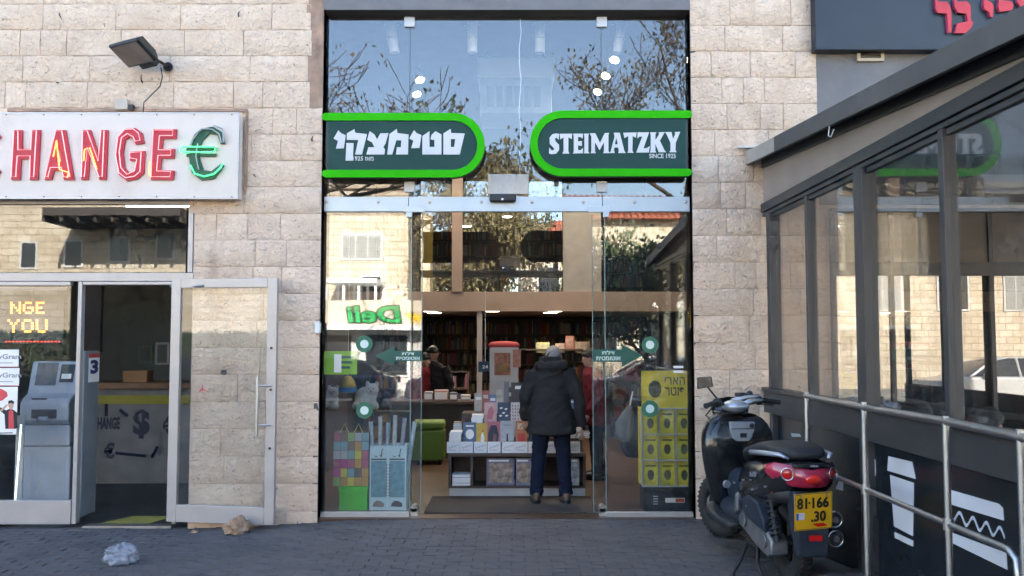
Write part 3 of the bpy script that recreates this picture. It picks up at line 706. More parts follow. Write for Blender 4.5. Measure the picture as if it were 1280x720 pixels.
for i in range(9): MB().box((-.16 + .038 * i, .045, -.09), (-.148 + .038 * i, .062, .09), 0, Mf).build("fin", BLACKM, FLT)
MB().box((-.09, -.03, -.20), (.12, .03, -.142), 0, Mf).build("ballast_box", BLACKM, FLT, bevel=.006)
p = P(203, 79, -.15); MB().tube([(p.x - .05, -.28, p.z + .01), (p.x, -.16, p.z), (p.x + .01, -.03, p.z)], .016, 8).build("bracket", BLACKM, FLT)
MB().cyl((p.x + .01, -.045, p.z), (p.x + .01, -.028, p.z), .045, 14).build("wall_plate", BLACKM, FLT)
cp = [P(201, 84, -.12), P(203, 96, -.09), P(200, 108, -.07), (P(188, 120, -.06)), P(180, 128, -.06), P(179, 140, -.07)]
MB().tube(cp, .0055, 6).build("cable", BLACKP, FLT, smooth=True)
a, b = P(146, 138, -.04), P(162, 125, -.04)
o = MB().box((a.x, -.09, a.z), (b.x, -.03, b.z)).build("junction_box", mat("junction_cream", (.48, .42, .36), .6), label="cream junction box standing on top of the neon sign", cat="box", bevel=.006)
MB().box((b.x + .002, -.075, a.z), (b.x + .05, -.03, a.z + .05)).build("gland", BLACKP, o)
for i, (x, y, l, ang) in enumerate(((72, 15, .10, -55), (297, 19, .04, 60), (69, 102, .05, -20), (176, 102, .06, 80), (318, 163, .07, 5), (316, 217, .05, -45), (389, 175, .04, 60))):
    p = P(x, y, -.05); m_ = MB(); d = Vector((math.cos(R(ang)), -.25, math.sin(R(ang)))) * l
    m_.tube([(p.x, -.015, p.z), Vector((p.x, -.05, p.z)) + d * .4, Vector((p.x, -.055, p.z)) + d], [.007, .006, .004], 6)
    m_.build("old_fixing", BLACKM if i != 4 else STEEL, label=("bent rusty wire stub high on the left wall", "short rusty stub above the floodlight's right side", "small rusty stub left of the floodlight", "rusty stub just under the floodlight", "steel stub bolt right of the neon sign", "rusty stub beside the euro mark", "rusty stub near the jamb of the bookshop")[i], cat="fixing")

# ================================================================== EXCHANGE: aluminium front
FY = .0
EFR = thing("aluminium_window_front", "white aluminium window front of the exchange with transom and side window", "window front", (-4.2, .03, -.09))
def bar(x0, y0, x1, y1, name="frame_bar", dep=.07, Y=FY, m=ALU, par=EFR, bev=.004):
    a, b = P(x0, y1, Y), P(x1, y0, Y)
    return MB().box((a.x, Y, a.z), (b.x, Y + dep, b.z)).build(name, m, par, bevel=bev)
X0E = -110                                        # the front runs on past the frame
bar(X0E, 250.5, 242, 255.5); bar(X0E, 341, 242, 351.5, dep=.075)
bar(234, 256, 242, 340.5)
bar(X0E, 352, 88, 357, dep=.065); bar(89, 352, 103, 655); bar(X0E, 626, 88.5, 655.5, dep=.075); bar(X0E, 256, X0E + 8, 655)
bar(103.5, 352, 226, 356, dep=.065); bar(214, 356.5, 226, 655)
p0, p1 = P(X0E + 9, 340.5, FY + .03), P(233.5, 256, FY + .03)
MB().box((p0.x, FY + .03, p0.z), (p1.x, FY + .038, p1.z)).build("transom_pane", GLASS_WIN, EFR)
p0, p1 = P(X0E + 9, 626, FY + .03), P(88.5, 357.5, FY + .03)
MB().box((p0.x, FY + .03, p0.z), (p1.x, FY + .038, p1.z)).build("side_pane", GLASS_LOW, EFR)
MB().box((P(103, 650).x, .0, -.10), (P(214, 650).x, .12, -.068)).build("threshold", STEEL, EFR)
# roller tube under the transom bar
q0, q1 = P(-60, 361, .05), P(85, 361, .05); MB().cyl(q0, q1, .018, 10).build("blind_tube", mat("tube_cream", (.5, .42, .33), .5), EFR)

# door leaf, swung out against the wall
hx = P(214, 500, -.02).x; ex = P(347.5, 500, -.16).x; LW = math.hypot(ex - hx, .17)
ang = math.atan2(-.17, ex - hx)
Md = Matrix.Translation((hx, -.045, 0)) @ Matrix.Rotation(ang, 4, 'Z')
zb, zt = P(213, 657, -.1).z + .03, P(280, 348.5, -.12).z
DL = thing("door_leaf", "white aluminium glass door of the exchange swung open against the stone wall", "door", (hx, -.045, zb))
def lbar(u0, u1, z0, z1, name="door_frame", y0=-.022, y1=.022, m=ALU):
    return MB().box((u0, y0, z0), (u1, y1, z1), 0, Md).build(name, m, DL, bevel=.004)
st = .095
lbar(0, st, zb, zt); lbar(LW - st, LW, zb, zt); lbar(st + .001, LW - st - .001, zt - .085, zt); lbar(st + .001, LW - st - .001, zb, zb + .16)
MB().box((st, -.004, zb + .16), (LW - st, .004, zt - .085), 0, Md).build("pane", GLASS_DOOR, DL)
hd = MB(); u = LW - st - .06; hz0, hz1 = P(322, 543, -.2).z, P(322, 470, -.2).z
hd.cyl((u, -.075, hz0), (u, -.075, hz1), .014, 12, M=Md)
o = hd.build("pull_handle", STEEL, DL, smooth=40)
for z in (hz0 + .09, hz1 - .09): MB().cyl((u, -.075, z), (LW - st * .4, -.02, z), .009, 10, M=Md).build("standoff", STEEL, o, smooth=40)
for z in (P(335, 560, -.2).z, P(335, 487, -.2).z, P(335, 435, -.2).z): MB().cyl((LW - st * .5, -.03, z), (LW - st * .5, -.02, z), .012, 12, M=Md).build("lock_cylinder", BLACKM, DL)
q = P(279.5, 465.5, -.12); MB().cyl((q.x, q.y - .012, q.z), (q.x, q.y + .012, q.z), .026, 16).build("hole_plug", BLACKP, DL)
# red smear on the pane
q = P(253, 486, -.12); RED = mat("red_smear", (.55, .10, .10), .7)
smr = MB(); rr = random.Random(4)
for k in range(9):
    a_ = rr.uniform(0, 6.28); l = rr.uniform(.02, .07); w_ = rr.uniform(.004, .012); c, s_ = math.cos(a_), math.sin(a_)
    smr.prism([(q.x - s_ * w_, q.z + c * w_), (q.x + c * l, q.z + s_ * l), (q.x + s_ * w_, q.z - c * w_)], q.y - .0105 - .0003 * k, q.y - .0100 - .0003 * k)
smr.build("red_smear", RED, DL)
MB().tube([P(213, 358, .0), P(235, 358.5, -.07), P(254, 357, -.13)], .012, 6).build("closer_arm", STEEL, DL)

# ---- things behind the exchange window
WX = FY + .06
WX = .029
POST = [("poster_card", -40, 24, 437, 459, "upper small white card with a company name on the exchange window"), ("poster_card", -40, 24.5, 460, 482.5, "lower small white card with a company name on the exchange window")]
CARDB = mat("card_border", (.72, .68, .68), .7); GREYT = mat("grey_print", (.30, .30, .32), .7); REDT = mat("red_print", (.5, .05, .05), .6)
for i, (n_, x0_, x1_, y0_, y1_, lab) in enumerate(POST):
    a, b = P(x0_, y1_, WX), P(x1_, y0_, WX)
    o = MB().box((a.x, WX - .004, a.z), (b.x, WX, b.z)).build(n_, PAPER, label=lab, cat="card")
    c = P(1, (y0_ + y1_) / 2 - 1.5, WX); text("lettering", "MoneyGram", (c.x, WX - .006, c.z), .40, .062, GREYT, o, .015, depth=.002)
    MB().box((c.x - .12, WX - .006, c.z - .058), (c.x + .12, WX - .0045, c.z - .051)).build("print_line", GREYT, o)
    MB().box((a.x, WX - .0055, a.z), (b.x, WX - .0045, a.z + .006)).build("red_edge", REDT, o)
# poster with a printed man and lips
a, b = P(-40, 543, WX), P(22.5, 483.5, WX)
o = MB().box((a.x, WX - .004, a.z), (b.x, WX, b.z)).build("poster", PAPER, label="white poster with a man in a black jacket and red lips", cat="poster")
SKIN = mat("skin_print", (.55, .33, .24), .6); HAIRP = mat("hair_print", (.02, .015, .012), .7); JACK = mat("jacket_print", (.02, .02, .022), .7); LIPS = mat("lips_print", (.62, .06, .07), .5)
def wp(q, k): return ([(P(x, y, WX).x, P(x, y, WX).z) for x, y in q], WX - .0045 - .0006 * k, WX - .004 - .0006 * k)
def fl_(name, m, q, k): MB().prism(*wp(q, k)).build(name, m, o)
fl_("printed_lips", LIPS, [(-14, 484), (2, 486), (9, 490), (10, 495), (4, 500), (-6, 504), (-20, 503)], 0)
fl_("printed_jacket", JACK, [(7, 536), (6, 518), (-1, 512), (1, 509), (8, 513), (12, 511), (17, 512), (22, 516), (22, 535), (19, 536)], 1)
fl_("printed_shirt", LIPS, [(11, 536), (11, 514), (14, 512), (17, 514), (18, 536)], 2)
fl_("printed_face", SKIN, [(11, 503), (17, 503), (17.5, 508), (15.5, 512), (13, 512), (11, 508)], 3)
fl_("printed_hand", SKIN, [(0, 513), (9, 505), (10.5, 506.5), (3, 514)], 3)
fl_("printed_hair", HAIRP, [(10.5, 505), (11, 501), (15, 500), (18, 502), (17.8, 505), (14, 503.5)], 4)
fl_("printed_caption", JACK, [(-4, 540.8), (16, 540.4), (16, 541.6), (-4, 542)], 1)
# LED moving-message sign
LEDY = .55
a, b = P(-46, 430, LEDY), P(81, 376, LEDY)
LE = MB().box((a.x, LEDY, a.z), (b.x, LEDY + .08, b.z)).build("led_display", BLACKP, label="black LED message display with glowing orange letters", cat="display", bevel=.006)
LEDM = mat("led_orange", (.9, .3, .05), .4, emit=.75, ecol=(1, .20, .03)); LEDR = mat("led_red", (.9, .05, .03), .4, emit=.6, ecol=(1, .04, .02))
FONT5 = {"N": ["10001", "11001", "10101", "10011", "10001"], "G": ["01110", "10000", "10111", "10001", "01110"], "E": ["1111", "1000", "1110", "1000", "1111"], "Y": ["10001", "01010", "00100", "00100", "00100"], "O": ["01110", "10001", "10001", "10001", "01110"], "U": ["10001", "10001", "10001", "10001", "01110"], "A": ["01110", "10001", "11111", "10001", "10001"], "H": ["10001", "10001", "11111", "10001", "10001"], "C": ["01111", "10000", "10000", "10000", "01111"]}
def led(wd, x_right, ytop, hpx, m):
    step = hpx / 5; cols = []
    for ch in wd: cols += [[r_[i] for r_ in FONT5[ch]] for i in range(len(FONT5[ch][0]))] + [["0"] * 5]
    cols = cols[:-1]; mb = MB()
    for i, c in enumerate(cols):
        for j, v in enumerate(c):
            if v == "1":
                p = P(x_right - (len(cols) - i) * step * .86, ytop + j * step + step / 2, LEDY); s_ = step / 128 * .40
                mb.box((p.x - s_, LEDY - .006, p.z - s_), (p.x + s_, LEDY, p.z + s_))
    mb.build("led_letters", m, LE, kind="stuff")
led("NGE", 57, 377, 15.5, LEDM); led("YOU", 61, 399, 17, LEDM)
mb = MB()
for i in range(16):
    p = P(8 + 4.4 * i, 427, LEDY); mb.box((p.x - .008, LEDY - .006, p.z - .004), (p.x + .008, LEDY, p.z + .004))
mb.build("led_line", LEDR, LE, kind="stuff")
# cash machine
ATY = .55
ATM = thing("cash_machine", "tall grey-blue cash machine standing behind the exchange window", "cash machine", (P(58, 640, ATY).x, ATY + .2, -.085))
ATB = mat("atm_grey_blue", (.34, .38, .44), .45, var=.05); ATD = mat("atm_dark", (.06, .065, .075), .4); ATL = mat("atm_light", (.45, .47, .50), .4)
ax0, ax1 = P(29, 500, ATY).x, P(90, 500, ATY).x
za, zbb, zc, zd = P(60, 558, ATY).z, P(60, 531, ATY).z, P(60, 500, ATY).z, P(60, 452, ATY).z
MB().box((ax0, ATY, -.085), (ax1, ATY + .5, za)).build("cabinet", ATB, ATM, bevel=.01)
MB().box((ax0, ATY - .02, za + .006), (ax1, ATY + .5, zbb)).build("upper_cabinet", ATB, ATM, bevel=.01)
fc = MB(); prof = [(-.02, zbb + .004), (-.06, zbb + .05), (-.06, zc - .03), (-.01, zc + .02), (.07, zc + .06), (.16, zd), (.5, zd), (.5, zbb + .004)]
fc.loft([[(x, ATY + y, z) for y, z in prof] for x in (ax0, ax1)]); fc.build("fascia", ATB, ATM, bevel=.012)
def tilted(name, m, u0, u1, v0, v1, lift):
    A_, B_ = Vector((0, ATY + .07, zc + .06)), Vector((0, ATY + .16, zd)); n_ = Vector((0, -(B_.z - A_.z), B_.y - A_.y)).normalized()
    x0_, x1_ = ax0 + (ax1 - ax0) * u0, ax0 + (ax1 - ax0) * u1
    q = [A_.lerp(B_, v0) + n_ * lift, A_.lerp(B_, v1) + n_ * lift]
    MB().add([(x0_, q[0].y, q[0].z), (x1_, q[0].y, q[0].z), (x1_, q[1].y, q[1].z), (x0_, q[1].y, q[1].z)] + [(x0_, q[0].y + .02, q[0].z), (x1_, q[0].y + .02, q[0].z), (x1_, q[1].y + .02, q[1].z), (x0_, q[1].y + .02, q[1].z)],
             [(0, 1, 2, 3), (4, 5, 6, 7), (0, 1, 5, 4), (1, 2, 6, 5), (2, 3, 7, 6), (3, 0, 4, 7)]).build(name, m, ATM)
tilted("screen", ATD, .12, .55, .25, .95, .004); tilted("keypad", BLACKP, .62, .9, .35, .9, .006); tilted("keypad_label", PAPER, .66, .86, .45, .6, .010)
MB().box((ax0 + .12, ATY - .066, zbb + .07), (ax1 - .12, ATY - .058, zbb + .16)).build("cash_slot", ATD, ATM, bevel=.006)
MB().box((ax0 + .2, ATY - .10, zbb + .05), (ax1 - .2, ATY - .06, zbb + .09)).build("slot_lip", ATB, ATM, bevel=.01)
MB().box((ax0 + .1, ATY - .03, zc + .005), (ax0 + .25, ATY + .02, zc + .02)).build("card_slot", ATD, ATM)
# LED strip beside it
ls_ = MB(); A_, B_ = P(26, 532, .35), P(18, 634, .35)
for i in range(34):
    c = A_.lerp(B_, i / 33); ls_.box((c.x - .006, c.y, c.z - .008), (c.x + .006, c.y + .006, c.z + .008))
sob = MB().box((A_.x - .05, .356, B_.z - .05), (A_.x + .03, .37, A_.z + .1)).build("led_strip", mat("strip_board", (.35, .37, .38), .5), label="vertical strip of tiny white lamps beside the cash machine", cat="light strip")
ls_.build("lamps", mat("led_white", (.9, 1, .95), .4, emit=.55, ecol=(.85, 1, .9)), sob, kind="stuff")
# grey cabinet seen edge-on in the doorway
KY = .14
KA = thing("tall_cabinet", "tall grey cabinet on casters just inside the exchange doorway", "cabinet", (P(112, 640, KY).x, KY, -.085))
kx1 = P(104.5, 500, KY).x; kx0 = kx1 - .085; kz = P(112, 439, KY).z
MB().box((kx0, KY, -.02), (kx1, KY + .31, kz)).build("body", mat("cabinet_grey", (.20, .225, .24), .5), KA, bevel=.01)
c = Vector((kx1, KY + .19, P(117, 461, KY + .19).z)); MB().box((kx1 + .001, KY + .08, c.z - .13), (kx1 + .004, KY + .30, c.z + .11)).build("label_card", PAPER, KA)
text("numeral", "3", (kx1 + .006, c.y, c.z + .02), .16, .14, mat("navy_print", (.02, .04, .13), .6), KA, .05, '+X', depth=.002)
MB().box((kx1 + .001, KY + .08, c.z + .115), (kx1 + .004, KY + .30, c.z + .15)).build("red_label", REDT, KA)
for x in (kx1 - .04,): MB().cyl((x - .02, KY + .06, -.05), (x + .02, KY + .06, -.05), .035, 12).build("caster", STEEL, KA)
# counter with printed front
CY = 2.6
CT = thing("exchange_counter", "white counter printed with currency marks at the back of the exchange", "counter", (P(180, 580, CY).x, CY, -.085))
c0x, c1x = P(60, 500, CY).x, XE - .05
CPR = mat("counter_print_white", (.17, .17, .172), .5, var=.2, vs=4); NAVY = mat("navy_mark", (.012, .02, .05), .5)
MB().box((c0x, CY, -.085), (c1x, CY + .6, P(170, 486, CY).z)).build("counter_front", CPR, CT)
MB().box((c0x, CY - .06, P(170, 486, CY).z + .002), (c1x, CY + .6, P(170, 478, CY).z)).build("counter_top", mat("counter_wood", (.20, .10, .05), .4), CT, bevel=.006)
MB().box((c0x, CY - .004, P(170, 505, CY).z), (c1x, CY - .001, P(170, 494, CY).z)).build("yellow_stripe", mat("stripe_yellow", (.30, .27, .02), .5), CT)
for s_, x, y, w_, h_ in (("$", 177, 530, .21, .36), ("CHANGE", 133, 529, .34, .15), ("€", 137, 563, .13, .2), ("€", 212, 531, .16, .26)):
    p = P(x, y, CY); text("currency_mark", s_, (p.x, CY - .005, p.z), w_, h_, NAVY, CT, .04, depth=.003)
for (x0_, y0_, x1_, y1_) in ((145, 566, 182, 570), (190, 572, 197, 558), (150, 512, 160, 520), (133, 505, 133, 520)):
    p, q = P(x0_, y0_, CY - .004), P(x1_, y1_, CY - .004); MB().tube([p, q], .02, 6).build("print_stroke", NAVY, CT)
p0, p1 = P(153, 479, CY + .1), P(184, 463, CY + .1); MB().box((p0.x, CY + .1, p0.z), (p1.x, CY + .3, p1.z)).build("wooden_tray", mat("tray_wood", (.32, .16, .06), .5), label="small wooden tray on the exchange counter", cat="tray", bevel=.006)
for i, (x0_, x1_, y0_, y1_) in enumerate(((172, 190, 432, 454), (193, 211, 428, 456))):
    p0, p1 = P(x0_, y1_, 4.15), P(x1_, y0_, 4.15); o = MB().box((p0.x, 4.17, p0.z), (p1.x, 4.199, p1.z)).build("framed_certificate", mat("cert_frame%d" % i, (.14, .2, .12) if i == 0 else (.4, .42, .4), .6), label=("green" if i == 0 else "pale") + " framed certificate on the exchange back wall", cat="certificate")
    MB().box((p0.x + .03, 4.166, p0.z + .03), (p1.x - .03, 4.169, p1.z - .03)).build("certificate_paper", EWALL, o)
p0, p1 = P(105, 440, 1.6), P(127, 356, 1.6); MB().box((p0.x - .1, 1.6, p0.z), (p1.x, 1.66, p1.z)).build("dark_partition", DARKWALL, BLD)
p = P(170, 645, .35); m_ = MB(); YM = mat("floor_yellow", (.38, .34, .08), .6, dirt=.6, dcol=(.08, .08, .06), vs=9)
m_.add([(p.x - .30, .15, -.081), (p.x + .19, .15, -.081), (p.x + .32, .55, -.081), (p.x - .12, .55, -.081)], [(0, 1, 2, 3)]); m_.build("floor_sticker", YM, label="worn yellow marking on the exchange floor", cat="floor sticker")
# fluorescent tube high in the exchange window
p = P(195, 340, 1.2); FT = MB().cyl((p.x - .35, 1.2, 3.18), (p.x + .35, 1.2, 3.18), .018, 10).build("fluorescent_tube", mat("tube_light", (1, 1, 1), .4, emit=2.5, ecol=(.95, 1, .95)), label="glowing fluorescent tube in the exchange ceiling", cat="lamp")
MB().box((p.x - .38, 1.17, 3.20), (p.x + .38, 1.23, 3.299)).build("lamp_base", WHITEP, FT)
# plastic bag and stone on the pavement
pb = P(158, 703, -1.95)
def blob(name, c, r, n, m_, label, cat, seed, rough, bias=0):
    rr = random.Random(seed); mb = MB(); mb.ell((0, 0, 0), (1, 1, 1), n, n * 2 // 3)
    from mathutils import noise
    V = []
    for v in mb.v:
        v = Vector(v); k = 1 + rough * noise.noise(v * 1.7 + Vector((seed, 0, 0))) + rough * .7 * noise.noise(v * 4.3 + Vector((0, seed, 0))) - bias * abs(noise.noise(v * 3.1 + Vector((seed, seed, 0)))) - bias * .5 * abs(noise.noise(v * 7.3 + Vector((seed, 0, seed))))
        q = Vector((v.x * r[0] * k, v.y * r[1] * k, v.z * r[2] * k)); q.z = max(q.z, -r[2] * .55)
        V.append((c[0] + q.x, c[1] + q.y, c[2] + r[2] * .55 + q.z))
    mb.v = V; return mb.build(name, m_, label=label, cat=cat, smooth=(True if rough < .5 else 42))
BAG = mat("bag_plastic", (.30, .33, .38), .25, var=.12, vs=9, bump=.35, bs=30, spec=.6)
_t = BAG.node_tree; _p = [n for n in _t.nodes if n.type == 'BSDF_PRINCIPLED'][0]; _o = [n for n in _t.nodes if n.type == 'OUTPUT_MATERIAL'][0]
_x = _t.nodes.new("ShaderNodeMixShader"); _x.inputs[0].default_value = .62; _y = _t.nodes.new("ShaderNodeBsdfTransparent"); _t.links.new(_y.outputs[0], _x.inputs[1]); _t.links.new(_p.outputs[0], _x.inputs[2]); _t.links.new(_x.outputs[0], _o.inputs[0])
bx = P(158, 703, -1.8); d = (CAMZ + .08) * FPX / (698 - 425); byy = CAMY + d
blob("plastic_bag", ((158 - 640) * d / FPX, byy, gz(-2.8)), (.15, .11, .095), 60, BAG, "crumpled translucent plastic bag lying on the pavement", "bag", 3, .26, .10)
d = (CAMZ + .08) * FPX / (664 - 425); byy = CAMY + d
ROCK = mat("tan_rock", (.30, .19, .12), .9, var=.35, vs=22, bump=1, bs=50, dirt=.7, dcol=(.46, .38, .30))
blob("door_stone", ((302 - 640) * d / FPX, byy, gz(-2.6)), (.115, .09, .095), 20, ROCK, "tan rock propping the open exchange door", "rock", 11, .5)
blob("stone_chip", ((244 - 640) * d / FPX, byy + .1, gz(-3)), (.035, .03, .014), 10, ROCK, "small flat chip of tan stone under the open door", "stone chip", 5, .7)

# ================================================================== PATIO ENCLOSURE on the right
PX_ = 2.44
def S(x, y):
    "photo pixel to a point on the patio's side wall (plane X = PX_)"
    d = PX_ * FPX / (x - 640); return P(x, y, CAMY + d * 1.0)
def ypos(x, X=PX_): return CAMY + X * FPX / (x - 640)
PAT = thing("glazed_patio", "dark framed glazed patio with sloping roof built against the stone wall", "patio", (PX_, -2.5, 0))
YEND = -6.2
zsill, ztop = S(968, 490).z, 3.0
def pbox(name, y0, y1, z0, z1, x0=PX_ - .03, x1=PX_ + .05, m=FRAME, bev=.005): return MB().box((x0, y0, z0), (x1, y1, z1)).build(name, m, PAT, bevel=bev)
pbox("sill_rail", YEND, -.04, zsill - .20, zsill, x0=PX_ - .045); pbox("sill_cap", YEND, -.04, zsill + .002, zsill + .035, x0=PX_ - .065, x1=PX_ + .06)
pbox("top_rail", YEND, -.04, ztop - .085, ztop, x0=PX_ - .045); pbox("top_trim", YEND, -.04, ztop - .125, ztop - .09, x0=PX_ - .03)
posts = [(ypos(968), .10, "post"), (ypos(1014), .05, "mullion"), (ypos(1084), .15, "post"), (ypos(1188), .06, "mullion"), (-4.62, .15, "post"), (-5.75, .06, "mullion")]
for y, w_, n_ in posts:
    pbox(n_, y - w_ / 2, y + w_ / 2, zsill + .036, ztop - .126, x0=PX_ - (.05 if n_ == "post" else .032))
    if n_ == "post": pbox("lower_post", y - w_ / 2, y + w_ / 2, 0, zsill - .201, x0=PX_ - .048)
for (ya, wa, _), (yb, wb, _) in zip(posts[:-1], posts[1:]):
    MB().box((PX_ + .005, yb + wb / 2, zsill + .036), (PX_ + .013, ya - wa / 2, ztop - .126)).build("pane", GLASS_DARK, PAT)
    # inner sash lines
    pbox("sash", yb + wb / 2 + .001, ya - wa / 2 - .001, ztop - .165, ztop - .127, x0=PX_ - .012, x1=PX_ + .03)
DPAN = mat("graphic_panel_black", (.012, .016, .02), .25, var=.15, vs=2)
pl_ = [posts[0], posts[2], posts[4], (YEND, 0, "")]
for (ya, wa, _), (yb, wb, _) in zip(pl_[:-1], pl_[1:]):
    MB().box((PX_ + .0, yb + wb / 2, .02), (PX_ + .03, ya - wa / 2, zsill - .201)).build("lower_panel", DPAN, PAT)
# white cutlery and food marks on the panels
GW = mat("graphic_white", (.62, .64, .68), .5, var=.04)
def mark(pts, name="graphic_mark"):
    V = []
    for x, y in pts:
        dx, dy = (x - 640) / FPX, (360 - y) / FPX
        d = Vector((dx, math.cos(PITCH) - dy * math.sin(PITCH), math.sin(PITCH) + dy * math.cos(PITCH))); t = PX_ / d.x
        V.append((CAMY + d.y * t, CAMZ + d.z * t))
    Mx = Matrix(((0, 1, 0, PX_ - .004), (1, 0, 0, 0), (0, 0, 1, 0), (0, 0, 0, 1)))
    MB().prism(V, 0, .0035, 0, Mx).build(name, GW, PAT)
z5 = lambda q: [(960 + a / 2.769, 460 + b / 2.769) for a, b in q]
mark(z5([(345, 282), (358, 286), (372, 318), (374, 360), (368, 410), (360, 430), (366, 470), (361, 572), (352, 520), (345, 470), (342, 420)]))
mark(z5([(418, 305), (500, 325), (512, 384), (415, 355)])); mark(z5([(424, 370), (506, 398), (503, 582), (438, 548)])); mark(z5([(440, 568), (504, 598), (503, 618), (441, 588)]))
mark(z5([(628, 420), (800, 470), (815, 485), (818, 528), (628, 470)])); mark(z5([(628, 566), (826, 640), (830, 698), (628, 600)]))
wav = []
for i in range(49):
    t = i / 48; wav.append((630 + 190 * t, 505 + 70 * t + 18 * math.sin(t * 8.2 * math.pi)))
up_ = [(x, y - 5) for x, y in wav]; dn = [(x, y + 7) for x, y in wav][::-1]; mark(z5(up_ + dn))
mark(z5([(80, 225), (110, 228), (116, 238), (84, 238)])); mark(z5([(250, 385), (262, 395), (260, 425), (236, 418)]))
# infill between the top rail and the sloping roof
RXE = 2.26                                         # eave line
rz = lambda y: 3.385 + .074 * y                      # underside of the fascia
MB().add([(PX_ - .01, -.03, ztop), (PX_ - .01, YEND, ztop), (PX_ - .01, YEND, max(ztop + .01, rz(YEND) - .02)), (PX_ - .01, -.03, rz(0) + .02)] + [(PX_ + .02, -.03, ztop), (PX_ + .02, YEND, ztop), (PX_ + .02, YEND, max(ztop + .01, rz(YEND) - .02)), (PX_ + .02, -.03, rz(0) + .02)],
         [(0, 1, 2, 3), (4, 5, 6, 7), (0, 1, 5, 4), (1, 2, 6, 5), (2, 3, 7, 6), (3, 0, 4, 7)]).build("infill_panel", mat("infill_beige", (.30, .25, .22), .6, var=.12, vs=2), PAT)
MILKY, t_, o_ = nodes("milky_polycarbonate")
_a = t_.nodes.new("ShaderNodeBsdfTranslucent"); _a.inputs[0].default_value = (.30, .27, .24, 1); _b = t_.nodes.new("ShaderNodeBsdfTransparent"); _c = t_.nodes.new("ShaderNodeMixShader"); _c.inputs[0].default_value = .97
t_.links.new(_b.outputs[0], _c.inputs[1]); t_.links.new(_a.outputs[0], _c.inputs[2]); t_.links.new(_c.outputs[0], o_.inputs[0])
# roof slab, fascia, bare end of the flashing
def slope(x0, x1, y0, y1, h0, h1, name, m):
    V = [(x0, y0, rz(y0) + h0), (x1, y0, rz(y0) + h0), (x1, y1, rz(y1) + h0), (x0, y1, rz(y1) + h0), (x0, y0, rz(y0) + h1), (x1, y0, rz(y0) + h1), (x1, y1, rz(y1) + h1), (x0, y1, rz(y1) + h1)]
    return MB().add(V, [(0, 3, 2, 1), (4, 5, 6, 7), (0, 1, 5, 4), (1, 2, 6, 5), (2, 3, 7, 6), (3, 0, 4, 7)]).build(name, m, PAT, bevel=.004)
slope(RXE, RXE + .03, YEND, -.95, -.0, .13, "fascia", FASCIA)
slope(RXE + .001, RXE + .03, -.949, -.035, .002, .13, "fascia_end", mat("bare_flashing", (.36, .33, .30), .6, var=.15))
slope(RXE + .031, 6.5, YEND, -.035, .10, .14, "roof_sheet", MILKY)
slope(RXE + .031, PX_ - .012, YEND, -.035, .05, .09, "soffit_board", BLACKP)
slope(PX_ - .03, PX_ + .04, YEND, -.035, -.03, .049, "eave_beam", FRAME)
a = P(925, 184, -.06); MB().box((a.x - .02, -.10, a.z - .012), (a.x + .2, -.03, a.z + .004)).build("flashing_tab", mat("pale_flashing", (.55, .53, .5), .6), PAT)
m_ = MB(); q = P(1072, 150, -2.2); m_.tube([(RXE + .01, -2.25, rz(-2.25) + .01), (RXE, -2.25, rz(-2.25) - .07), (RXE, -2.3, rz(-2.25) - .09), (RXE, -2.36, rz(-2.25) - .05)], .004, 5); m_.build("loose_wire", PAPER, PAT)
MB().box((PX_ + .06, -6.1, -.02), (6.4, -.03, .02)).build("patio_floor", mat("patio_floor_tile", (.22, .2, .18), .5), PAT)
MB().box((6.4, -6.1, -.02), (6.45, -.03, 1.0)).build("far_panel", DPAN, PAT)
MB().box((6.4, -6.1, ztop - .1), (6.45, -.03, ztop + .1)).build("far_rail", FRAME, PAT)
for y in (-1.2, -2.4, -3.6, -4.8, -6.0): MB().box((6.4, y - .05, 1.0), (6.46, y + .05, ztop - .1)).build("far_post", FRAME, PAT)
# the bar's own glazed front on the wall inside the patio; its panes mirror the street
BF = thing("bar_shopfront", "dark framed glass front of the bar inside the patio, mirroring the street", "shopfront", (4.6, -.05, 0))
GLASS_BAR = glass("bar_glass", (.5, .5, .5), .11, smear=.3)
bx0, bx1, bz0, bz1, bz2 = 3.05, 6.3, .55, P(1150, 345, -.06).z, 2.95
MB().box((bx0, -.045, bz0), (bx1, -.032, bz2)).build("dark_back", BLACKP, BF)
for x0_, x1_ in ((3.09, 3.60), (3.64, 4.55), (4.59, 5.5), (5.54, 6.26)):
    MB().box((x0_, -.075, bz0 + .05), (x1_, -.069, bz1)).build("pane", GLASS_BAR, BF)
    MB().box((x0_, -.075, bz1 + .13), (x1_, -.069, bz2 - .04)).build("upper_pane_fill", mat("dull_pane_fill", (.20, .17, .14), .7, var=.15, vs=3) if x0_ < 3.2 else bpy.data.materials["dull_pane_fill"], BF)  # dull boards added in place of upper panes, keeping sky reflections out
for x in (3.05, 3.60, 4.55, 5.5, 6.26): MB().box((x, -.10, bz0 + .051), (x + .04, -.046, bz2 - .041)).build("mullion", FRAME, BF)
MB().box((bx0, -.11, bz1 + .001), (bx1, -.046, bz1 + .129)).build("transom_beam", FRAME, BF)
MB().box((bx0, -.105, bz0), (bx1, -.046, bz0 + .05)).build("bottom_rail", FRAME, BF); MB().box((bx0, -.105, bz2 - .04), (bx1, -.046, bz2)).build("top_rail", FRAME, BF)
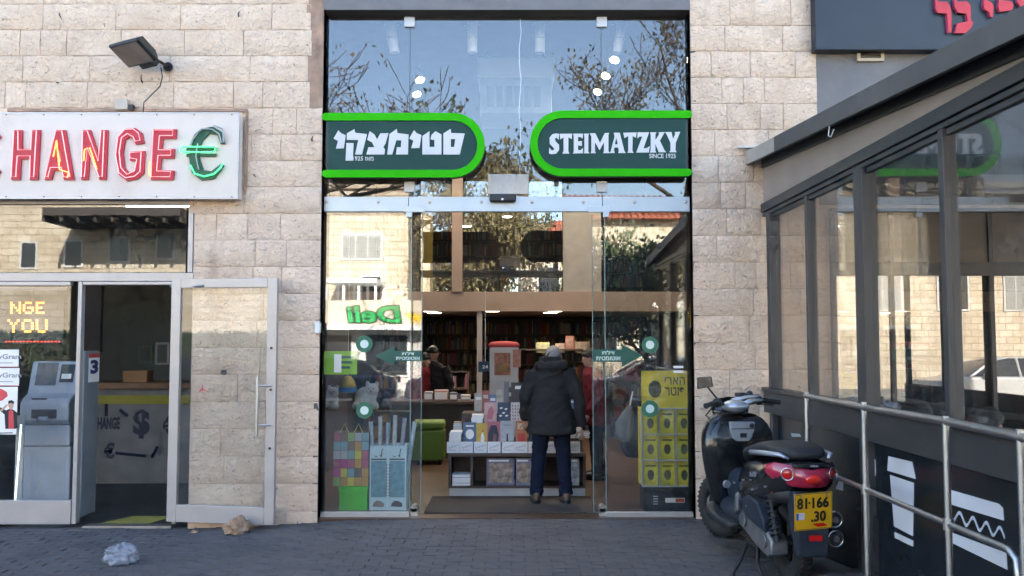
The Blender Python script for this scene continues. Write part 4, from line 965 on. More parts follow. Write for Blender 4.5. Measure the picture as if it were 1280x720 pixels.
# ramp and handrail
MB().add([(2.12, -1.3, -.02), (2.43, -1.3, -.02), (2.43, -5.2, .40), (2.12, -5.2, .40), (2.12, -1.3, -.06), (2.43, -1.3, -.06), (2.43, -5.2, -.06), (2.12, -5.2, -.06)],
         [(0, 1, 2, 3), (4, 7, 6, 5), (0, 4, 5, 1), (1, 5, 6, 2), (2, 6, 7, 3), (3, 7, 4, 0)]).build("ramp", mat("ramp_concrete", (.14, .13, .125), .85, var=.2, bump=.3), kind="structure")
HX = 2.2; HR = thing("handrail", "stainless steel handrail along the patio ramp", "handrail", (HX, -3, .1))
hy = [ypos(1006, HX), ypos(1077, HX), ypos(1178, HX), -4.62]; zr, zm = 1.275, .765
for y in hy: MB().cyl((HX, y, .0 + max(0, (-1.3 - y) * .107)), (HX, y, zr + .03), .0175, 14).build("post", STEEL, HR, smooth=40)
MB().tube([(HX, hy[0] + .02, zr)] + [(HX, y, zr + (.005 if i % 2 else -.004)) for i, y in enumerate(hy[1:])] + [(HX, -5.6, zr)], .0205, 14).build("top_rail", STEEL, HR, smooth=40)
MB().tube([(HX - .0, hy[0], zm), (HX, hy[1], zm), (HX, hy[2], zm), (HX, hy[3] + .12, zm), (HX, hy[3] + .06, zm - .03), (HX, hy[3] + .05, zm - .12), (HX, hy[3] + .05, .3)], .0165, 12).build("middle_rail", STEEL, HR, smooth=True)
for y in hy[1:3]: MB().cyl((HX, y, zm - .03), (HX, y, zm + .03), .026, 12).build("clamp_collar", STEEL, HR)

# black sign board over the patio with red Hebrew letters, vent grille
a, b = P(1019, 63, -.12), P(1400, -60, -.12)
NB = MB().box((a.x, -.14, a.z), (b.x + 1.5, -.006, b.z)).build("bar_sign", mat("bar_sign_slate", (.014, .022, .035), .4, var=.15, vs=2), label="black sign board with red Hebrew letters above the patio roof", cat="sign", bevel=.005)
REDB = mat("bar_red", (.55, .02, .035), .4); MAG = mat("bar_red_side", (.28, .06, .14), .5)
def rl(poly):
    f = [(P(1080 + x / 5.54, y / 5.54, -.14).x, P(1080 + x / 5.54, y / 5.54, -.14).z) for x, y in poly]
    MB().prism([(x - .006, z + .002) for x, z in f], -.165, -.1405).build("letter_side", MAG, MB().prism(f, -.18, -.1655).build("letter", REDB, NB))
rl([(490, -10), (500, 22), (560, 22), (578, 40), (592, 100), (592, 232), (570, 238), (562, 105), (500, 100), (480, 70), (480, 10)])
rl([(620, -10), (630, 22), (700, 20), (722, 45), (728, 158), (742, 162), (730, 200), (690, 240), (615, 240), (632, 172), (704, 158), (695, 105), (640, 98), (616, 65), (612, 12)])
rl([(822, -15), (835, 12), (870, 28), (882, 55), (878, 130), (862, 128), (850, 92), (820, 75), (812, 40)])
rl([(930, -15), (940, 15), (1005, 18), (1020, 45), (1010, 80), (925, 92), (915, 60), (918, 12)])
rl([(1050, -20), (1060, 5), (1100, 5), (1100, 60), (1070, 60), (1045, 25)])
a, b = P(1071, 77, -.02), P(1104, 62, -.02)
VG = thing("vent_grille", "small cream vent grille in the grey wall below the bar sign", "vent", ((a.x + b.x) / 2, -.02, a.z))
CR = mat("vent_cream", (.50, .42, .30), .6); VB = MB().box((a.x + .02, -.02, a.z + .02), (b.x - .02, -.0055, b.z - .02)).build("vent_back", BLACKP, VG)
for x0_, x1_, z0_, z1_ in ((a.x, b.x, a.z, a.z + .03), (a.x, b.x, b.z - .02, b.z), (a.x, a.x + .03, a.z + .031, b.z - .021), (b.x - .03, b.x, a.z + .031, b.z - .021)): MB().box((x0_, -.04, z0_), (x1_, -.0055, z1_)).build("vent_frame", CR, VG)
for i in range(3): MB().box((a.x + .031, -.034, a.z + .045 + .022 * i), (b.x - .031, -.021, a.z + .053 + .022 * i)).build("slat", mat("vent_slat", (.16, .13, .1), .6) if i == 0 else bpy.data.materials["vent_slat"], VG)

# ================================================================== ACROSS THE STREET (seen in the glass)
def Q(x, y, Y, g=GY):
    "the point at depth Y across the street whose reflection in the glass shows at a photo pixel"
    p = P(x, y, 2 * g - Y); return Vector((p.x, Y, p.z))
SHUT = mat("shutter_grey", (.30, .30, .28), .6, var=.08); DARKGL = mat("far_window_glass", (.03, .035, .04), .1, var=.2)
WFR = mat("far_window_frame", (.55, .54, .52), .6); TILE = mat("roof_tile_red", (.34, .10, .05), .8, var=.25, vs=9, bump=.6, bs=30)
def house(name, label, x0, x1, y, z1, dep, wins, m=STONE_FAR, roof="flat", cat="building"):
    root = thing(name, label, cat, ((x0 + x1) / 2, y - dep / 2, -.11))
    MB().box((x0, y - dep, -.3), (x1, y, z1)).build("wall", m, root)
    if roof == "flat":
        for a, b in (((x0 - .1, y - .25, z1 + .002), (x1 + .1, y + .12, z1 + .25)),): MB().box(a, b).build("parapet", m, root)
    else:
        h = 1.7; rf = MB(); xa_, xb_, ya, yb = x0 - .5, x1 + .5, y - dep - .5, y + .5; xm0, xm1, ym = x0 + 2, x1 - 2, y - dep / 2
        rf.add([(xa_, ya, z1), (xb_, ya, z1), (xb_, yb, z1), (xa_, yb, z1), (xm0, ym, z1 + h), (xm1, ym, z1 + h)], [(0, 1, 5, 4), (1, 2, 5), (2, 3, 4, 5), (3, 0, 4), (0, 3, 2, 1)])
        r_ = rf.build("roof", TILE, root)
        tl = MB(); n = int((xb_ - xa_) / .28)
        for i in range(n):
            x = xa_ + .14 + i * (xb_ - xa_) / n; t = max(0, min(1, min((x - xa_) / (xm0 - xa_), (xb_ - x) / (xb_ - xm1))))
            tl.tube([(x, yb, z1 + .02), (x, yb + (ym - yb) * t, z1 + .02 + h * t)], .07, 5)
        tl.build("tile_rows", TILE, r_, kind="stuff")
    for (wx, wz, ww, wh, kind) in wins:
        f = MB().box((wx - ww / 2 - .08, y + .001, wz - .08), (wx + ww / 2 + .08, y + .05, wz + wh + .08)).build("window", WFR, root)
        MB().box((wx - ww / 2, y + .052, wz), (wx + ww / 2, y + .06, wz + wh)).build("pane", SHUT if kind else DARKGL, f)
        if kind:
            for k in range(int(wh / .12)): MB().box((wx - ww / 2, y + .061, wz + .12 * k + .01), (wx + ww / 2, y + .085, wz + .12 * k + .085)).build("slat", SHUT, f)
            for k in (1, 2): MB().box((wx - ww / 2 + ww * k / 3 - .02, y + .061, wz), (wx - ww / 2 + ww * k / 3 + .02, y + .095, wz + wh)).build("shutter_stile", WFR, f)
    return root
YB = -25.0
lx1 = Q(510, 330, YB).x
a, b = Q(428, 322, YB), Q(476, 294, YB)
wl = [((a.x + b.x) / 2, a.z, b.x - a.x, b.z - a.z, 1), (Q(464, 370, YB).x, Q(464, 378, YB).z, .7, 1.0, 0)]
for x0_, x1_, y0_, y1_ in ((85, 105, 303, 332), (140, 163, 298, 327), (199, 219, 292, 323), (30, 48, 305, 334)):
    a, b = Q(x0_, y1_, YB), Q(x1_, y0_, YB); wl.append(((a.x + b.x) / 2, a.z, b.x - a.x, b.z - a.z, 0))
for x in (289, 324): wl.append((Q(x, 380, YB).x, Q(x, 384, YB).z, .5, .6, 1))
LB = house("stone_house", "sunlit cream stone house across the street, seen in the shop glass", -27, lx1, YB, Q(450, 236, YB).z, 9, wl)
# dark timber canopy projecting from it
a, b = Q(62, 300, YB + 2), Q(232, 262, YB + 2)
m_ = MB().box((a.x, YB + .1, Q(100, 272, YB + 2).z), (b.x, YB + 2.4, b.z)).build("dark_canopy", mat("canopy_brown", (.06, .05, .045), .8), LB)
for i in range(9): MB().box((a.x + (b.x - a.x) * i / 8 - .05, YB + .1, Q(100, 272, YB + 2).z - .2), (a.x + (b.x - a.x) * i / 8 + .05, YB + 2.3, Q(100, 272, YB + 2).z)).build("rafter", bpy.data.materials["canopy_brown"], m_)
# delicatessen frontage under the house
YD = -22.2
DF = thing("deli_front", "white delicatessen front with green and yellow lettering, seen in the glass", "shopfront", (-4.2, YD, -.11))
MB().box((-9.5, YB + .02, -.1), (-1.6, YD, 2.05)).build("shop_wall", mat("deli_white", (.62, .60, .56), .6, var=.05), DF)
MB().box((-9.6, YB + .02, 2.05), (-1.5, YD + .7, 2.2)).build("awning_slab", WHITEP, DF)
cz = Q(470, 393, YD).z; GRN = mat("deli_green", (.02, .30, .07), .5); YEL = mat("deli_yellow", (.75, .45, .02), .5)
MB().box((-8.2, YD - .3, 2.2), (-1.6, YD - .1, cz + .5)).build("sign_board", mat("deli_board", (.50, .44, .34), .6, var=.03), DF)
xd = Q(470, 393, YD).x
DKO = mat("deli_outline", (.03, .03, .03), .6)
text("deli_outline", "Deli", (xd - .1, YD - .095, cz), 2.02, .66, DKO, DF, .07, '+Y', .03, shear=.1)
text("deli_lettering", "Deli", (xd - .1, YD - .06, cz), 1.92, .58, GRN, DF, .025, '+Y', .02, shear=.1)
text("deli_lettering", "New", (xd + 1.75, YD - .09, cz - .05), 1.4, .46, YEL, DF, .05, '+Y', .04, shear=.1)
for i in range(4):
    x = -9.1 + i * 1.95; o = MB().box((x, YD + .002, .4), (x + 1.6, YD + .05, 1.95)).build("display_window", WFR, DF); MB().box((x + .08, YD + .051, .48), (x + 1.52, YD + .06, 1.87)).build("pane", DARKGL, o)
# white canopy frame and air conditioners on the house
CF = thing("white_canopy_frame", "white metal canopy frame above the delicatessen, seen in the glass", "canopy", (Q(435, 400, YD).x, YD - 1, 2.2))
for x in (404, 425, 444, 466):
    p = Q(x, 400, YD); MB().box((p.x - .04, YD - 2.6, 2.2), (p.x + .04, YD - 2.5, Q(x, 350, YD).z)).build("post", WHITEP, CF); MB().box((p.x - .04, YD - .6, 2.2), (p.x + .04, YD - .5, Q(x, 356, YD).z)).build("post", WHITEP, CF)
a, b = Q(402, 352, YD), Q(468, 346, YD); MB().box((a.x, YD - 2.62, a.z), (b.x, YD - .45, b.z)).build("canopy_sheet", WHITEP, CF)
for i, x in enumerate((412, 452)):
    p = Q(x, 392, YD - .7); o = MB().box((p.x - .45, YD - 1.2, p.z - .4), (p.x + .45, YD - .8, p.z + .3)).build("air_conditioner", WHITEP, label=("far" if i == 0 else "near") + " white air conditioner under the canopy frame across the street", cat="air conditioner", bevel=.02)
    MB().cyl((p.x, YD - .80, p.z - .05), (p.x, YD - .78, p.z - .05), .26, 20).build("fan_grille", BLACKP, o)
# tiled house and other houses further along
H2 = house("tiled_house", "red tiled stone house behind the trees, seen in the glass", .4, 9.5, -30.5, 7.1, 8, [(2.0 + 2.1 * i, 4.2, 1.1, 1.5, i % 2) for i in range(4)] + [(2.0 + 2.1 * i, 1.0, 1.1, 1.6, 0) for i in range(4)], roof="hip")
MB().box((.3, -30.4, 3.1), (9.6, -29.2, 3.35)).build("balcony_slab", WHITEP, H2)
MB().box((.3, -29.3, 3.35), (9.6, -29.2, 4.1)).build("balcony_front", mat("balcony_grey", (.22, .22, .21), .7), H2)
house("low_house", "low cream stone house farther along the street, seen in the glass", 10.5, 24, -26, 5.6, 8, [(12 + 2.6 * i, 2.9, 1.1, 1.5, i % 2) for i in range(4)])
house("far_house", "pale stone house at the end of the street", -48, -28.5, -27, 9.5, 9, [(-46 + 3 * i, 5.2, 1.2, 1.5, 1) for i in range(6)])
house("corner_house", "tall pale stone house beyond the low house", 25.5, 45, -25, 9.0, 9, [(27 + 3 * i, 4.8, 1.2, 1.5, 1) for i in range(6)])

# ---- trees
BARK = mat("bark", (.10, .075, .055), .9, var=.3, vs=12, bump=.8, bs=30)
def leafm(n, c): return mat(n, c, .6, var=.45, vs=1.3)
def tree(name, label, base, h, r, seed, leaf, nleaf, lsize, spread=.55, levels=4, up=.3, bare=.3, first=.3, droop=0):
    rr = random.Random(seed); tb = MB(); tips = []
    root = thing(name, label, "tree", base, group="street trees across the road")
    def br(p, d, l, rad, lev):
        pts = [p]; rs = [rad]; n = 4 if lev else 6
        for i in range(n):
            d = (d + Vector((rr.uniform(-1, 1), rr.uniform(-1, 1), rr.uniform(-.6, .8))) * (.10 if lev == 0 else .2) + Vector((0, 0, up * .1 - droop * lev * .06))).normalized()
            p = p + d * l / n; pts.append(p); rs.append(max(.011, rad * (1 - .55 * (i + 1) / n)))
            if lev < levels and (i >= n * first or lev):
                k = rr.choice((1, 2)) if lev else 2
                for _ in range(k):
                    q = Vector((rr.uniform(-1, 1), rr.uniform(-1, 1), rr.uniform(-.2, .7) - droop * .5)).normalized()
                    nd = (d * (1 - spread) + q * spread * 1.5).normalized(); br(p, nd, l * rr.uniform(.45, .7), rs[-1] * .6, lev + 1)
            if lev >= levels - 1: tips.append(p)
        tips.append(p)
        tb.tube(pts, rs, 7 if lev == 0 else (5 if lev < 3 else 3))
    br(Vector((0, 0, 0)), Vector((rr.uniform(-.08, .08), rr.uniform(-.08, .08), 1)), h, r, 0)
    tb.build("trunk", BARK, root, local=True, smooth=True)
    lv = MB(); rr.shuffle(tips); keep = tips[:max(1, int(len(tips) * (1 - bare)))]
    V = []; F = []
    for i in range(nleaf):
        t = rr.choice(keep); c = t + Vector((rr.gauss(0, .22), rr.gauss(0, .22), rr.gauss(0, .2) - droop * rr.uniform(0, .8)))
        e = Euler((rr.uniform(0, 6), rr.uniform(0, 6), rr.uniform(0, 6))).to_matrix(); s = lsize * rr.uniform(.6, 1.3); n = len(V)
        for q in ((-1, 0, 0), (0, -.5, .1), (1, 0, 0), (0, .5, .1)): V.append(c + e @ Vector(q) * s)
        F.append((n, n + 1, n + 2, n + 3))
    lv.add(V, F); lv.build("crown", leaf, root, local=True)
    return root
tree("plane_tree", "thinly leaved street tree reflected beside the Latin sign", (3.95, -15.2, -.1), 6.5, .2, 5, leafm("leaf_olive", (.085, .075, .035)), 9000, .062, .5, 4, .5, .45, .35)
tree("plane_tree", "nearly bare street tree reflected above the Hebrew sign", (-5.2, -12.2, -.1), 7.0, .2, 9, leafm("leaf_brown", (.10, .065, .03)), 2600, .06, .62, 4, .3, .6, .4)
tree("green_tree", "small leafy green tree reflected in the right pane", (3.3, -13.6, -.1), 2.6, .09, 17, leafm("leaf_green", (.06, .09, .03)), 7000, .075, .6, 4, .4, .0, .25)
tree("willowy_tree", "tall drooping yellow green tree reflected over the doorway", (-1.5, -27.5, -.1),  5.4, .24, 23, leafm("leaf_yellow", (.15, .12, .045)),  9000, .13, .42, 4, .4, .05, .25, droop=.5)
tree("cypress_tree", "dark evergreen tree behind the tiled house, seen in the glass", (-.2, -33, -.1), 6.2, .25, 31, leafm("leaf_dark", (.03, .05, .02)), 5000, .16, .4, 3, .6, .0, .15)

# ---- parked cars
TYRE = RUBBER
def car(name, label, loc, paint, rz=0.0):
    root = thing(name, label, "car", loc, rz, "cars parked across the street")
    L_, W = 4.2, .86
    prof = [(-2.1, .38), (-2.08, .62), (-2.0, .80), (-1.25, .92), (-.62, 1.34), (-.1, 1.45), (.75, 1.44), (1.45, 1.20), (1.85, .98), (2.06, .90), (2.12, .60), (2.08, .36)]
    body = [(x, z if z < .95 else .93 + (x * .01)) for x, z in prof]
    wells = lambda side: None
    rings = []
    for w_, k in ((-W, .0), (-W + .06, .04), (0, .05), (W - .06, .04), (W, 0)):
        rings.append([(x * (1 if abs(w_) < W else .985), w_, z + (k if z > .5 else 0)) for x, z in body])
    MB().loft(rings).build("body", paint, root, local=True, smooth=45, bevel=.02)
    cab = [(-1.3, .93), (-.62, 1.34), (-.1, 1.45), (.75, 1.44), (1.45, 1.22), (1.8, .96)]
    rings = []
    for w_, sx in ((-.80, 0), (-.66, 1), (0, 1.03), (.66, 1), (.80, 0)):
        rings.append([(x, w_, (.93 + (z - .93) * (1 if sx else .0)) + (.0 if not sx else (sx - 1) * .5)) if sx else (x, w_, .93) for x, z in cab])
    MB().loft(rings).build("cabin_glass", DARKGL, root, local=True, smooth=40)
    rf = [(-.55, 1.36), (-.1, 1.465), (.75, 1.455), (1.35, 1.26)]
    MB().loft([[(x, w_, z) for x, z in rf] + [(x, w_, z - .02) for x, z in rf[::-1]] for w_ in (-.64, 0, .64)]).build("roof", paint, root, local=True, smooth=True)
    for sgn in (-1, 1):
        for x0_, z0_, x1_, z1_ in ((-1.22, .95, -.58, 1.36), (.15, .94, .12, 1.45), (1.75, .96, 1.38, 1.25)):
            MB().tube([(x0_, sgn * .80, z0_), (x1_, sgn * .655, z1_)], .035, 6).build("pillar", paint, root, local=True)
        for x in (-1.32, 1.30):
            w_ = MB().tube([(x + .24 * math.cos(t), sgn * .80, .31 + .24 * math.sin(t)) for t in [i * math.pi / 10 for i in range(20)]], .085, 8, closed=True).build("wheel", TYRE, root, local=True, smooth=True)
            MB().cyl((x, sgn * .74, .31), (x, sgn * .85, .31), .19, 18).build("rim", STEEL, w_, local=True)
        MB().ell((-2.0, sgn * .62, .70), (.10, .2, .09), 10, 6).build("headlight", WHITEP, root, local=True, smooth=True)
        MB().ell((2.06, sgn * .64, .80), (.06, .17, .11), 10, 6).build("tail_light", REDT, root, local=True, smooth=True)
        MB().ell((-.85, sgn * .93, 1.0), (.07, .1, .06), 8, 6).build("mirror", paint, root, local=True, smooth=True)
    return root
def paint(n, c): return mat(n, c, .3, .2, var=.03, coat=.8)
car("parked_car", "dark blue parked car reflected in the left pane", (-5.3, -15.9, -.24), paint("car_blue", (.03, .07, .14)))
car("parked_car", "white parked car in front of the delicatessen, reflected beside the doorway", (-.85, -16.3, -.24), paint("car_white", (.65, .66, .66)))
car("parked_car", "silver parked car reflected behind the yellow poster", (4.2, -16.0, -.24), paint("car_silver", (.35, .36, .38)))
car("parked_car", "dark grey parked car reflected behind the cash machine", (-10.6, -16.0, -.24), paint("car_grey", (.06, .065, .07)))
car("parked_car", "white parked car reflected in the bar front inside the patio", (13.4, -16.0, -.24), paint("car_white2", (.6, .6, .6)))
VAN = thing("delivery_van", "white delivery van with a red ring mark, reflected in the bar front", "van", (18.6, -16.3, -.24))
MB().loft([[(15.9, -17.2, .2), (21.0, -17.2, .2), (21.2, -17.2, 1.1), (20.4, -17.2, 1.5), (19.8, -17.2, 2.3), (15.9, -17.2, 2.35)], [(15.9, -15.4, .2), (21.0, -15.4, .2), (21.2, -15.4, 1.1), (20.4, -15.4, 1.5), (19.8, -15.4, 2.3), (15.9, -15.4, 2.35)]]).build("body", WHITEP, VAN, bevel=.06, seg=3)
MB().box((19.0, -15.41, 1.3), (20.2, -15.385, 1.9)).build("side_window", DARKGL, VAN)
for x in (17.0, 20.2): MB().cyl((x, -15.55, .12), (x, -15.33, .12), .33, 20).build("wheel", RUBBER, VAN)
MB().tube([(17.4 + .7 * math.cos(t), -15.38, 1.35 + .35 * math.sin(t)) for t in [i * math.pi / 12 for i in range(24)]], .05, 6, closed=True).build("ring_mark", REDT, VAN)
car("parked_car", "black parked car added to darken the reflection in the exchange door", (-15.4, -15.9, -.24), paint("car_black", (.02, .02, .022)))  # extra dark car, added to keep the low reflection dark
car("parked_car", "dark green parked car added to darken the far left of the exchange window", (-20.3, -16.1, -.24), paint("car_green", (.02, .04, .03)))  # second extra dark car, likewise added to dim the reflection
HG = thing("dimming_hedge", "dark hedge added along the far pavement to dim the exchange glass reflection", "hedge", (-18.5, -19.2, -.11))  # added hedge, hides the sunlit house foot from the exchange glass
_h = random.Random(77); _V = []; _F = []
for i in range(9000):
    u = _h.choice((0, 0, 1)); c = Vector((_h.uniform(-9, 9), .45 if not u else _h.uniform(-.5, .45), _h.uniform(.05, 1.95) if not u else 1.95)) + Vector((0, _h.gauss(0, .06), _h.gauss(0, .07)))
    e = Euler((_h.uniform(0, 6), _h.uniform(0, 6), _h.uniform(0, 6))).to_matrix(); n = len(_V)
    for q in ((-1, 0, 0), (0, -.55, .1), (1, 0, 0), (0, .55, .1)): _V.append(c + e @ Vector(q) * .085)
    _F.append((n, n + 1, n + 2, n + 3))
MB().add(_V, _F).build("foliage", leafm("hedge_leaf", (.035, .06, .025)), HG, local=True)
MB().box((-8.9, -.4, 0), (8.9, .36, 1.85)).build("branches", BARK, HG, local=True)
# lamp post reflected in the exchange door
LP = thing("street_pole", "grey street pole with a box sign, reflected in the exchange door", "pole", (Q(262, 500, -14).x, -14.5, -.2))
p = Q(262, 400, -14.5); MB().cyl((p.x, -14.5, -.2), (p.x, -14.5, 4.2), .07, 12).build("shaft", mat("pole_grey", (.25, .26, .26), .5, .4), LP)
MB().box((p.x - .45, -14.6, 3.2), (p.x + .45, -14.4, 3.7)).build("sign_box", WHITEP, LP)

# ================================================================== INSIDE THE BOOKSHOP
LAMPW = mat("lamp_glow", (1, .95, .85), .4, emit=6, ecol=(1, .88, .68))
LAMPC = mat("lamp_can", (.70, .72, .74), .4, var=.04)
def light(parent, loc, power, size, spread=140, col=(1, .86, .68)):
    l = bpy.data.lights.new("lamp_light", 'AREA'); l.shape = 'DISK'; l.size = size; l.energy = power; l.color = col; l.spread = R(spread)
    o = bpy.data.objects.new("lamp_light", l); COL.objects.link(o); o.parent = parent; o.location = Vector(loc) - WL[parent]; return o
# spotlights on two tracks
i = 0
names = ["nearest", "second", "third"]
for sx, side in ((1, "right"), (-1, "left")):
    pts = ((768, 75), (757, 95), (747, 115)) if sx > 0 else ((525, 100), (521, 118))
    for k, (x, y) in enumerate(pts):
        Yd = {75: 2.4, 95: 3.1, 115: 3.8, 100: 3.2, 118: 3.9}[y]
        p = P(x, y, Yd); t = thing("ceiling_spotlight", names[k] + " glowing spotlight on the " + side + " ceiling track of the bookshop", "spotlight", (p.x, Yd, p.z), group="ceiling spotlights in the bookshop")
        n_ = Vector((-sx * .28, -.45, -.85)).normalized(); c = Vector(p)
        MB().cyl(c + n_ * -.14, c + n_ * .0, .062, 16, r1=.072).build("can", LAMPC, t, smooth=40)
        MB().cyl(c + n_ * .001, c + n_ * .006, .052, 16).build("lens", LAMPW, t)
        MB().cyl(c - n_ * .1, (c.x, c.y + .05, 5.45), .012, 8).build("stem", LAMPC, t)
        light(t, c + Vector((0, 0, -.05)), 3.8, .12)
for k, (x, y, Yd) in enumerate(((640, 140, 4.3), (634, 271, 7.6), (583, 283, 7.0))):
    p = P(x, y, Yd); t = thing("recessed_downlight", ("round glowing downlight over the middle of the bookshop", "small downlight above the mezzanine, near the middle", "small downlight above the mezzanine beside the column")[k], "downlight", (p.x, Yd, p.z), group="round downlights in the bookshop")
    MB().cyl((p.x, Yd, p.z), (p.x, Yd, p.z + .05), .10, 20).build("ring", LAMPC, t); MB().cyl((p.x, Yd, p.z - .004), (p.x, Yd, p.z - .001), .085, 20).build("lens", LAMPW, t)
    MB().cyl((p.x, Yd, p.z + .05), (p.x, Yd, 5.5), .008, 6).build("stem", LAMPC, t)
    light(t, (p.x, Yd, p.z - .03), (3, .7, .7)[k], .15)
# mezzanine soffit downlights
mzl = ((538, 383, 5.4), (543, 387, 6.2), (616, 382, 5.4), (694, 383, 5.4), (688, 387, 6.2))
for k, (x, y, Yd) in enumerate(mzl):
    p = P(x, y, Yd); z = mz0 + .038
    t = thing("recessed_downlight", ("first pair of soffit lights under the mezzanine, nearer lamp", "first pair of soffit lights under the mezzanine, farther lamp", "single soffit light beside the column under the mezzanine", "second pair of soffit lights under the mezzanine, nearer lamp", "second pair of soffit lights under the mezzanine, farther lamp")[k], "downlight", (p.x, Yd, z), group="round downlights in the bookshop")
    MB().cyl((p.x, Yd, z - .012), (p.x, Yd, z), .125, 20).build("ring", LAMPC, t); MB().cyl((p.x, Yd, z - .016), (p.x, Yd, z - .0125), .11, 20).build("lens", LAMPW, t)
    light(t, (p.x, Yd, z - .03), 1.4, .2)
# pendant cylinders near the glass
TR = P(640, 17, .75).z
MB().box((XL + .05, .73, TR), (XR - .05, .77, TR + .04)).build("lamp_track", WHITEP, label="white lamp track running behind the top of the glass", cat="track")
for k, (x, tl) in enumerate(((490, .16), (590.5, 0), (675, 0), (775, -.2))):
    p = P(x, 24, .75); q = P(x, 66, .75); d = Vector((tl * .35, 0, 0))
    t = thing("track_cylinder", ("tilted white cylinder lamp at the left end of the track", "upright white cylinder lamp left of centre on the track", "upright white cylinder lamp right of centre on the track", "tilted white cylinder lamp at the right end of the track")[k], "lamp", (p.x, .75, q.z), group="white cylinder lamps on the track")
    m_ = MB(); m_.cyl(p - d * .5, (q + d * .5), .052, 18); m_.build("cylinder", LAMPC, t, smooth=40)
    mid = (p + q) / 2; MB().tube([(mid - d * 0 + Vector((.054 * math.cos(a), .054 * math.sin(a), -.03))) for a in [i * math.pi / 9 for i in range(18)]], .004, 5, closed=True).build("seam_ring", STEEL, t)
    MB().cyl(p - d * .5, (p.x - d.x * .5, .75, TR + .002), .012, 8).build("stem", WHITEP, t)
    for s_ in (-1, 1): MB().cyl((p.x - .055 * s_, .75, p.z - .06), (p.x - .085 * s_, .75, p.z - .06), .008, 6).build("pivot", STEEL, t)
# ceiling air handler
a, b = P(597, 97, 2.6), P(693, 71, 2.6)
AC = thing("air_handler", "wide white ceiling air handler hanging behind the upper glass", "air conditioner", ((a.x + b.x) / 2, 2.6, a.z))
MB().box((a.x, 2.6, a.z), (b.x, 3.6, b.z + .0)).build("casing", WHITEP, AC, bevel=.02)
MB().box((a.x + .03, 2.66, P(640, 140, 2.6).z), (b.x - .03, 3.5, a.z)).build("lower_casing", mat("ac_blue_grey", (.34, .40, .48), .5), AC, bevel=.01)
for k in range(6): MB().box((a.x + .12 + .12 * k, 2.645, P(640, 132, 2.6).z), (a.x + .20 + .12 * k, 2.659, P(640, 106, 2.6).z)).build("louvre", mat("ac_dark", (.12, .15, .19), .5) if k == 0 else bpy.data.materials["ac_dark"], AC)
for x in (a.x + .1, b.x - .1): MB().cyl((x, 3, b.z), (x, 3, 5.5), .012, 8).build("hanger", STEEL, AC)
# thin cable hanging down the glass
wv = [P(650 + 1.5 * math.sin(k * 1.9), 20 + k * 20, .2) for k in range(12)]
MB().tube(wv, .0035, 5).build("hanging_cable", PAPER, label="thin white cable hanging behind the upper glass", cat="cable")

# ---- bookshelves
BOOKC = [(.35, .05, .05), (.05, .09, .25), (.42, .38, .30), (.06, .16, .09), (.40, .25, .06), (.10, .08, .08), (.30, .12, .20), (.5, .48, .45), (.08, .2, .26), (.25, .06, .03)]
BOOKM = [mat("book_cloth_%d" % i, tuple(v * .55 for v in c), .7, var=.12) for i, c in enumerate(BOOKC)]
SHELFM = mat("shelf_dark_wood", (.05, .035, .028), .6, var=.15, vs=6)
def bookcase(label, x0, x1, y, z0, z1, rows, seed, dep=.28, fill=.93, faceout=.15):
    rr = random.Random(seed); t = thing("bookcase", label, "bookcase", ((x0 + x1) / 2, y, z0), group="bookcases in the bookshop")
    MB().box((x0, y + dep, z0), (x1, y + dep + .02, z1)).build("back_board", SHELFM, t)
    n = max(1, round((x1 - x0) / .9))
    for i in range(n + 1):
        x = x0 + (x1 - x0) * i / n; MB().box((x - .015, y, z0), (x + .015, y + dep, z1)).build("upright", SHELFM, t)
    h = (z1 - z0) / rows
    for r_ in range(rows + 1): MB().box((x0 - .004, y - .006, z0 + h * r_ - .012), (x1 + .004, y + dep - .002, z0 + h * r_ + .012)).build("shelf_board", SHELFM, t)
    bk = MB()
    for r_ in range(rows):
        x = x0 + .03; zb = z0 + h * r_ + .013
        while x < x1 - .04:
            if rr.random() < faceout * .3:
                w_ = rr.uniform(.12, .17); bk.box((x, y + .03, zb), (x + w_, y + .06, zb + h * rr.uniform(.6, .8)), rr.randrange(10)); x += w_ + .01; continue
            w_ = rr.uniform(.012, .042)
            if rr.random() < fill: bk.box((x, y + rr.uniform(.01, .05), zb), (x + w_ * .95, y + dep - .02, zb + h * rr.uniform(.55, .86)), rr.randrange(10))
            else: w_ *= 3
            x += w_
    bk.build("books", BOOKM, t, kind="stuff")
    return t
bookcase("long dark bookcase along the back wall under the mezzanine", -2.6, 2.6, 8.85, .0, mz0 - .02, 7, 1)
bookcase("bookcase high on the back wall above the mezzanine", -2.6, 2.6, 8.85, mz1, 4.6, 7, 2)
bookcase("low bookcase in front of the back wall on the left", -2.5, -.75, 6.6, 0, 1.15, 4, 3)
bookcase("low bookcase behind the man on the right", .9, 2.5, 7.0, 0, 1.3, 4, 4)
def sidecase(label, X, y0, y1, z1, rows, seed, sgn):
    t = bookcase(label, -(y1 - y0) / 2, (y1 - y0) / 2, 0, 0, z1, rows, seed); t.rotation_euler = (0, 0, R(90) * sgn); t.location = (X, (y0 + y1) / 2, 0); return t
# (children are placed relative to the Empty, so turning the Empty turns the case)
for lab, X, sg, sd_ in (("bookcase along the left side wall of the bookshop", -2.68, -1, 6), ("bookcase along the right side wall of the bookshop", 2.68, 1, 7)):
    t = bookcase(lab, -1.9, 1.9, -.3, 0, mz0 + .0, 7, sd_)
    t.location = (X + (.3 if sg < 0 else -.3) * 0, 2.45, 0); t.rotation_euler = (0, 0, R(-90) * sg * -1 if sg < 0 else R(-90))
    WL[t] = Vector(t.location)
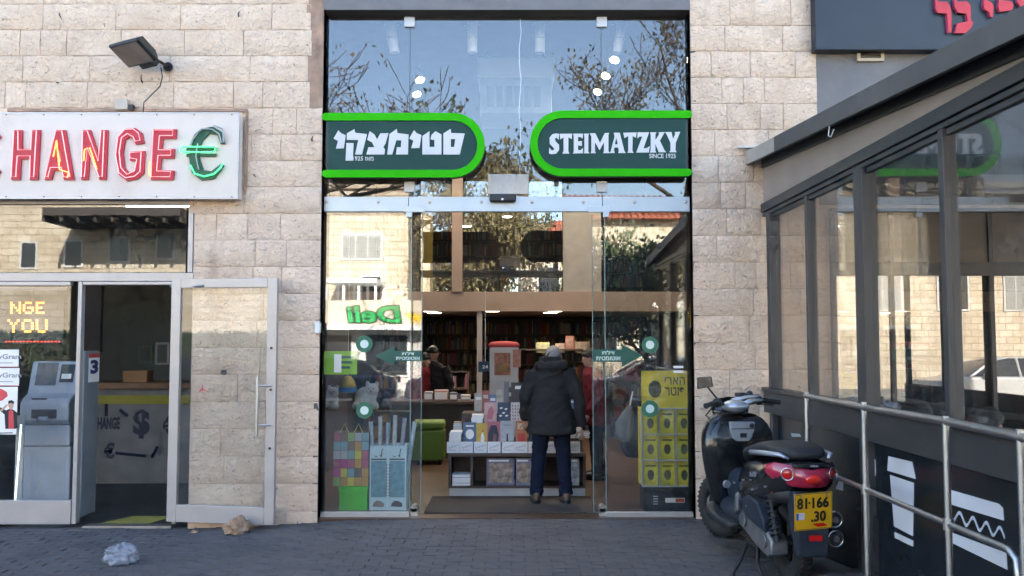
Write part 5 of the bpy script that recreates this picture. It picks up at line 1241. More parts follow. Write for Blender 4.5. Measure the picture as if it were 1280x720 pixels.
# sofas on the mezzanine, seen over its edge
for k, (x0_, x1_) in enumerate(((577, 628), (649, 706))):
    a, b = P(x0_, 365, 5.1), P(x1_, 346, 5.1)
    so_ = thing("sofa_back", ("dark rounded sofa on the mezzanine beside the column", "dark rounded sofa on the mezzanine near the grey board")[k], "sofa", ((a.x + b.x) / 2, 5.1, mz1), group="sofas on the mezzanine")
    MB().box((a.x, 5.1, mz1), (b.x, 5.28, b.z)).build("backrest", BLACKP, so_, bevel=.09, seg=5); MB().box((a.x, 5.285, mz1), (b.x, 5.9, mz1 + .12)).build("seat", BLACKP, so_, bevel=.03)

BOOKM2 = [mat("paperback_%d" % i, c, .5, var=.2, vs=18) for i, c in enumerate([(.45, .40, .34), (.36, .10, .08), (.12, .18, .30), (.50, .46, .42), (.10, .10, .11), (.30, .34, .22)])]
# ---- display table with books
TY = 1.22
TBL = thing("book_display_table", "dark stepped display table stacked with books in the doorway", "display table", (P(648, 615, TY).x, TY + .4, 0))
tx0, tx1 = P(560.5, 590, TY).x, P(732.5, 590, TY).x
tz = P(640, 567, TY).z; tb0 = P(640, 610, TY).z
WOODD = mat("table_dark_wood", (.07, .045, .035), .5, var=.2, vs=6, stretch=(1, 6, 6))
PLIN = mat("plinth_grey", (.40, .39, .38), .5)
MB().box((tx0 + .01, TY + .01, .0), (tx1 - .01, TY + .78, tb0 - .004)).build("plinth", PLIN, TBL)
MB().box((tx0, TY, tb0 - .003), (tx1, TY + .8, tb0 + .018)).build("bottom_board", WOODD, TBL)
MB().box((tx0, TY, tz - .035), (tx1, TY + .8, tz)).build("table_top", WOODD, TBL, bevel=.003)
for x in (tx0, P(588, 590, TY).x, tx1 - .03): MB().box((x, TY + .004, tb0 + .019), (x + .03, TY + .79, tz - .036)).build("upright", WOODD, TBL)
MB().box((tx0 + .031, TY + .4, tb0 + .019), (tx1 - .031, TY + .42, tz - .036)).build("back_board", WOODD, TBL)
st1, st2 = tz + .14, tz + .40                     # two steps
MB().box((tx0 + .02, TY + .22, tz + .001), (tx1 - .02, TY + .8, st1)).build("lower_step", WOODD, TBL)
MB().box((tx0 + .12, TY + .42, st1 + .001), (tx1 - .05, TY + .8, st2)).build("upper_step", WOODD, TBL)
def book(w_, h_, t_, cover, loc, rz=0, tilt=0, lab=None, grp=None, flat=False, proto={}):
    "cover board, page block and spine; stands on its lower edge or lies flat"
    root = thing("book", lab, "book", loc, rz, grp)
    if flat:
        MB().box((-w_ / 2, -h_ / 2, 0), (w_ / 2, h_ / 2, t_)).build("page_block", PAPER, root, local=True)
        MB().box((-w_ / 2 - .003, -h_ / 2 - .003, t_ + .0005), (w_ / 2 + .003, h_ / 2 + .003, t_ + .003)).build("cover", cover, root, local=True)
        return root
    Mx = Matrix.Rotation(tilt, 4, 'X')
    MB().box((-w_ / 2 + .003, .003, .003), (w_ / 2 - .003, t_, h_ - .003), 0, Mx).build("page_block", PAPER, root, local=True)
    MB().box((-w_ / 2, 0, 0), (w_ / 2, .0025, h_), 0, Mx).build("cover", cover, root, local=True)
    return root
WCOV = mat("white_cover", (.74, .75, .78), .5, var=.05)
SCR = mat("script_print", (.20, .22, .24), .7)
# front row of white books standing in low stacks, with a script line on the spines
xs_ = [566, 582.5, 600, 617, 635, 651, 668, 684, 700, 716.5]
gl_ = ["%s white paperback in the front row on the display table" % w_ for w_ in ("first", "second", "third", "fourth", "fifth", "sixth", "seventh", "eighth", "ninth", "last")]
hs_ = [.0, .0, 0, 0, 0, 0, 0, 0, 0, 0]
for k, x in enumerate(xs_):
    p = P(x + .5, 567, TY + .05); b_ = book(.142, .118, .06, WCOV, (p.x, TY + .05, tz + .001), lab=gl_[k] + ", counted from the left end", grp="white paperbacks along the front of the display table")
    sw = MB(); pts = [(-.055 + .01 * i, -.003, .052 + .012 * math.sin(i * 2.1 + k) + .003 * i) for i in range(12)]; sw.tube(pts, .0022, 4); sw.build("script_line", SCR, b_, local=True)
    MB().box((-.05, -.003, .028), (.03, -.0005, .032)).build("print_line", SCR, b_, local=True)
def stack(x, y, base, n, lab, grp="stacked white paperbacks", w_=.125, cov=WCOV):
    rr = random.Random(int(x)); p = P(x, y, 0)
    for i in range(n):
        book(w_, .19, .018, cov, (0, 0, 0), flat=True, lab=lab % (("lowest", "second", "third", "fourth", "fifth", "sixth", "seventh", "topmost")[i if i < n - 1 else 7]), grp=grp).location = (stack.X + rr.uniform(-.008, .008), stack.Y + rr.uniform(-.006, .006), base + i * .0215)
stack.X, stack.Y = P(570, 540, TY + .14).x, TY + .15; stack(570, 545, tz + .122, 5, "%s white paperback of the pile on the left front of the table")
stack.X, stack.Y = P(597, 500, TY + .36).x, TY + .33; stack(597, 512, st1 + .13, 6, "%s white paperback of the taller pile on the upper left of the table")
book(.13, .13, .12, mat("pale_book", (.4, .36, .32), .7), (P(597, 500, TY + .36).x, TY + .27, st1 + .001), lab="thick pale book under the taller white pile", grp=None)
stack.X, stack.Y = P(574, 520, TY + .5).x, TY + .55; stack(574, 520, st1 + .001, 7, "%s book of the brownish pile at the left back of the table", "brownish books at the back of the table", .13, mat("tan_cover", (.30, .24, .2), .7))
# face-out books
def cover(name, c, spots):
    return mat(name, c, .45, var=spots, vs=16)
FO = [(587, 528, 559, 16.5, 0, "blue", (.08, .14, .24), "blue paperback with a pale oval, front middle row"), (602, 529, 558, 14, 0, "ochre", (.52, .34, .05), "ochre yellow paperback in the front middle row"), (617, 527, 558, 17, 0, "rose", (.42, .12, .16), "rose paperback with a dark portrait in the middle row"),
      (634, 526, 558, 17, 0, "grey", (.36, .40, .44), "pale grey paperback with a small figure in the middle row"), (652, 526, 558, 14.5, 0, "rust", (.38, .15, .07), "rust brown paperback beside the man's left hand"), (666, 530, 558, 10, 0, "navy", (.05, .05, .07), "dark paperback half hidden by the man"),
      (613, 503, 527, 15.5, 1, "pink", (.55, .34, .33), "pink paperback in the upper row"), (629.5, 503, 527, 15, 1, "midnight", (.02, .05, .11), "midnight blue paperback with white birds in the upper row"), (646, 503, 527, 15, 1, "dotted", (.55, .54, .52), "white dotted paperback in the upper row"), (656, 503, 528, 5, 1, "scarlet", (.5, .03, .03), "narrow scarlet book at the end of the upper row"),
      (647, 478, 500, 16, 2, "charcoal", (.04, .035, .035), "charcoal book with a pale label on top of the table"), (633, 477, 500, 6, 2, "slate", (.12, .13, .15), "thin slate book on top of the table")]
for x, y0_, y1_, wpx, tier, nm, c, lab in FO:
    yy = (TY + .15, TY + .34, TY + .55)[tier]
    a, b = P(x, y1_, yy), P(x, y0_, yy); w_ = wpx / FPX * (yy - CAMY)
    base = (st1 if tier == 0 else st2 - .14 if tier == 1 else st2)
    zb = (tz + .001 if tier == 0 else st1 + .001 if tier == 1 else st2 + .001); h_ = b.z - zb
    b_ = book(w_, h_, .03, cover("cover_" + nm, c, .12), (a.x, yy, zb), tilt=-.10, lab=lab, grp="face-out paperbacks on the display table")
    T = Matrix.Rotation(-.10, 4, 'X'); va = h_ - (b.z - a.z)
    def pr_(shape, m_, n_="cover_print"): MB().prism([(u * w_, va + v * (h_ - va)) for u, v in shape], -.0012, -.0002, 0, T).build(n_, m_, b_, local=True)
    ov = [(.32 * math.cos(t), .52 + .2 * math.sin(t)) for t in [i * math.pi / 8 for i in range(16)]]
    if nm == "blue": pr_(ov, MATS["cover_grey"] if "cover_grey" in MATS else PAPER); pr_([(-.3, .82), (.3, .82), (.3, .88), (-.3, .88)], PAPER)
    elif nm == "ochre": pr_([(-.1, .05), (.2, .05), (.25, .4), (.1, .62), (-.05, .5)], PAPER); pr_([(.05, .62), (.15, .62), (.15, .72), (.05, .72)], REDT)
    elif nm == "rose": pr_([(-.4, .0), (.3, .0), (.4, .45), (.2, .85), (-.2, .85), (-.42, .5)], NAVY); pr_([(-.05, .2), (.2, .2), (.2, .5), (.0, .55)], mat("cover_skin", (.45, .2, .16), .5))
    elif nm == "grey": pr_([(-.06, .2), (.08, .2), (.05, .5), (-.04, .5)], NAVY); pr_([(-.5, .0), (.5, .0), (.5, .22), (-.5, .18)], mat("cover_ground", (.16, .17, .15), .6)); pr_([(-.3, .80), (.3, .80), (.3, .86), (-.3, .86)], GREYT)
    elif nm == "rust": pr_([(-.35, .66), (.35, .66), (.35, .9), (-.35, .9)], mat("cover_cream", (.6, .45, .3), .5)); pr_([(-.3, .2), (.3, .2), (.3, .5), (-.3, .5)], REDT)
    elif nm == "midnight":
        for u, v in ((-.2, .7), (.2, .65), (0, .45), (.25, .3), (-.25, .3)): pr_([(u - .15, v), (u, v + .05), (u + .15, v + .02), (u, v - .06)], PAPER)
    elif nm == "dotted":
        for i in range(4):
            for j in range(5): pr_([(-.38 + .22 * i, .1 + .17 * j), (-.28 + .22 * i, .1 + .17 * j), (-.28 + .22 * i, .18 + .17 * j), (-.38 + .22 * i, .18 + .17 * j)], REDT if (i + j) % 2 else MATS["cover_blue"])
    elif nm == "charcoal": pr_([(-.2, .62), (.3, .62), (.3, .8), (-.2, .8)], PAPER)
    elif nm == "pink": pr_([(-.3, .15), (.1, .1), (.3, .5), (.1, .8), (-.2, .6)], MATS["cover_rose"])
# more titles packed on the top tier
rr = random.Random(41)
for i, (x, y0_, wpx) in enumerate(((598, 491, 10), (607, 488, 9), (616, 493, 9), (624, 487, 8), (638, 484, 9), (656, 482, 9), (664, 486, 10), (673, 483, 9), (717, 497, 9), (726, 500, 9))):
    yy = TY + .66; b = P(x, y0_, yy); w_ = wpx / FPX * (yy - CAMY)
    b_ = book(w_, b.z - st2 - .002, .035, BOOKM2[i % 6], (b.x, yy, st2 + .001), tilt=-.06, lab="%s book of the back row on top of the display table" % ("first", "second", "third", "fourth", "fifth", "sixth", "seventh", "eighth", "ninth", "last")[i], grp="back row of books on the display table")
    MB().box((-w_ * .35, -.0012, (b.z - st2) * .62), (w_ * .35, -.0002, (b.z - st2) * .78), 0, Matrix.Rotation(-.06, 4, 'X')).build("title_bar", (PAPER, BOOKM2[(i + 2) % 6])[i % 2], b_, local=True)
for k, (x, n) in enumerate(((666, 4), (680, 6), (719, 5), (729, 3))):
    stack.X, stack.Y = P(x, 530, TY + .34).x, TY + .34; stack(x, 530, st1 + .001, n, "%s book of the " + ("short pile behind the man", "tall pile behind the man", "pile right of the man", "low pile at the right end")[k] + " on the table", "piles at the right of the display table", .12, BOOKM2[k + 1])
# small price card stand on the table
p = P(629, 498, TY + .44); MB().box((p.x - .06, TY + .46, st2 + .001), (p.x + .06, TY + .50, st2 + .06)).build("price_card", PAPER, label="white price card on the top of the display table", cat="card")
# books on the lower shelf
for x0_, x1_, nm, c, lab in ((608, 643, "map", (.13, .12, .19), "large dark illustrated book on the table's lower shelf"), (645, 664, "temple", (.18, .19, .28), "large blue illustrated book on the lower shelf"), (665, 680, "temple2", (.17, .18, .27), "second blue illustrated book half hidden by the man's leg"), (714, 724, "grey2", (.28, .3, .32), "grey book on the lower shelf right of the man")):
    a, b = P(x0_, 606, TY + .05), P(x1_, 573, TY + .05); zb = tb0 + .019
    b_ = book(b.x - a.x, min(tz - .05, b.z) - zb, .03, cover("cover_" + nm, c, .2), ((a.x + b.x) / 2, TY + .05, zb), tilt=-.06, lab=lab, grp="large books on the lower shelf")
    T = Matrix.Rotation(-.06, 4, 'X'); w_, h_ = b.x - a.x, min(tz - .05, b.z) - zb
    MB().box((-w_ * .42, -.0012, h_ * .1), (w_ * .42, -.0002, h_ * .82), 0, T).build("cover_picture", cover("pic_" + nm, (.26, .2, .16) if nm != "grey2" else (.3, .32, .36), .7), b_, local=True)
    MB().box((-w_ * .42, -.0012, h_ * .88), (w_ * .3, -.0002, h_ * .94), 0, T).build("title_bar", PAPER, b_, local=True)
for i in range(4): book(.21, .2, .026, WCOV if i % 2 else MATS["cover_charcoal"], (P(578, 600, TY + .15).x, TY + .14, tb0 + .019 + .03 * i), flat=True, lab="%s book of the flat pile on the lower shelf" % ("lowest", "second", "third", "topmost")[i], grp="flat pile on the lower shelf")
# doormat
MB().box((P(533, 640, .5).x, .25, .001), (P(745, 640, .5).x, 1.15, .012)).build("doormat", mat("mat_brown", (.055, .043, .036), .95, var=.2, vs=30, bump=.5, bs=200), label="brown doormat inside the bookshop doorway", cat="doormat")
# green ottoman
OLV = mat("olive_vinyl", (.10, .17, .015), .5, var=.08)
a, b = P(523, 557, 3.6), P(555, 527, 3.6)
OT = thing("ottoman", "lime green square ottoman inside the doorway", "ottoman", ((a.x + b.x) / 2, 3.8, 0))
MB().box((a.x - .1, 3.6, .06), (b.x, 4.0, b.z - .12)).build("base", OLV, OT, bevel=.02); MB().box((a.x - .1, 3.6, b.z - .119), (b.x, 4.0, b.z)).build("cushion", OLV, OT, bevel=.04, seg=4)
for x in (a.x, b.x - .06): MB().cyl((x, 3.66, 0), (x, 3.66, .06), .02, 8).build("leg", BLACKP, OT)
# counter in the back left, with plush and boxes on it
CTR = thing("sales_counter", "dark sales counter at the left back of the bookshop", "counter", (-1.2, 4.3, 0))
a, b = P(490, 560, 4.25), P(594, 505, 4.25); MB().box((a.x, 4.25, 0), (b.x, 4.7, b.z)).build("counter_body", SHELFM, CTR); MB().box((a.x, 4.2, b.z + .001), (b.x + .02, 4.72, b.z + .04)).build("counter_top", WOODD, CTR)
for k, (x0_, x1_, y0_, c, lab) in enumerate(((530, 541, 492, (.3, .28, .27), "grey box on the sales counter, left of the pink one"), (543, 560, 490, (.45, .25, .22), "pink box on the sales counter"), (562, 572, 493, (.12, .12, .13), "dark box on the sales counter"), (576, 588, 496, (.4, .37, .33), "pale box on the sales counter beside the column"))):
    a2, b2 = P(x0_, 504, 4.4), P(x1_, y0_, 4.4); o = MB().box((a2.x, 4.35, b.z + .041), (b2.x, 4.5, b2.z + .03)).build("gift_box", mat("giftbox%d" % k, c, .6), label=lab, cat="box", group="boxes on the sales counter", bevel=.01)
    MB().box((a2.x + .01, 4.345, b.z + .06), (b2.x - .01, 4.349, b2.z)).build("box_label", PAPER, o)
# red-topped spinner display behind the table
RX_ = 2.35
c = P(630, 470, RX_)
SPN = thing("spinner_display", "white spinner display with a red top and hanging posters", "display stand", (c.x, RX_, 0))
a, b = P(612, 475, RX_), P(648, 428, RX_)
MB().box((a.x, RX_, .9), (b.x, RX_ + .3, b.z - .06)).build("tower", mat("spinner_white", (.42, .38, .34), .6), SPN)
top = MB(); n = 12; rg = []
for z_, s_ in ((b.z - .06, 1.0), (b.z - .03, 1.04), (b.z + .0, .9), (b.z + .015, .4)): rg.append([((a.x + b.x) / 2 + (b.x - a.x) / 2 * s_ * 1.05 * sx, RX_ + .15 + .16 * s_ * sy, z_) for sx, sy in ((-1, -1), (1, -1), (1, 1), (-1, 1))])
top.loft(rg); top.build("red_top", mat("spinner_red", (.42, .03, .03), .6), SPN, bevel=.01)
a2, b2 = P(618, 469, RX_), P(638, 441, RX_); pst = MB().box((a2.x, RX_ - .012, a2.z), (b2.x, RX_ - .002, b2.z)).build("poster", mat("poster_red", (.26, .10, .05), .6, var=.6, vs=20), SPN)
MB().box((a2.x + .04, RX_ - .015, a2.z + .05), (b2.x - .04, RX_ - .0125, a2.z + .12)).build("poster_print", BOOKM[4], pst)
a2, b2 = P(641, 459, RX_), P(651, 437, RX_); MB().box((a2.x, RX_ - .03, a2.z), (b2.x, RX_ - .02, b2.z)).build("side_poster", mat("poster_orange", (.35, .14, .08), .6, var=.4, vs=20), SPN)
MB().cyl((c.x, RX_ + .15, 0), (c.x, RX_ + .15, .9), .04, 12).build("pole", STEEL, SPN)
a2, b2 = P(598, 465, RX_ + .2), P(615, 452, RX_ + .2); o = MB().box((a2.x, RX_ + .2, a2.z), (b2.x, RX_ + .22, b2.z)).build("shelf_sign", mat("sign_slate", (.03, .06, .09), .6), label="small slate blue sign hanging left of the spinner display", cat="sign")
MB().cyl(((a2.x + b2.x) / 2, RX_ + .21, b2.z), ((a2.x + b2.x) / 2, RX_ + .21, mz0 + .2), .004, 5).build("hanger", STEEL, o)
text("lettering", "24", ((a2.x + b2.x) / 2, RX_ + .197, (a2.z + b2.z) / 2), .07, .04, PAPER, o, .01, depth=.002)
# framed things on the shelf right of the man
for k, (x0_, x1_, y0_, y1_, c) in enumerate(((670, 687, 428, 441, (.35, .34, .15)), (694, 706, 429, 441, (.25, .16, .12)), (719, 737, 427, 441, (.35, .25, .17)), (707, 718, 420, 436, (.3, .12, .08)))):
    a2, b2 = P(x0_, y1_, 6.5), P(x1_, y0_, 6.5); o = MB().box((a2.x, 6.5, a2.z), (b2.x, 6.53, b2.z)).build("picture_book", mat("pb%d" % k, c, .6, var=.3, vs=12), label=("yellow green", "brown", "tan", "reddish")[k] + " picture book standing at the back beyond the man", cat="book", group="picture books at the back")
    MB().box((a2.x + .02, 6.495, a2.z + .02), (b2.x - .02, 6.499, b2.z - .02)).build("cover", mat("pbc%d" % k, tuple(v * .6 + .1 for v in c), .6, var=.4, vs=16), o)
MB().box((.1, 6.48, 1.52), (1.2, 6.7, 1.545)).build("wall_shelf", SHELFM, label="shelf behind the man holding picture books", cat="shelf")

# ================================================================== SCOOTER
SRX, SRY = 1.965, -2.16
SCT = thing("motor_scooter", "black motor scooter with yellow number plate parked beside the handrail", "scooter", (SRX, SRY, 0), R(6.2))
BGL = mat("scooter_black_gloss", (.010, .011, .013), .22, .0, var=.2, vs=3, coat=.6, dirt=.15, dcol=(.05, .05, .05))
BMT = mat("scooter_black_matt", (.02, .022, .026), .55, var=.2, vs=6)
NVY = mat("scooter_blue_black", (.018, .026, .040), .45, var=.15, vs=6)
SEATM = mat("seat_vinyl", (.016, .018, .022), .6, var=.15, bump=.25, bs=140)
CASE = mat("cast_alloy", (.24, .24, .245), .45, .7, var=.25, vs=10, dirt=.5, dcol=(.07, .065, .06))
SILV = mat("silver_paint", (.42, .46, .52), .3, .5, var=.05, coat=.4)
LENS = mat("red_lens", (.40, .02, .055), .12, var=.15, vs=5, coat=.9)
LENS2 = mat("red_lens_deep", (.55, .01, .01), .15, coat=.8)
CHRM = mat("chrome", (.6, .6, .6), .15, 1.0)
def ring(y, hw, z0, z1, n=20, p=2.6, cx=0):
    out = []; cz, hz = (z0 + z1) / 2, (z1 - z0) / 2
    for i in range(n):
        t = 2 * math.pi * i / n; c, s_ = math.cos(t), math.sin(t)
        out.append((cx + hw * math.copysign(abs(c) ** (2 / p), c), y, cz + hz * math.copysign(abs(s_) ** (2 / p), s_)))
    return out
def sect(name, secs, m, par=None, p=2.6, sub=1, n=20):
    o = MB().loft([ring(*s_, n=n, p=p) if len(s_) == 4 else ring(s_[0], s_[1], s_[2], s_[3], n=n, p=p, cx=s_[4]) for s_ in secs]).build(name, m, par or SCT, local=True, smooth=True)
    if sub:
        q = o.modifiers.new("sub", 'SUBSURF'); q.levels = q.render_levels = sub
    return o
def wheel(c, steer, name):
    M0 = Matrix.Translation(c) @ Matrix.Rotation(steer, 4, 'Z'); w_ = MB()
    w_.tube([(0, .205 * math.cos(t), .205 * math.sin(t)) for t in [i * math.pi / 20 for i in range(40)]], .065, 12, closed=True, M=M0)
    o = w_.build("wheel", RUBBER, SCT, local=True, smooth=True)
    tr = MB()
    for i in range(40):
        t = i * math.pi / 20; c_, s_ = math.cos(t), math.sin(t)
        for sx in (-1, 1):
            Mt = M0 @ Matrix.Rotation(t, 4, 'X') @ Matrix.Translation((sx * .022, .268, 0)) @ Matrix.Rotation(sx * .6, 4, 'Y')
            tr.box((-.018, -.006, -.008), (.018, .004, .008), 0, Mt)
    tr.build("tread", RUBBER, o, local=True, kind="stuff")
    rm = MB(); rm.tube([(0, .150 * math.cos(t), .150 * math.sin(t)) for t in [i * math.pi / 16 for i in range(32)]], .02, 8, closed=True, M=M0, flat=1.0)
    rm.cyl((-.06, 0, 0), (.06, 0, 0), .045, 16, M=M0)
    for i in range(5):
        t = i * 2 * math.pi / 5; rm.tube([(0, .03 * math.cos(t), .03 * math.sin(t)), (0, .145 * math.cos(t), .145 * math.sin(t))], [.02, .014], 6, M=M0)
    rm.build("rim", BMT, o, local=True, smooth=40); return o
wheel((0, 0, .272), 0, "rear"); wheel((0, 1.40, .272), R(24), "front")
# brake disc of the front wheel
Mfw = Matrix.Translation((0, 1.40, .272)) @ Matrix.Rotation(R(24), 4, 'Z')
MB().cyl((-.075, 0, 0), (-.071, 0, 0), .11, 24, M=Mfw).build("brake_disc", STEEL, SCT, local=True)
sect("front_fender", [(1.12, .03, .42, .52), (1.18, .075, .44, .57), (1.32, .085, .50, .60), (1.48, .085, .50, .60), (1.62, .07, .42, .54), (1.70, .03, .36, .44)], BGL)
for sx in (-1, 1): MB().cyl((sx * .10, 1.39, .28), (sx * .08, 1.19, .80), .024, 12, M=Matrix.Translation((0, 0, 0))).build("fork_leg", BMT, SCT, local=True, smooth=40)
# tail body, seat
sect("tail_body", [(-.36, .07, .74, .84), (-.31, .19, .68, .885), (-.18, .24, .60, .895), (.02, .235, .54, .88), (.26, .205, .48, .86), (.48, .18, .40, .82), (.62, .165, .30, .74), (.68, .10, .28, .62)], BGL)
sect("seat", [(-.30, .06, .885, .93), (-.27, .16, .875, .965), (-.10, .195, .865, .985), (.10, .20, .855, .98), (.22, .195, .85, .945), (.40, .175, .82, .905), (.58, .13, .76, .875), (.68, .06, .72, .83)], SEATM, p=3)
# grab handles
for sx in (-1, 1):
    g = MB(); g.tube([(sx * .175, .26, .855), (sx * .215, .16, .885), (sx * .225, -.06, .905), (sx * .18, -.26, .915), (sx * .14, -.31, .895)], [.012, .022, .024, .02, .01], 8, flat=.8); g.build("grab_handle", SILV, SCT, local=True, smooth=True)
# tail light: crescent cluster with round lamps
tl = MB(); rg = []
for i in range(13):
    u = -1 + 2 * i / 12; x = u * .245; yb = -.385 + .20 * abs(u) ** 2.2; zc_ = .765 + .045 * abs(u) ** 1.5; hh = .060 + .012 * (1 - abs(2 * abs(u) - 1)); hh *= (.45 if abs(u) > .98 else 1)
    rg.append([(x, yb - .012 + .03 * (abs(j - 4) / 4), zc_ + hh * math.cos(math.pi * j / 8)) for j in range(9)] + [(x * .97, yb + .06, zc_ + hh * .9 * math.cos(math.pi * j / 8)) for j in (8, 6, 4, 2, 0)])
tl.loft(rg); TL = tl.build("tail_light", LENS, SCT, local=True, smooth=50)
for sx in (-1, 1):
    Mt = Matrix.Translation((sx * .155, -.325, .795)) @ Matrix.Rotation(sx * .45, 4, 'Z'); r_ = MB(); r_.tube([(.04 * math.cos(t), -.012, .04 * math.sin(t)) for t in [i * math.pi / 12 for i in range(24)]], .0045, 6, closed=True, M=Mt); r_.build("lamp_ring", CHRM, TL, local=True, smooth=True)
    MB().ell((0, -.002, 0), (.033, .012, .033), 14, 8, M=Mt).build("lamp_bulb", LENS2, TL, local=True, smooth=True)
MB().ell((0, -.392, .765), (.06, .014, .03), 16, 8).build("brake_lamp", mat("brake_lens", (.75, .02, .01), .2, coat=.8), TL, local=True, smooth=True)
MB().box((-.13, -.375, .836), (.13, -.33, .868)).build("tail_trim", BGL, SCT, local=True, bevel=.01)
text("badge_lettering", "VRR", (.01, -.378, .852), .062, .013, SILV, SCT, .03, depth=.002, local=True)
# side script on the left panel
Ms = Matrix.Translation((-.207, .16, .745)) @ Matrix.Rotation(R(-92), 4, 'Z') @ Matrix.Rotation(R(90), 4, 'X') @ Matrix.Rotation(R(8), 4, 'Z')
text("badge_lettering", "Xcel 257", (-.237, .08, .735), .17, .035, SILV, SCT, .02, M=Matrix.Rotation(R(-94), 4, 'Z') @ Matrix.Rotation(R(90), 4, 'X') @ Matrix.Rotation(R(8), 4, 'Z'), depth=.003, shear=.3, local=True)
# rear fender with number plate
fd = MB(); fd.loft([[(-.12, -.20, .66), (.12, -.20, .66), (.12, -.33, .68), (-.12, -.33, .68)], [(-.115, -.24, .45), (.115, -.24, .45), (.115, -.365, .46), (-.115, -.365, .46)], [(-.10, -.30, .25), (.10, -.30, .25), (.10, -.375, .25), (-.10, -.375, .25)]]); fd.build("rear_fender", NVY, SCT, local=True, bevel=.012, smooth=40)
Mp = Matrix.Translation((-.01, -.378, .56)) @ Matrix.Rotation(R(4), 4, 'Z') @ Matrix.Rotation(R(8), 4, 'X') @ Matrix.Rotation(R(-3), 4, 'Y') @ Matrix.Translation((0, -.012, 0))
PLY = mat("plate_yellow", (.72, .40, .012), .4, var=.05); PLK = mat("plate_black", (.01, .01, .01), .5)
NP = MB().box((-.135, -.002, -.125), (.135, .002, .125), 0, Mp).build("number_plate", PLY, SCT, local=True, bevel=.002)
bd = MB(); bd.tube([(x, -.0015, z) for x, z in ((-.129, -.119), (.129, -.119), (.129, .119), (-.129, .119))], .0028, 4, closed=True, M=Mp); bd.build("plate_border", PLK, NP, local=True)
RT = Matrix(((1, 0, 0), (0, 0, -1), (0, 1, 0))).to_4x4()
def ptext(s_, u, v, w_, h_, m=PLK, bold=.03):
    c = Mp @ Vector((u, -.0035, v)); text("plate_lettering", s_, c, w_, h_, m, NP, bold, M=Mp.to_3x3().to_4x4() @ RT, depth=.002, local=True)
ptext("81", -.082, .058, .072, .075); ptext("·", -.030, .06, .014, .014); ptext("166", .05, .058, .118, .075); ptext(".30", .035, -.035, .105, .072)
MB().box((-.125, -.0045, -.05), (-.065, -.0022, -.005), 0, Mp).build("plate_label", mat("plate_white", (.62, .66, .72), .5), NP, local=True)
MB().box((-.125, -.0055, -.05), (-.108, -.0046, -.005), 0, Mp).build("plate_flag", mat("plate_blue", (.03, .12, .45), .5), NP, local=True)
MB().prism([(-.01, -.085), (.07, -.082), (.098, -.105), (.03, -.108)], -.004, -.0022, 0, Mp).build("red_sticker", LENS2, NP, local=True)
for u in (-.09, .09): MB().cyl(Mp @ Vector((u, -.008, .112)), Mp @ Vector((u, 0, .112)), .008, 10).build("plate_screw", STEEL, NP, local=True)
MB().box((-.04, -.392, .362), (.05, -.376, .40)).build("reflector", LENS2, SCT, local=True, bevel=.003)
# engine, transmission case, shock absorbers, exhaust
cv = MB(); prof = [(.52, .36), (.42, .46), (.20, .44), (.02, .38), (-.10, .30), (-.10, .20), (-.02, .17), (.16, .20), (.40, .27), (.52, .30)]
cv.loft([[(x, y, .29 + (z - .29) * k) for y, z in prof] for x, k in ((-.06, .9), (-.15, 1), (-.185, .92))]); cv.build("transmission_case", CASE, SCT, local=True, bevel=.012, smooth=40)
cv = MB(); prof = [(.42, .50), (.30, .56), (.10, .53), (-.02, .42), (-.02, .34), (.12, .35), (.30, .38), (.40, .42)]
cv.loft([[(x, y, .45 + (z - .45) * k) for y, z in prof] for x, k in ((-.07, 1), (-.19, 1), (-.205, .8))]); cv.build("air_filter_cover", NVY, SCT, local=True, bevel=.015, smooth=40)
for y, z, r_ in ((.02, .28, .055), (.40, .345, .05)): MB().cyl((-.186, y, z), (-.20, y, z), r_, 20).build("case_boss", CASE, SCT, local=True, bevel=.004)
for sx in (-1, 1):
    A_, B_ = Vector((sx * .15, -.12, .30)), Vector((sx * .165, -.03, .66)); MB().cyl(A_, B_, .018, 10).build("shock_absorber", BMT, SCT, local=True)
    sp = MB(); d_ = B_ - A_; pts = []
    for i in range(97):
        t = i / 96; a_ = t * 2 * math.pi * 8; e1 = Vector((1, 0, 0)); e2 = d_.normalized().cross(e1); pts.append(A_ + d_ * (.08 + .80 * t) + (e1 * math.cos(a_) + e2 * math.sin(a_)) * .034)
    sp.tube(pts, .0065, 5); sp.build("spring", BMT, SCT, local=True, smooth=True)
MB().ell((-.185, -.14, .665), (.016, .01, .032), 10, 8).build("side_reflector", mat("amber_lens", (.6, .14, .03), .2), SCT, local=True, smooth=True)
for z, dx in ((.475, .20), (.345, .205)):
    ex_ = MB(); ex_.tube([(dx - .02, .25, z - .05), (dx, .05, z - .01), (dx, -.26, z)], [.035, .052, .055], 18); o = ex_.build("exhaust", BMT, SCT, local=True, smooth=40)
    MB().tube([(dx + .053 * math.cos(t), -.262, z + .053 * math.sin(t)) for t in [i * math.pi / 14 for i in range(28)]], .008, 6, closed=True).build("exhaust_rim", CHRM, o, local=True, smooth=True)
    MB().cyl((dx, -.275, z), (dx, -.24, z), .022, 14).build("exhaust_tip", CASE, o, local=True)
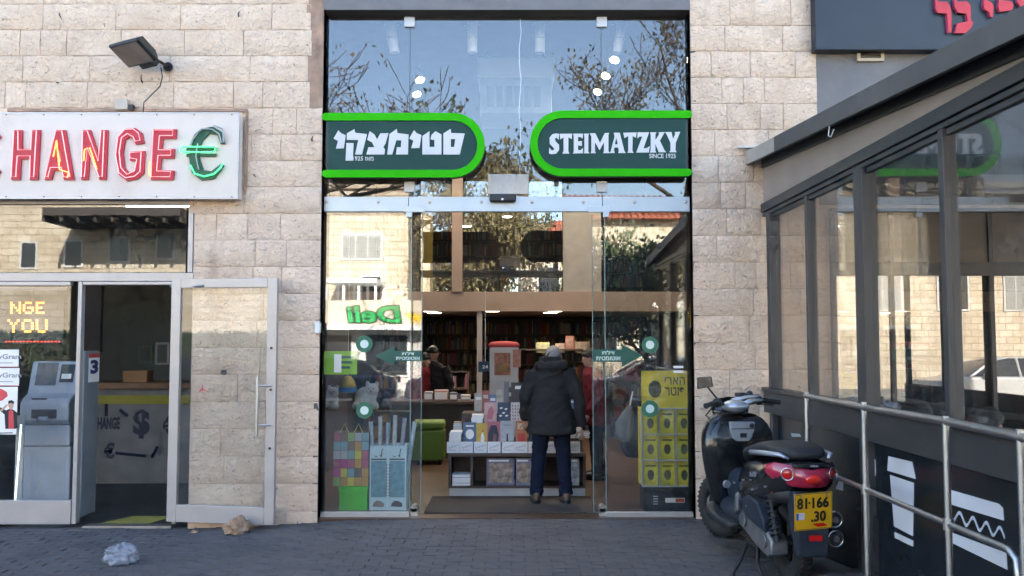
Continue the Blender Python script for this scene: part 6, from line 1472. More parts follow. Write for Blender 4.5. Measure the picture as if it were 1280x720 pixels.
# under body, footboard, leg shield
sect("under_body", [(.30, .12, .24, .5), (.6, .18, .20, .46), (.9, .19, .20, .40), (1.05, .17, .22, .5)], NVY)
sect("centre_tunnel", [(.55, .12, .36, .74), (.75, .11, .36, .58), (.95, .12, .36, .66), (1.08, .12, .4, .8)], NVY)
for sx in (-1, 1): sect("footboard", [(.52, .05, .25, .31, sx * .20), (.62, .075, .24, .31, sx * .205), (.95, .08, .25, .32, sx * .205), (1.08, .07, .30, .40, sx * .20)], BMT, p=4)
sh = MB(); rg = []
for z, hw, yc, th in ((.30, .19, 1.06, .08), (.45, .245, 1.05, .10), (.62, .285, 1.05, .12), (.80, .31, 1.05, .15), (.95, .30, 1.07, .16), (1.06, .23, 1.10, .12), (1.10, .12, 1.12, .06)):
    rr_ = []
    for i in range(20):
        t = 2 * math.pi * i / 20; c_, s_ = math.cos(t), math.sin(t)
        rr_.append((hw * math.copysign(abs(c_) ** .75, c_), yc + .05 * (abs(c_) ** 2) * -1 + th * math.copysign(abs(s_) ** .8, s_), z))
    rg.append(rr_)
sh.loft(rg); o = sh.build("leg_shield", BGL, SCT, local=True, smooth=True); q = o.modifiers.new("s", 'SUBSURF'); q.levels = q.render_levels = 1
sect("front_cowl", [(1.10, .20, .55, 1.06), (1.20, .19, .56, 1.04), (1.32, .13, .58, .95), (1.42, .05, .62, .82)], BGL)
# glove box panel with ignition
gp = MB(); prof = [(-.105, 1.03), (.105, 1.03), (.10, .97), (.075, .895), (.05, .875), (-.05, .875), (-.075, .895), (-.10, .97)]
gp.prism(prof, .885, .93); GP = gp.build("glove_panel", SILV, SCT, local=True, bevel=.008)
MB().box((-.10, .880, .972), (.10, .8845, .978)).build("panel_groove", BMT, GP, local=True)
MB().cyl((.075, .875, 1.0), (.075, .886, 1.0), .019, 16).build("ignition", BMT, GP, local=True); MB().box((-.025, .876, .905), (.03, .886, .94)).build("latch", BMT, GP, local=True, bevel=.004)
MB().cyl((-.195, .72, .56), (-.20, .74, .56), .03, 20).build("silver_badge", SILV, SCT, local=True)
MB().loft([[(-.15, .60, .34), (-.20, .58, .36), (-.195, .56, .52), (-.15, .58, .54)], [(-.15, .50, .38), (-.205, .49, .40), (-.20, .50, .48), (-.15, .52, .50)]]).build("alloy_side_cover", CASE, SCT, local=True, bevel=.012)
# windscreen, handlebar turned left
sect("screen_cowl", [(1.12, .17, 1.02, 1.14), (1.20, .16, 1.04, 1.17), (1.28, .09, 1.02, 1.12)], BGL)
ws = MB(); ws.loft([[(-.17, 1.20, 1.10), (0, 1.25, 1.10), (.17, 1.20, 1.10), (.17, 1.208, 1.10), (0, 1.258, 1.10), (-.17, 1.208, 1.10)], [(-.13, 1.14, 1.20), (0, 1.18, 1.215), (.13, 1.14, 1.20), (.13, 1.147, 1.20), (0, 1.187, 1.215), (-.13, 1.147, 1.20)]]); ws.build("windscreen", mat("smoked_screen", (.03, .03, .032), .15), SCT, local=True)
Mh = Matrix.Translation((.0, 1.00, 1.155)) @ Matrix.Rotation(R(24), 4, 'Z') @ Matrix.Scale(1.08, 4)
def hpart(name, mb, m, par=None, **k): return mb.build(name, m, par or SCT, local=True, **k)
HBM = MB(); HBM.tube([(-.36, -.06, .015), (-.24, -.03, .03), (-.12, .02, .01), (0, .03, -.03), (.12, .02, .01), (.24, -.03, .03), (.36, -.06, .015)], .013, 10, M=Mh); HB_ = hpart("handlebar", HBM, BMT, smooth=True)
cvr = MB(); cvr.ell((-.03, -.01, -.005), (.11, .095, .05), 20, 12, M=Mh); hpart("instrument_cover", cvr, SILV, HB_, smooth=True)
for a_, b_ in (((.0, .05, .03), (.22, -.01, .065)), ((.02, -.05, .015), (.22, -.03, .035))):
    c_ = MB(); c_.tube([a_, ((a_[0] + b_[0]) / 2, (a_[1] + b_[1]) / 2, (a_[2] + b_[2]) / 2 + .01), b_], [.03, .022, .02], 8, M=Mh, flat=.7); hpart("handlebar_arm", c_, SILV, HB_, smooth=True)
for sx in (-1, 1):
    g = MB(); g.tube([(sx * .25, -.032, .03), (sx * .27, -.035, .029), (sx * .37, -.063, .015), (sx * .38, -.066, .013)], [.022, .018, .018, .022], 12, M=Mh); hpart("grip", g, RUBBER, HB_, smooth=40)
    g = MB(); g.tube([(sx * .21, .02, .02), (sx * .26, .04, .0), (sx * .38, -.005, -.01)], [.009, .008, .006], 6, M=Mh); hpart("brake_lever", g, STEEL, HB_, smooth=True)
    g = MB(); g.ell((sx * .215, -.01, .03), (.035, .04, .035), 12, 8, M=Mh); hpart("switch_box", g, BMT, HB_, smooth=True)
    if sx < 0:
        g = MB(); g.tube([(sx * .20, .0, .05), (sx * .24, .05, .13), (sx * .27, .05, .16)], .007, 8, M=Mh); hpart("mirror_stem", g, BMT, HB_, smooth=True)
        Mm = Mh @ Matrix.Translation((sx * .29, .045, .175)) @ Matrix.Rotation(R(-32), 4, 'Z') @ Matrix.Rotation(R(-6), 4, 'Y')
        mm = MB(); mm.loft([[(-.06, -.012, -.042), (.065, -.012, -.035), (.06, -.012, .045), (-.05, -.012, .05)], [(-.055, .02, -.035), (.055, .02, -.03), (.05, .02, .04), (-.045, .02, .042)]], 0, Mm); mo = hpart("mirror", mm, BMT, HB_, bevel=.008)
        g = MB(); g.prism([(-.05, -.035), (.055, -.029), (.05, .038), (-.042, .043)], -.0145, -.0125, 0, Mm); hpart("mirror_glass", g, mat("mirror_silver", (.55, .52, .5), .05, 1.0), mo)
g = MB(); g.box((.06, .03, .06), (.14, .09, .09), 0, Mh); g.ell((.16, .03, .075), (.03, .025, .03), 10, 8, M=Mh); hpart("reservoir", g, BMT, HB_, bevel=.005)
# centre stand
stn = MB()
for sx in (-1, 1): stn.tube([(sx * .09, .36, .20), (sx * .15, .24, .07), (sx * .17, .12, .012), (sx * .19, .05, .015)], [.016, .014, .014, .012], 8)
stn.tube([(-.14, .26, .085), (.14, .26, .085)], .012, 8); stn.build("centre_stand", BMT, SCT, local=True, smooth=True)
sd_ = MB(); sd_.tube([(-.17, .38, .18), (-.27, .30, .05), (-.33, .25, .008), (-.37, .16, .01)], [.014, .012, .012, .016], 8); sd_.build("side_stand", BMT, SCT, local=True, smooth=True)
# control cables and a luggage hook
for pts in (((-.20, .98, 1.16), (-.17, 1.12, 1.14), (-.10, 1.20, 1.06)), ((.20, 1.06, 1.17), (.16, 1.16, 1.15), (.08, 1.22, 1.06)), ((-.22, .96, 1.15), (-.25, 1.06, 1.07), (-.16, 1.14, 1.02))):
    MB().tube(pts, .006, 6).build("control_cable", BMT, SCT, local=True, smooth=True)
for y, z in ((.30, .66), (.12, .62), (-.12, .68)): MB().cyl((-.238, y, z), (-.215, y, z), .007, 8).build("panel_screw", STEEL, SCT, local=True)
# fuller lower fairing under the seat and wider rear quarters
sect("side_fairing", [(.02, .10, .52, .66), (.12, .185, .44, .72), (.32, .20, .38, .74), (.52, .19, .32, .68), (.66, .15, .30, .60)], BGL)
sect("rear_undertray", [(-.30, .10, .60, .70), (-.22, .19, .56, .72), (-.05, .20, .54, .70), (.10, .17, .52, .66)], BMT)
for y, z in ((.55, .60), (.30, .47)): MB().cyl((-.212, y, z), (-.196, y, z), .007, 8).build("panel_screw", STEEL, SCT, local=True)

# ================================================================== PEOPLE
SKINM = mat("skin", (.42, .25, .18), .55, var=.1, vs=12)
def cloth(n, c, b=.5, s=14): return mat(n, c, .9, var=.18, vs=7, bump=b, bs=s, spec=.2)
def hand(mb, wrist, dirn, palmn, s=1.0):
    "palm, four bent fingers of different length and a thumb off the side"
    d = Vector(dirn).normalized(); n = Vector(palmn); n = (n - d * n.dot(d)).normalized(); a = d.cross(n); w_ = Vector(wrist)
    mb.tube([w_, w_ + d * .035 * s, w_ + d * .085 * s], [.024 * s, .036 * s, .036 * s], 10, flat=.5)
    for i, l in enumerate((.062, .072, .068, .052)):
        o = w_ + d * .082 * s + a * (i - 1.5) * .0175 * s
        mb.tube([o, o + (d + n * .25) * l * .45 * s, o + (d * .75 + n * .6) * l * .95 * s], [.0088 * s, .0082 * s, .0068 * s], 6)
    o = w_ + d * .03 * s - a * .03 * s; mb.tube([o, o + (-a * .7 + d * .8) * .035 * s, o + (-a * .7 + d * 1.3 + n * .4) * .055 * s], [.012 * s, .0105 * s, .008 * s], 6)
def ering(cx, cy_, rx, ry, z, n=20): return [(cx + rx * math.cos(2 * math.pi * i / n), cy_ + ry * math.sin(2 * math.pi * i / n), z) for i in range(n)]
def figure(label, loc, rz, jacket, trousers, shoes, hairm, cap=None, seated=False, s=1.0, arms=None, headpos=(0, .10, 1.58), headtilt=.2, coat_len=.70, hood=True, lean=0.06, name="person"):
    root = thing(name, label, "person", loc, rz); root.scale = (s, s, s)
    H = Vector(headpos); hipz = .80
    L = [(-.10, .02, hipz), (-.135, .03, .46), (-.165, .0, .07)]; Rr = [(.10, .02, hipz), (.125, .02, .46), (.145, -.02, .07)]
    if seated:
        L = [(-.10, .05, .52), (-.12, .48, .50), (-.12, .46, .07)]; Rr = [(.10, .05, .52), (.12, .48, .50), (.12, .46, .07)]
    dz = -.30 if seated else 0
    # body: head, neck, torso core, limbs and hands as one surface
    b = MB(); b.ell(H, (.078, .098, .118), 20, 14, M=None)
    b.tube([(0, lean + .05, 1.30 + dz), (H.x * .6, H.y * .7, H.z - .10)], [.075, .058], 12)
    Mh_ = Matrix.Translation(H) @ Matrix.Rotation(-headtilt, 4, 'X')
    b.tube([Mh_ @ Vector((0, .09, .0)), Mh_ @ Vector((0, .118, -.025)), Mh_ @ Vector((0, .10, -.035))], [.010, .014, .008], 8)
    for sx in (-1, 1): b.ell(Mh_ @ Vector((sx * .080, -.005, -.01)), (.014, .022, .032), 8, 8)
    b.ell(Mh_ @ Vector((0, .07, -.075)), (.045, .035, .035), 10, 8)
    b.loft([ering(0, lean * .3, .15, .10, (hipz if not seated else .5)), ering(0, lean * .7, .14, .10, 1.08 + dz), ering(0, lean, .17, .10, 1.30 + dz), ering(0, lean + .03, .08, .07, 1.40 + dz)])
    A = arms or (((-.20, lean, 1.36 + dz), (-.285, .0, 1.08 + dz), (-.27, .10, .86 + dz)), ((.20, lean, 1.36 + dz), (.295, -.02, 1.08 + dz), (.315, .06, .79 + dz)))
    for a_ in A:
        b.tube(a_, [.06, .045, .030], 10)
    for l_ in (L, Rr): b.tube(l_, [.085, .055, .045], 10)
    for a_ in A:
        dd = Vector(a_[2]) - Vector(a_[1]); hand(b, Vector(a_[2]) + dd.normalized() * .02, dd, (0, 1, -.2) if not seated else (0, .2, -1))
    body = b.build("body", SKINM, root, local=True); remesh(body, .0075, 2)
    # face details
    for sx in (-1, 1): MB().ell(Mh_ @ Vector((sx * .03, .090, .012)), (.012, .008, .008), 8, 6).build("eye", PAPER, root, local=True, smooth=True)
    MB().tube([Mh_ @ Vector((-.022, .100, -.058)), Mh_ @ Vector((0, .108, -.056)), Mh_ @ Vector((.022, .100, -.058))], .005, 5).build("mouth", REDT, root, local=True)
    # hair or cap
    hb = MB(); n = 20; rings = []
    for t in (0.02, .25, .5, .75, 1.0, 1.25, 1.5, 1.72):
        rings.append([Mh_ @ Vector((.089 * math.sin(t) * math.cos(q), -.006 + .108 * math.sin(t) * math.sin(q), .014 + .117 * math.cos(t) + (-.045 * max(0, -math.sin(q)) * (t > 1.4)) + (.05 * max(0, math.sin(q)) * (t > 1.2)))) for q in [2 * math.pi * i / n for i in range(n)]])
    hb.loft(rings); ho = hb.build("cap" if cap else "hair", cap or hairm, root, local=True, smooth=True)
    if cap:
        hr = MB(); hr.tube([Mh_ @ Vector((.088 * math.cos(q), -.004 + .104 * math.sin(q), -.012 - .02 * max(0, -math.sin(q)))) for q in [2 * math.pi * i / 24 for i in range(24)]], .009, 8, closed=True); hr.build("cap_band", cap, ho, local=True, smooth=True)
        hr = MB(); hr.ell(Mh_ @ Vector((0, -.055, -.05)), (.065, .048, .05), 14, 8); hr.build("hair", hairm, root, local=True, smooth=True)
    # jacket
    j = MB()
    if not seated:
        zs_ = [coat_len, coat_len + .02, .85, 1.0, 1.15, 1.28, 1.38, 1.44, 1.48]
        rg = [(.25, .175, .02), (.265, .185, .02), (.245, .172, .02), (.215, .152, lean * .5), (.215, .148, lean * .8), (.222, .142, lean), (.20, .122, lean + .025), (.13, .095, lean + .04), (.08, .075, lean + .05)]
    else:
        zs_ = [.47, .50, .60, .74, .87, .99, 1.08, 1.14, 1.18]; rg = [(.19, .15, .03), (.21, .17, .03), (.20, .155, .03), (.20, .145, lean * .5), (.205, .14, lean), (.21, .135, lean), (.185, .118, lean + .02), (.12, .09, lean + .03), (.08, .075, lean + .04)]
    j.loft([ering(0, cy2, rx, ry, z) for z, (rx, ry, cy2) in zip(zs_, rg)])
    for a_ in A:
        p0, p1, p2 = [Vector(v) for v in a_]; j.tube([p0 - (p1 - p0) * .05, (p0 + p1) / 2, p1, (p1 + p2) / 2, p2], [.088, .078, .070, .064, .056], 14)
    if hood:
        j.tube([(-.15, lean + .06, 1.42 + dz), (-.13, lean - .09, 1.42 + dz), (0, lean - .135, 1.405 + dz), (.13, lean - .09, 1.42 + dz), (.15, lean + .06, 1.42 + dz)], [.03, .055, .062, .055, .03], 12)
        j.ell((0, lean - .10, 1.33 + dz), (.115, .05, .10), 14, 10)
        j.tube([(-.10, lean + .10, 1.47 + dz), (-.08, lean - .03, 1.485 + dz), (0, lean - .06, 1.49 + dz), (.08, lean - .03, 1.485 + dz), (.10, lean + .10, 1.47 + dz)], .035, 10)
    jo = j.build("jacket", jacket, root, local=True); remesh(jo, .010, 14)
    from mathutils import noise
    nn = [v.normal.copy() for v in jo.data.vertices]; cc = [v.co.copy() for v in jo.data.vertices]; out = []
    for c, n_ in zip(cc, nn):      # soft folds
        k = noise.noise(Vector((c.x * 7, c.y * 7, c.z * 16))) * .007 + noise.noise(Vector((c.x * 3 + 9, c.y * 3, c.z * 5))) * .016 - abs(noise.noise(Vector((c.x * 5 + c.z * 4, c.y * 5, c.z * 9 - c.x * 6)))) * .016
        out += list(c + n_ * k)
    jo.data.vertices.foreach_set("co", out); jo.data.update()
    # trousers
    t = MB()
    if not seated: t.loft([ering(0, .02, .165, .125, .92), ering(0, .02, .18, .135, .80), ering(0, .02, .15, .12, .72)])
    else: t.ell((0, .05, .52), (.18, .18, .12), 16, 10)
    for l_ in (L, Rr):
        p0, p1, p2 = [Vector(v) for v in l_]; t.tube([p0, (p0 + p1) / 2, p1, (p1 + p2) / 2, p2], [.108, .090, .076, .070, .074], 14)
    to = t.build("trousers", trousers, root, local=True); remesh(to, .011, 5)
    nn = [v.normal.copy() for v in to.data.vertices]; cc = [v.co.copy() for v in to.data.vertices]; out = []
    for c, n_ in zip(cc, nn):
        out += list(c + n_ * (noise.noise(Vector((c.x * 9, c.y * 9, c.z * 22))) * .007 + (.012 * noise.noise(Vector((c.x * 6, c.y * 6, c.z * 45))) if c.z < .25 else 0)))
    to.data.vertices.foreach_set("co", out); to.data.update()
    for l_ in (L, Rr):
        a_ = Vector(l_[2]); sh_ = MB(); sh_.ell((a_.x, a_.y + .055, .045), (.052, .145, .05), 16, 10); sh_.ell((a_.x, a_.y - .02, .075), (.05, .065, .06), 12, 8); so_ = sh_.build("shoe", shoes, root, local=True); remesh(so_, .010, 3)
        sl_ = MB(); sl_.loft([[(a_.x + .056 * math.cos(q), a_.y + .05 + .15 * math.sin(q), z) for q in [2 * math.pi * i / 20 for i in range(20)]] for z in (.002, .022)]); sl_.build("sole", RUBBER, so_, local=True)
    return root
COATM = cloth("charcoal_parka", (.024, .023, .024), .4, 40); JEANS = cloth("dark_jeans", (.007, .011, .026), .5, 26); SHOEB = mat("brown_shoe", (.10, .07, .05), .7, var=.2)
GREYC = cloth("grey_knit", (.27, .26, .25), .8, 90); GHAIR = mat("grey_hair", (.22, .20, .19), .8, var=.2, vs=30)
pm = P(690, 628, .78)
figure("man in a charcoal hooded parka and jeans bending over the display table", (pm.x, .80, .012), R(4), COATM, JEANS, SHOEB, GHAIR, cap=GREYC, headpos=(.05, .235, 1.50), headtilt=.95, coat_len=.70, lean=.10,
       arms=(((-.18, .09, 1.335), (-.285, .04, 1.06), (-.26, .15, .84)), ((.18, .09, 1.335), (.295, .0, 1.06), (.32, .05, .77))))
DHAIR = mat("dark_hair", (.015, .012, .010), .7, var=.2, vs=30); RJ = cloth("dark_red_jacket", (.16, .02, .025)); BJ = cloth("black_jacket", (.015, .015, .017)); DT = cloth("dark_trousers", (.02, .02, .024)); BSH = mat("black_shoe", (.015, .015, .015), .5)
p = P(545, 460, 5.0); figure("person with dark hair and black jacket behind the sales counter", (p.x, 5.1, 0), R(150), BJ, DT, BSH, DHAIR, s=.94, hood=False, headtilt=.3)
p = P(531, 460, 4.9); figure("person in a dark red jacket behind the sales counter", (p.x - .08, 5.0, 0), R(-120), RJ, DT, BSH, DHAIR, s=.88, hood=False, headtilt=.3)
p = P(742, 500, 2.4); figure("person in a dark red jacket half hidden beyond the open door leaf", (p.x + .06, 2.5, 0), R(80), RJ, DT, BSH, DHAIR, s=.93, hood=False, headtilt=.2)
for k, (x, y_) in enumerate(((1048, -1.35), (1133, -2.35), (1190, -3.05))):
    X = (x - 640) * (y_ - CAMY) / FPX
    figure(("seated person nearest the stone wall inside the patio", "seated person in the middle pane of the patio", "seated person behind the wide patio pane nearest the street")[k], (X + .15, y_, .025), R((-90, 90, -60)[k] + 180 * 0), (BJ, RJ, BJ)[k], DT, BSH, DHAIR, seated=True, hood=False, headpos=(0, .10, 1.27), s=.90)
    ch = thing("patio_chair", ("chair of the person by the stone wall", "chair of the person in the middle pane", "chair of the person behind the wide pane")[k] + " inside the patio", "chair", (X + .15, y_, .02), R((-90, 90, -60)[k]), "chairs inside the patio")
    MB().box((-.21, -.2, .42), (.21, .22, .45)).build("seat", BLACKP, ch, local=True, bevel=.01); MB().box((-.2, -.23, .50), (.2, -.20, .88)).build("backrest", BLACKP, ch, local=True, bevel=.01)
    for sx in (-.18, .18):
        for yy in (-.18, .19): MB().cyl((sx, yy, 0), (sx, yy, .42), .013, 8).build("leg", STEEL, ch, local=True)
        MB().cyl((sx, -.215, .42), (sx, -.215, .88), .012, 8).build("back_post", STEEL, ch, local=True)
for k, (X, Y_) in enumerate(((3.35, -1.9), (3.75, -3.4))):
    t = thing("patio_table", ("round dark table by the stone wall inside the patio", "round dark table nearer the street inside the patio")[k], "table", (X, Y_, .02), 0, "tables inside the patio")
    MB().cyl((0, 0, .72), (0, 0, .75), .36, 28).build("table_top", WOODD, t, local=True); MB().cyl((0, 0, .03), (0, 0, .72), .03, 12).build("column", BLACKM, t, local=True); MB().cyl((0, 0, 0), (0, 0, .03), .22, 24).build("base", BLACKM, t, local=True)

# ================================================================== WINDOW DISPLAY, left pane
DY = .42
def W(x, y, Y=DY): return P(x, y, Y)
a, b = W(424, 640), W(459, 608)
GB = thing("green_gift_box", "bright green gift box on the floor behind the left pane", "gift box", ((a.x + b.x) / 2, DY + .14, 0))
MB().box((a.x, DY, .0), (b.x, DY + .28, b.z - .05)).build("box_body", mat("gift_green", (.09, .62, .04), .5), GB); MB().box((a.x - .006, DY - .006, b.z - .049), (b.x + .006, DY + .286, b.z)).build("lid", MATS["gift_green"], GB)
a2, b2 = W(416, 607.5), W(461, 541)
PB = thing("patchwork_gift_bag", "tall gift bag in a patchwork of colours standing on the green box", "gift bag", ((a2.x + b2.x) / 2, DY + .1, b.z))
MB().box((a2.x, DY + .01, b.z + .001), (b2.x, DY + .24, b2.z)).build("bag_body", mat("bag_brown", (.16, .09, .07), .7), PB)
PCOL = [mat("patch%d" % i, c, .6, var=.08) for i, c in enumerate([(.5, .14, .2), (.7, .6, .1), (.6, .34, .1), (.24, .42, .48), (.34, .5, .15), (.6, .1, .32), (.22, .16, .12), (.5, .5, .52)])]
rr = random.Random(5)
for i in range(5):
    for j in range(6):
        x0_ = a2.x + (b2.x - a2.x) * i / 5; z0_ = b.z + .002 + (b2.z - b.z) * j / 6
        MB().box((x0_ + .002, DY + .006, z0_ + .002), (x0_ + (b2.x - a2.x) / 5 - .002, DY + .0095, z0_ + (b2.z - b.z) / 6 - .002)).build("patch", rr.choice(PCOL), PB)
for s_ in (.3, .7): MB().tube([(a2.x + (b2.x - a2.x) * (s_ - .12), DY + .02, b2.z), (a2.x + (b2.x - a2.x) * s_, DY + .02, b2.z + .09), (a2.x + (b2.x - a2.x) * (s_ + .12), DY + .02, b2.z)], .005, 6).build("handle", PCOL[1], PB)
# pale blue animal box with gift-wrap rolls
a, b = W(461.5, 640), W(508, 557)
AB = thing("animal_print_box", "tall pale blue box printed with animals behind the left pane", "box", ((a.x + b.x) / 2, DY + .12, 0))
PBL = mat("pale_blue_card", (.55, .72, .78), .6, var=.04); PBD = mat("print_blue", (.16, .33, .40), .6, var=.3, vs=18); INK = mat("animal_ink", (.10, .10, .11), .7)
m_ = MB(); w_ = b.x - a.x; t_ = .006
for q in ((a.x, DY, a.x + w_, DY + t_), (a.x, DY + .24, a.x + w_, DY + .24 + t_), (a.x, DY + t_, a.x + t_, DY + .24), (b.x - t_, DY + t_, b.x, DY + .24)): m_.box((q[0], q[1], .0), (q[2], q[3], b.z))
m_.build("box_sides", PBL, AB); MB().box((a.x + w_ / 2 - .003, DY - .002, 0), (a.x + w_ / 2 + .003, DY - .0002, b.z)).build("fold_line", PAPER, AB)
zz = b.z
for h in range(2):
    xa_ = a.x + w_ * (.04 + .5 * h); xb_ = a.x + w_ * (.46 + .5 * h)
    MB().box((xa_, DY - .003, zz * .20), (xb_, DY - .0005, zz * .76)).build("print_panel", PBD, AB)
    for i in range(11): MB().box((xa_ - .004 if h else xb_ - .004, DY - .0045, zz * (.22 + .047 * i)), (xa_ + .012 if h else xb_ + .010, DY - .0032, zz * (.24 + .047 * i))).build("print_dot", INK, AB)
    MB().box((xa_, DY - .003, zz * .775), (xb_, DY - .0005, zz * .80)).build("print_strip", INK, AB)
    c = (xa_ + xb_) / 2
    MB().prism([(c - .05, zz * .85), (c - .01, zz * .83), (c + .02, zz * .86), (c + .03, zz * .95), (c + .045, zz * .96), (c + .035, zz * .92), (c + .03, zz * .82), (c + .02, zz * .82), (c + .01, zz * .845), (c - .03, zz * .82)], -.0, .002, 0, Matrix.Translation((0, DY - .003, 0))).build("animal_print", INK, AB)
    MB().prism([(c - .06, zz * .06), (c + .05, zz * .05), (c + .06, zz * .10), (c + .02, zz * .14), (c - .02, zz * .15), (c - .05, zz * .11)], 0, .002, 0, Matrix.Translation((0, DY - .003, 0))).build("animal_print", INK if h else MATS["tan_cover"], AB)
rr = random.Random(8)
RC = [mat("wrap%d" % i, c, .4, var=.2, vs=25) for i, c in enumerate([(.38, .48, .54), (.45, .46, .48), (.3, .42, .5), (.5, .5, .5), (.33, .36, .40), (.42, .52, .55)])]
for i, (dx, hx_, top) in enumerate(((.05, -.06, 528), (.11, -.03, 522), (.16, .0, 530), (.22, .02, 520), (.27, .06, 524), (.32, .11, 529))):
    x = a.x + dx; tp = W(480, top).z; m_ = MB(); m_.tube([(x, DY + .06 + .02 * (i % 3), .03), (x + hx_, DY + .1 + .03 * (i % 3), tp)], .022, 12)
    o = m_.build("wrapping_roll", RC[i], label="%s gift wrap roll standing in the animal box" % ("leftmost pale blue", "second, grey white", "third, blue grey", "fourth, white", "fifth, grey", "rightmost pale blue")[i], cat="wrapping roll", group="gift wrap rolls in the animal box", smooth=40)
    MB().cyl((x + hx_, DY + .1 + .03 * (i % 3), tp + .0), (x + hx_ * 1.02, DY + .1 + .03 * (i % 3), tp + .006), .012, 10).build("roll_core", BLACKP, o)
# plush toys
FUR = mat("white_plush", (.5, .49, .48), .95, var=.12, vs=20, bump=1, bs=60); FURD = mat("dark_plush", (.05, .05, .055), .95, var=.2, vs=20, bump=1, bs=60)
SHF = MB().box((XL + .25, DY + .3, .93), (P(512, 500, DY + .3).x, DY + .55, .95)).build("display_shelf", SHELFM, label="dark shelf for plush toys behind the left pane", cat="shelf")
for x in (XL + .28, P(508, 500, DY + .3).x): MB().box((x, DY + .5, 0), (x + .03, DY + .53, .93)).build("support", SHELFM, SHF)
def plush(x, y, r, m, label, ear=True, seed=0):
    c = P(x, y, DY + .36); root = thing("plush_toy", label, "plush toy", (c.x, c.y, .951), group="plush toys in the window"); k = r / 123
    c.z = .951 + k * 1.1
    b = MB(); b.ell((c.x, c.y, c.z), (k * 1.05, k * .8, k), 16, 12); b.ell((c.x + k * .5, c.y - k * .3, c.z + k * .75), (k * .6, k * .55, k * .55), 14, 10)
    for s_ in (-1, 1): b.ell((c.x + k * .5 + s_ * k * .4, c.y - k * .2, c.z + k * 1.25), (k * .2, k * .12, k * .25), 10, 8)
    for s_ in (-1, 1): b.ell((c.x + s_ * k * .8, c.y - k * .4, c.z - k * .6), (k * .35, k * .4, k * .4), 10, 8)
    o = b.build("body", m, root); remesh(o, .008, 2)
    for s_ in (-1, 1): MB().ell((c.x + k * .5 + s_ * k * .2, c.y - k * .82, c.z + k * .85), (.007, .005, .007), 8, 6).build("eye", BLACKP, root)
    MB().ell((c.x + k * .5, c.y - k * .88, c.z + k * .68), (.010, .007, .007), 8, 6).build("nose", BLACKP, root)
plush(410, 524, 13, FUR, "white plush toy at the left end of the window shelf"); plush(458, 524, 15, FUR, "white plush toy in the middle of the window shelf"); plush(478, 515, 11, FURD, "dark plush toy beside the middle white one")
# things hanging on the side wall rack
c = P(435, 480, .55); HT = thing("party_hat", "yellow and blue soft hat hanging behind the left pane", "hat", (c.x, .55, c.z - .1))
MB().tube([(c.x, .55, c.z + .08), (c.x, .55, c.z + .02), (c.x, .55, c.z - .03)], [.03, .07, .085], 14).build("crown", mat("hat_yellow", (.5, .35, .04), .7), HT, smooth=True); MB().cyl((c.x, .55, c.z - .08), (c.x, .55, c.z - .032), .10, 16, r1=.09).build("brim", mat("hat_blue", (.05, .14, .30), .7), HT, smooth=40)
MB().cyl((c.x, .55, c.z + .08), (c.x, .55, zh0 - .1), .002, 4).build("string", PAPER, HT)

# ================================================================== yellow book stand, right pane
HY = .34
a, b = P(802.5, 500, HY), P(860, 463.5, HY)
YC = mat("poster_yellow", (.86, .62, .05), .5, var=.25, vs=5); YD_ = mat("book_yellow_green", (.66, .55, .05), .5, var=.25, vs=14)
BS = thing("book_stand", "tall yellow card stand holding nine yellow books behind the right pane", "book stand", ((a.x + P(865, 600, HY).x) / 2, HY + .1, 0))
zb_ = P(830, 608, HY).z; za_ = P(830, 511, HY).z
x1_ = P(866, 560, HY).x
MB().box((a.x + .02, HY + .03, 0), (x1_ - .01, HY + .35, zb_)).build("base", BLACKP, BS)
HP = MB().box((a.x, HY + .02, P(830, 511, HY).z + .002), (b.x, HY + .035, b.z)).build("header_card", YC, BS)
c = P(844, 480, HY); text("lettering", heb("הארי"), (c.x, HY + .0175, c.z + .03), .20, .075, mat("title_ink", (.05, .05, .03), .6), HP, .005, depth=.003)
text("lettering", heb("פוטר"), (c.x, HY + .0175, c.z - .075), .20, .085, MATS["title_ink"], HP, .005, depth=.003)
c2 = P(819, 484, HY); MB().prism([(c2.x + .065 * math.cos(t), c2.z - .02 + .085 * math.sin(t)) for t in [i * math.pi / 10 for i in range(20)]], HY + .016, HY + .0198).build("printed_oval", mat("oval_ink", (.10, .10, .06), .7, var=.5, vs=30), HP)
MB().box((a.x, HY + .05, zb_), (x1_, HY + .30, za_)).build("tray_body", YC, BS)
PAN = mat("wire_pale", (.5, .5, .5), .5)
for i in range(4):
    x = a.x + (x1_ - a.x) * i / 3; MB().box((x - .005, HY - .002, zb_), (x + .005, HY + .049, za_)).build("divider", PAN, BS)
    z = zb_ + (za_ - zb_) * i / 3; MB().box((a.x - .004, HY - .004, z - .006), (x1_ + .004, HY + .048, z + .006)).build("ledge", PAN, BS)
cw, chh = (x1_ - a.x) / 3, (za_ - zb_) / 3
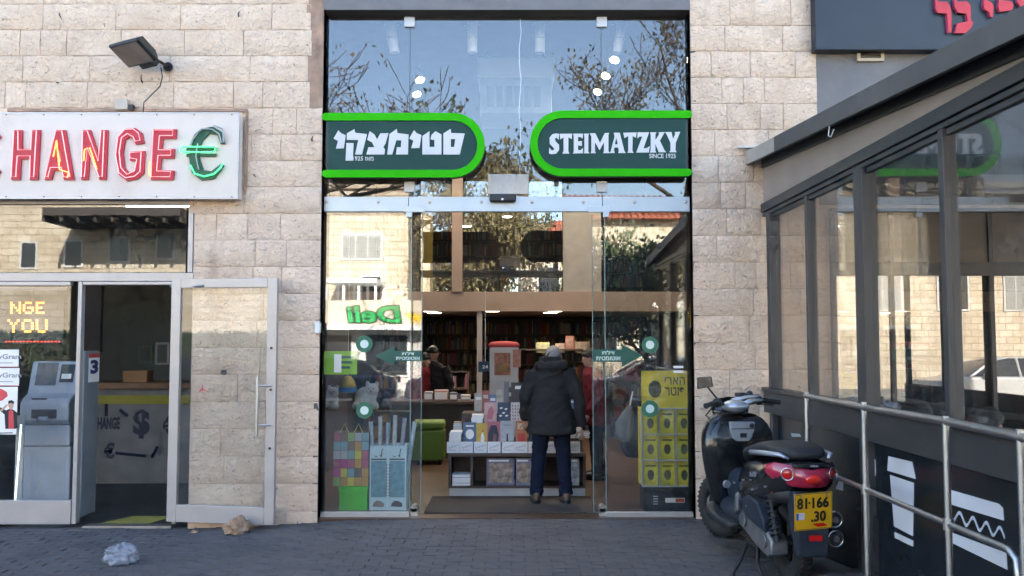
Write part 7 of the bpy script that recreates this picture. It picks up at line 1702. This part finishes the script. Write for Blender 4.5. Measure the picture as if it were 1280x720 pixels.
for r_ in range(3):
    for q_ in range(3):
        cx, cz_ = a.x + cw * (q_ + .5), zb_ + chh * r_ + .008
        lab = "yellow green book in the %s row, %s pocket of the yellow stand" % (("bottom", "middle", "top")[r_], ("left", "centre", "right")[q_])
        bk = book(cw * .84, chh * .88, .03, YD_, (cx, HY + .012, cz_), lab=lab, grp="nine books on the yellow stand")
        MB().prism([(cw * .2 * math.cos(t), chh * .4 + chh * .20 * math.sin(t)) for t in [i * math.pi / 8 for i in range(16)]], -.0012, -.0002).build("cover_oval", MATS["oval_ink"], bk, local=True)
        MB().box((-cw * .3, -.0012, chh * .72), (cw * .3, -.0002, chh * .78)).build("title_bar", MATS["title_ink"], bk, local=True)
c = P(845, 626, HY); pl = MB().box((c.x - .10, HY + .024, c.z - .022), (c.x + .09, HY + .0298, c.z + .022)).build("logo_plate", PAPER, BS); MB().box((c.x, HY + .0225, c.z - .018), (c.x + .085, HY + .0238, c.z + .018)).build("logo_red", REDT, pl)
for i in range(4): MB().box((P(817, 626, HY).x, HY + .026, c.z - .04 + .025 * i), (P(823, 626, HY).x, HY + .0298, c.z - .033 + .025 * i)).build("print_line", PAPER, BS)
# dark coat and pale bag behind the stand
c = P(795, 590, 1.0); m_ = MB(); m_.loft([ering(c.x, 1.0, .10, .07, .45), ering(c.x, 1.0, .16, .09, .55), ering(c.x, 1.0, .15, .09, .85), ering(c.x + .02, 1.0, .08, .06, 1.1)]); o = m_.build("dark_backpack", cloth("backpack", (.02, .02, .022)), label="dark backpack hanging behind the right pane", cat="backpack", smooth=True)
MB().tube([(c.x - .06, .92, 1.05), (c.x - .12, .90, .8), (c.x - .05, .92, .5)], .014, 6).build("strap", BLACKP, o, smooth=True)
c = P(782, 570, .9); m_ = MB(); m_.loft([ering(c.x, .9, .05, .03, .62), ering(c.x - .01, .9, .10, .045, .70), ering(c.x, .9, .09, .04, .85), ering(c.x + .05, .9, .03, .02, 1.0)]); o = m_.build("white_bag", cloth("bag_white", (.16, .16, .16)), label="pale cloth bag hanging behind the right pane", cat="bag", smooth=True); MB().tube([(c.x + .05, .9, 1.0), (c.x + .08, .9, 1.15)], .008, 6).build("handle", PAPER, o)

bpy.data.scenes.remove(TMP)
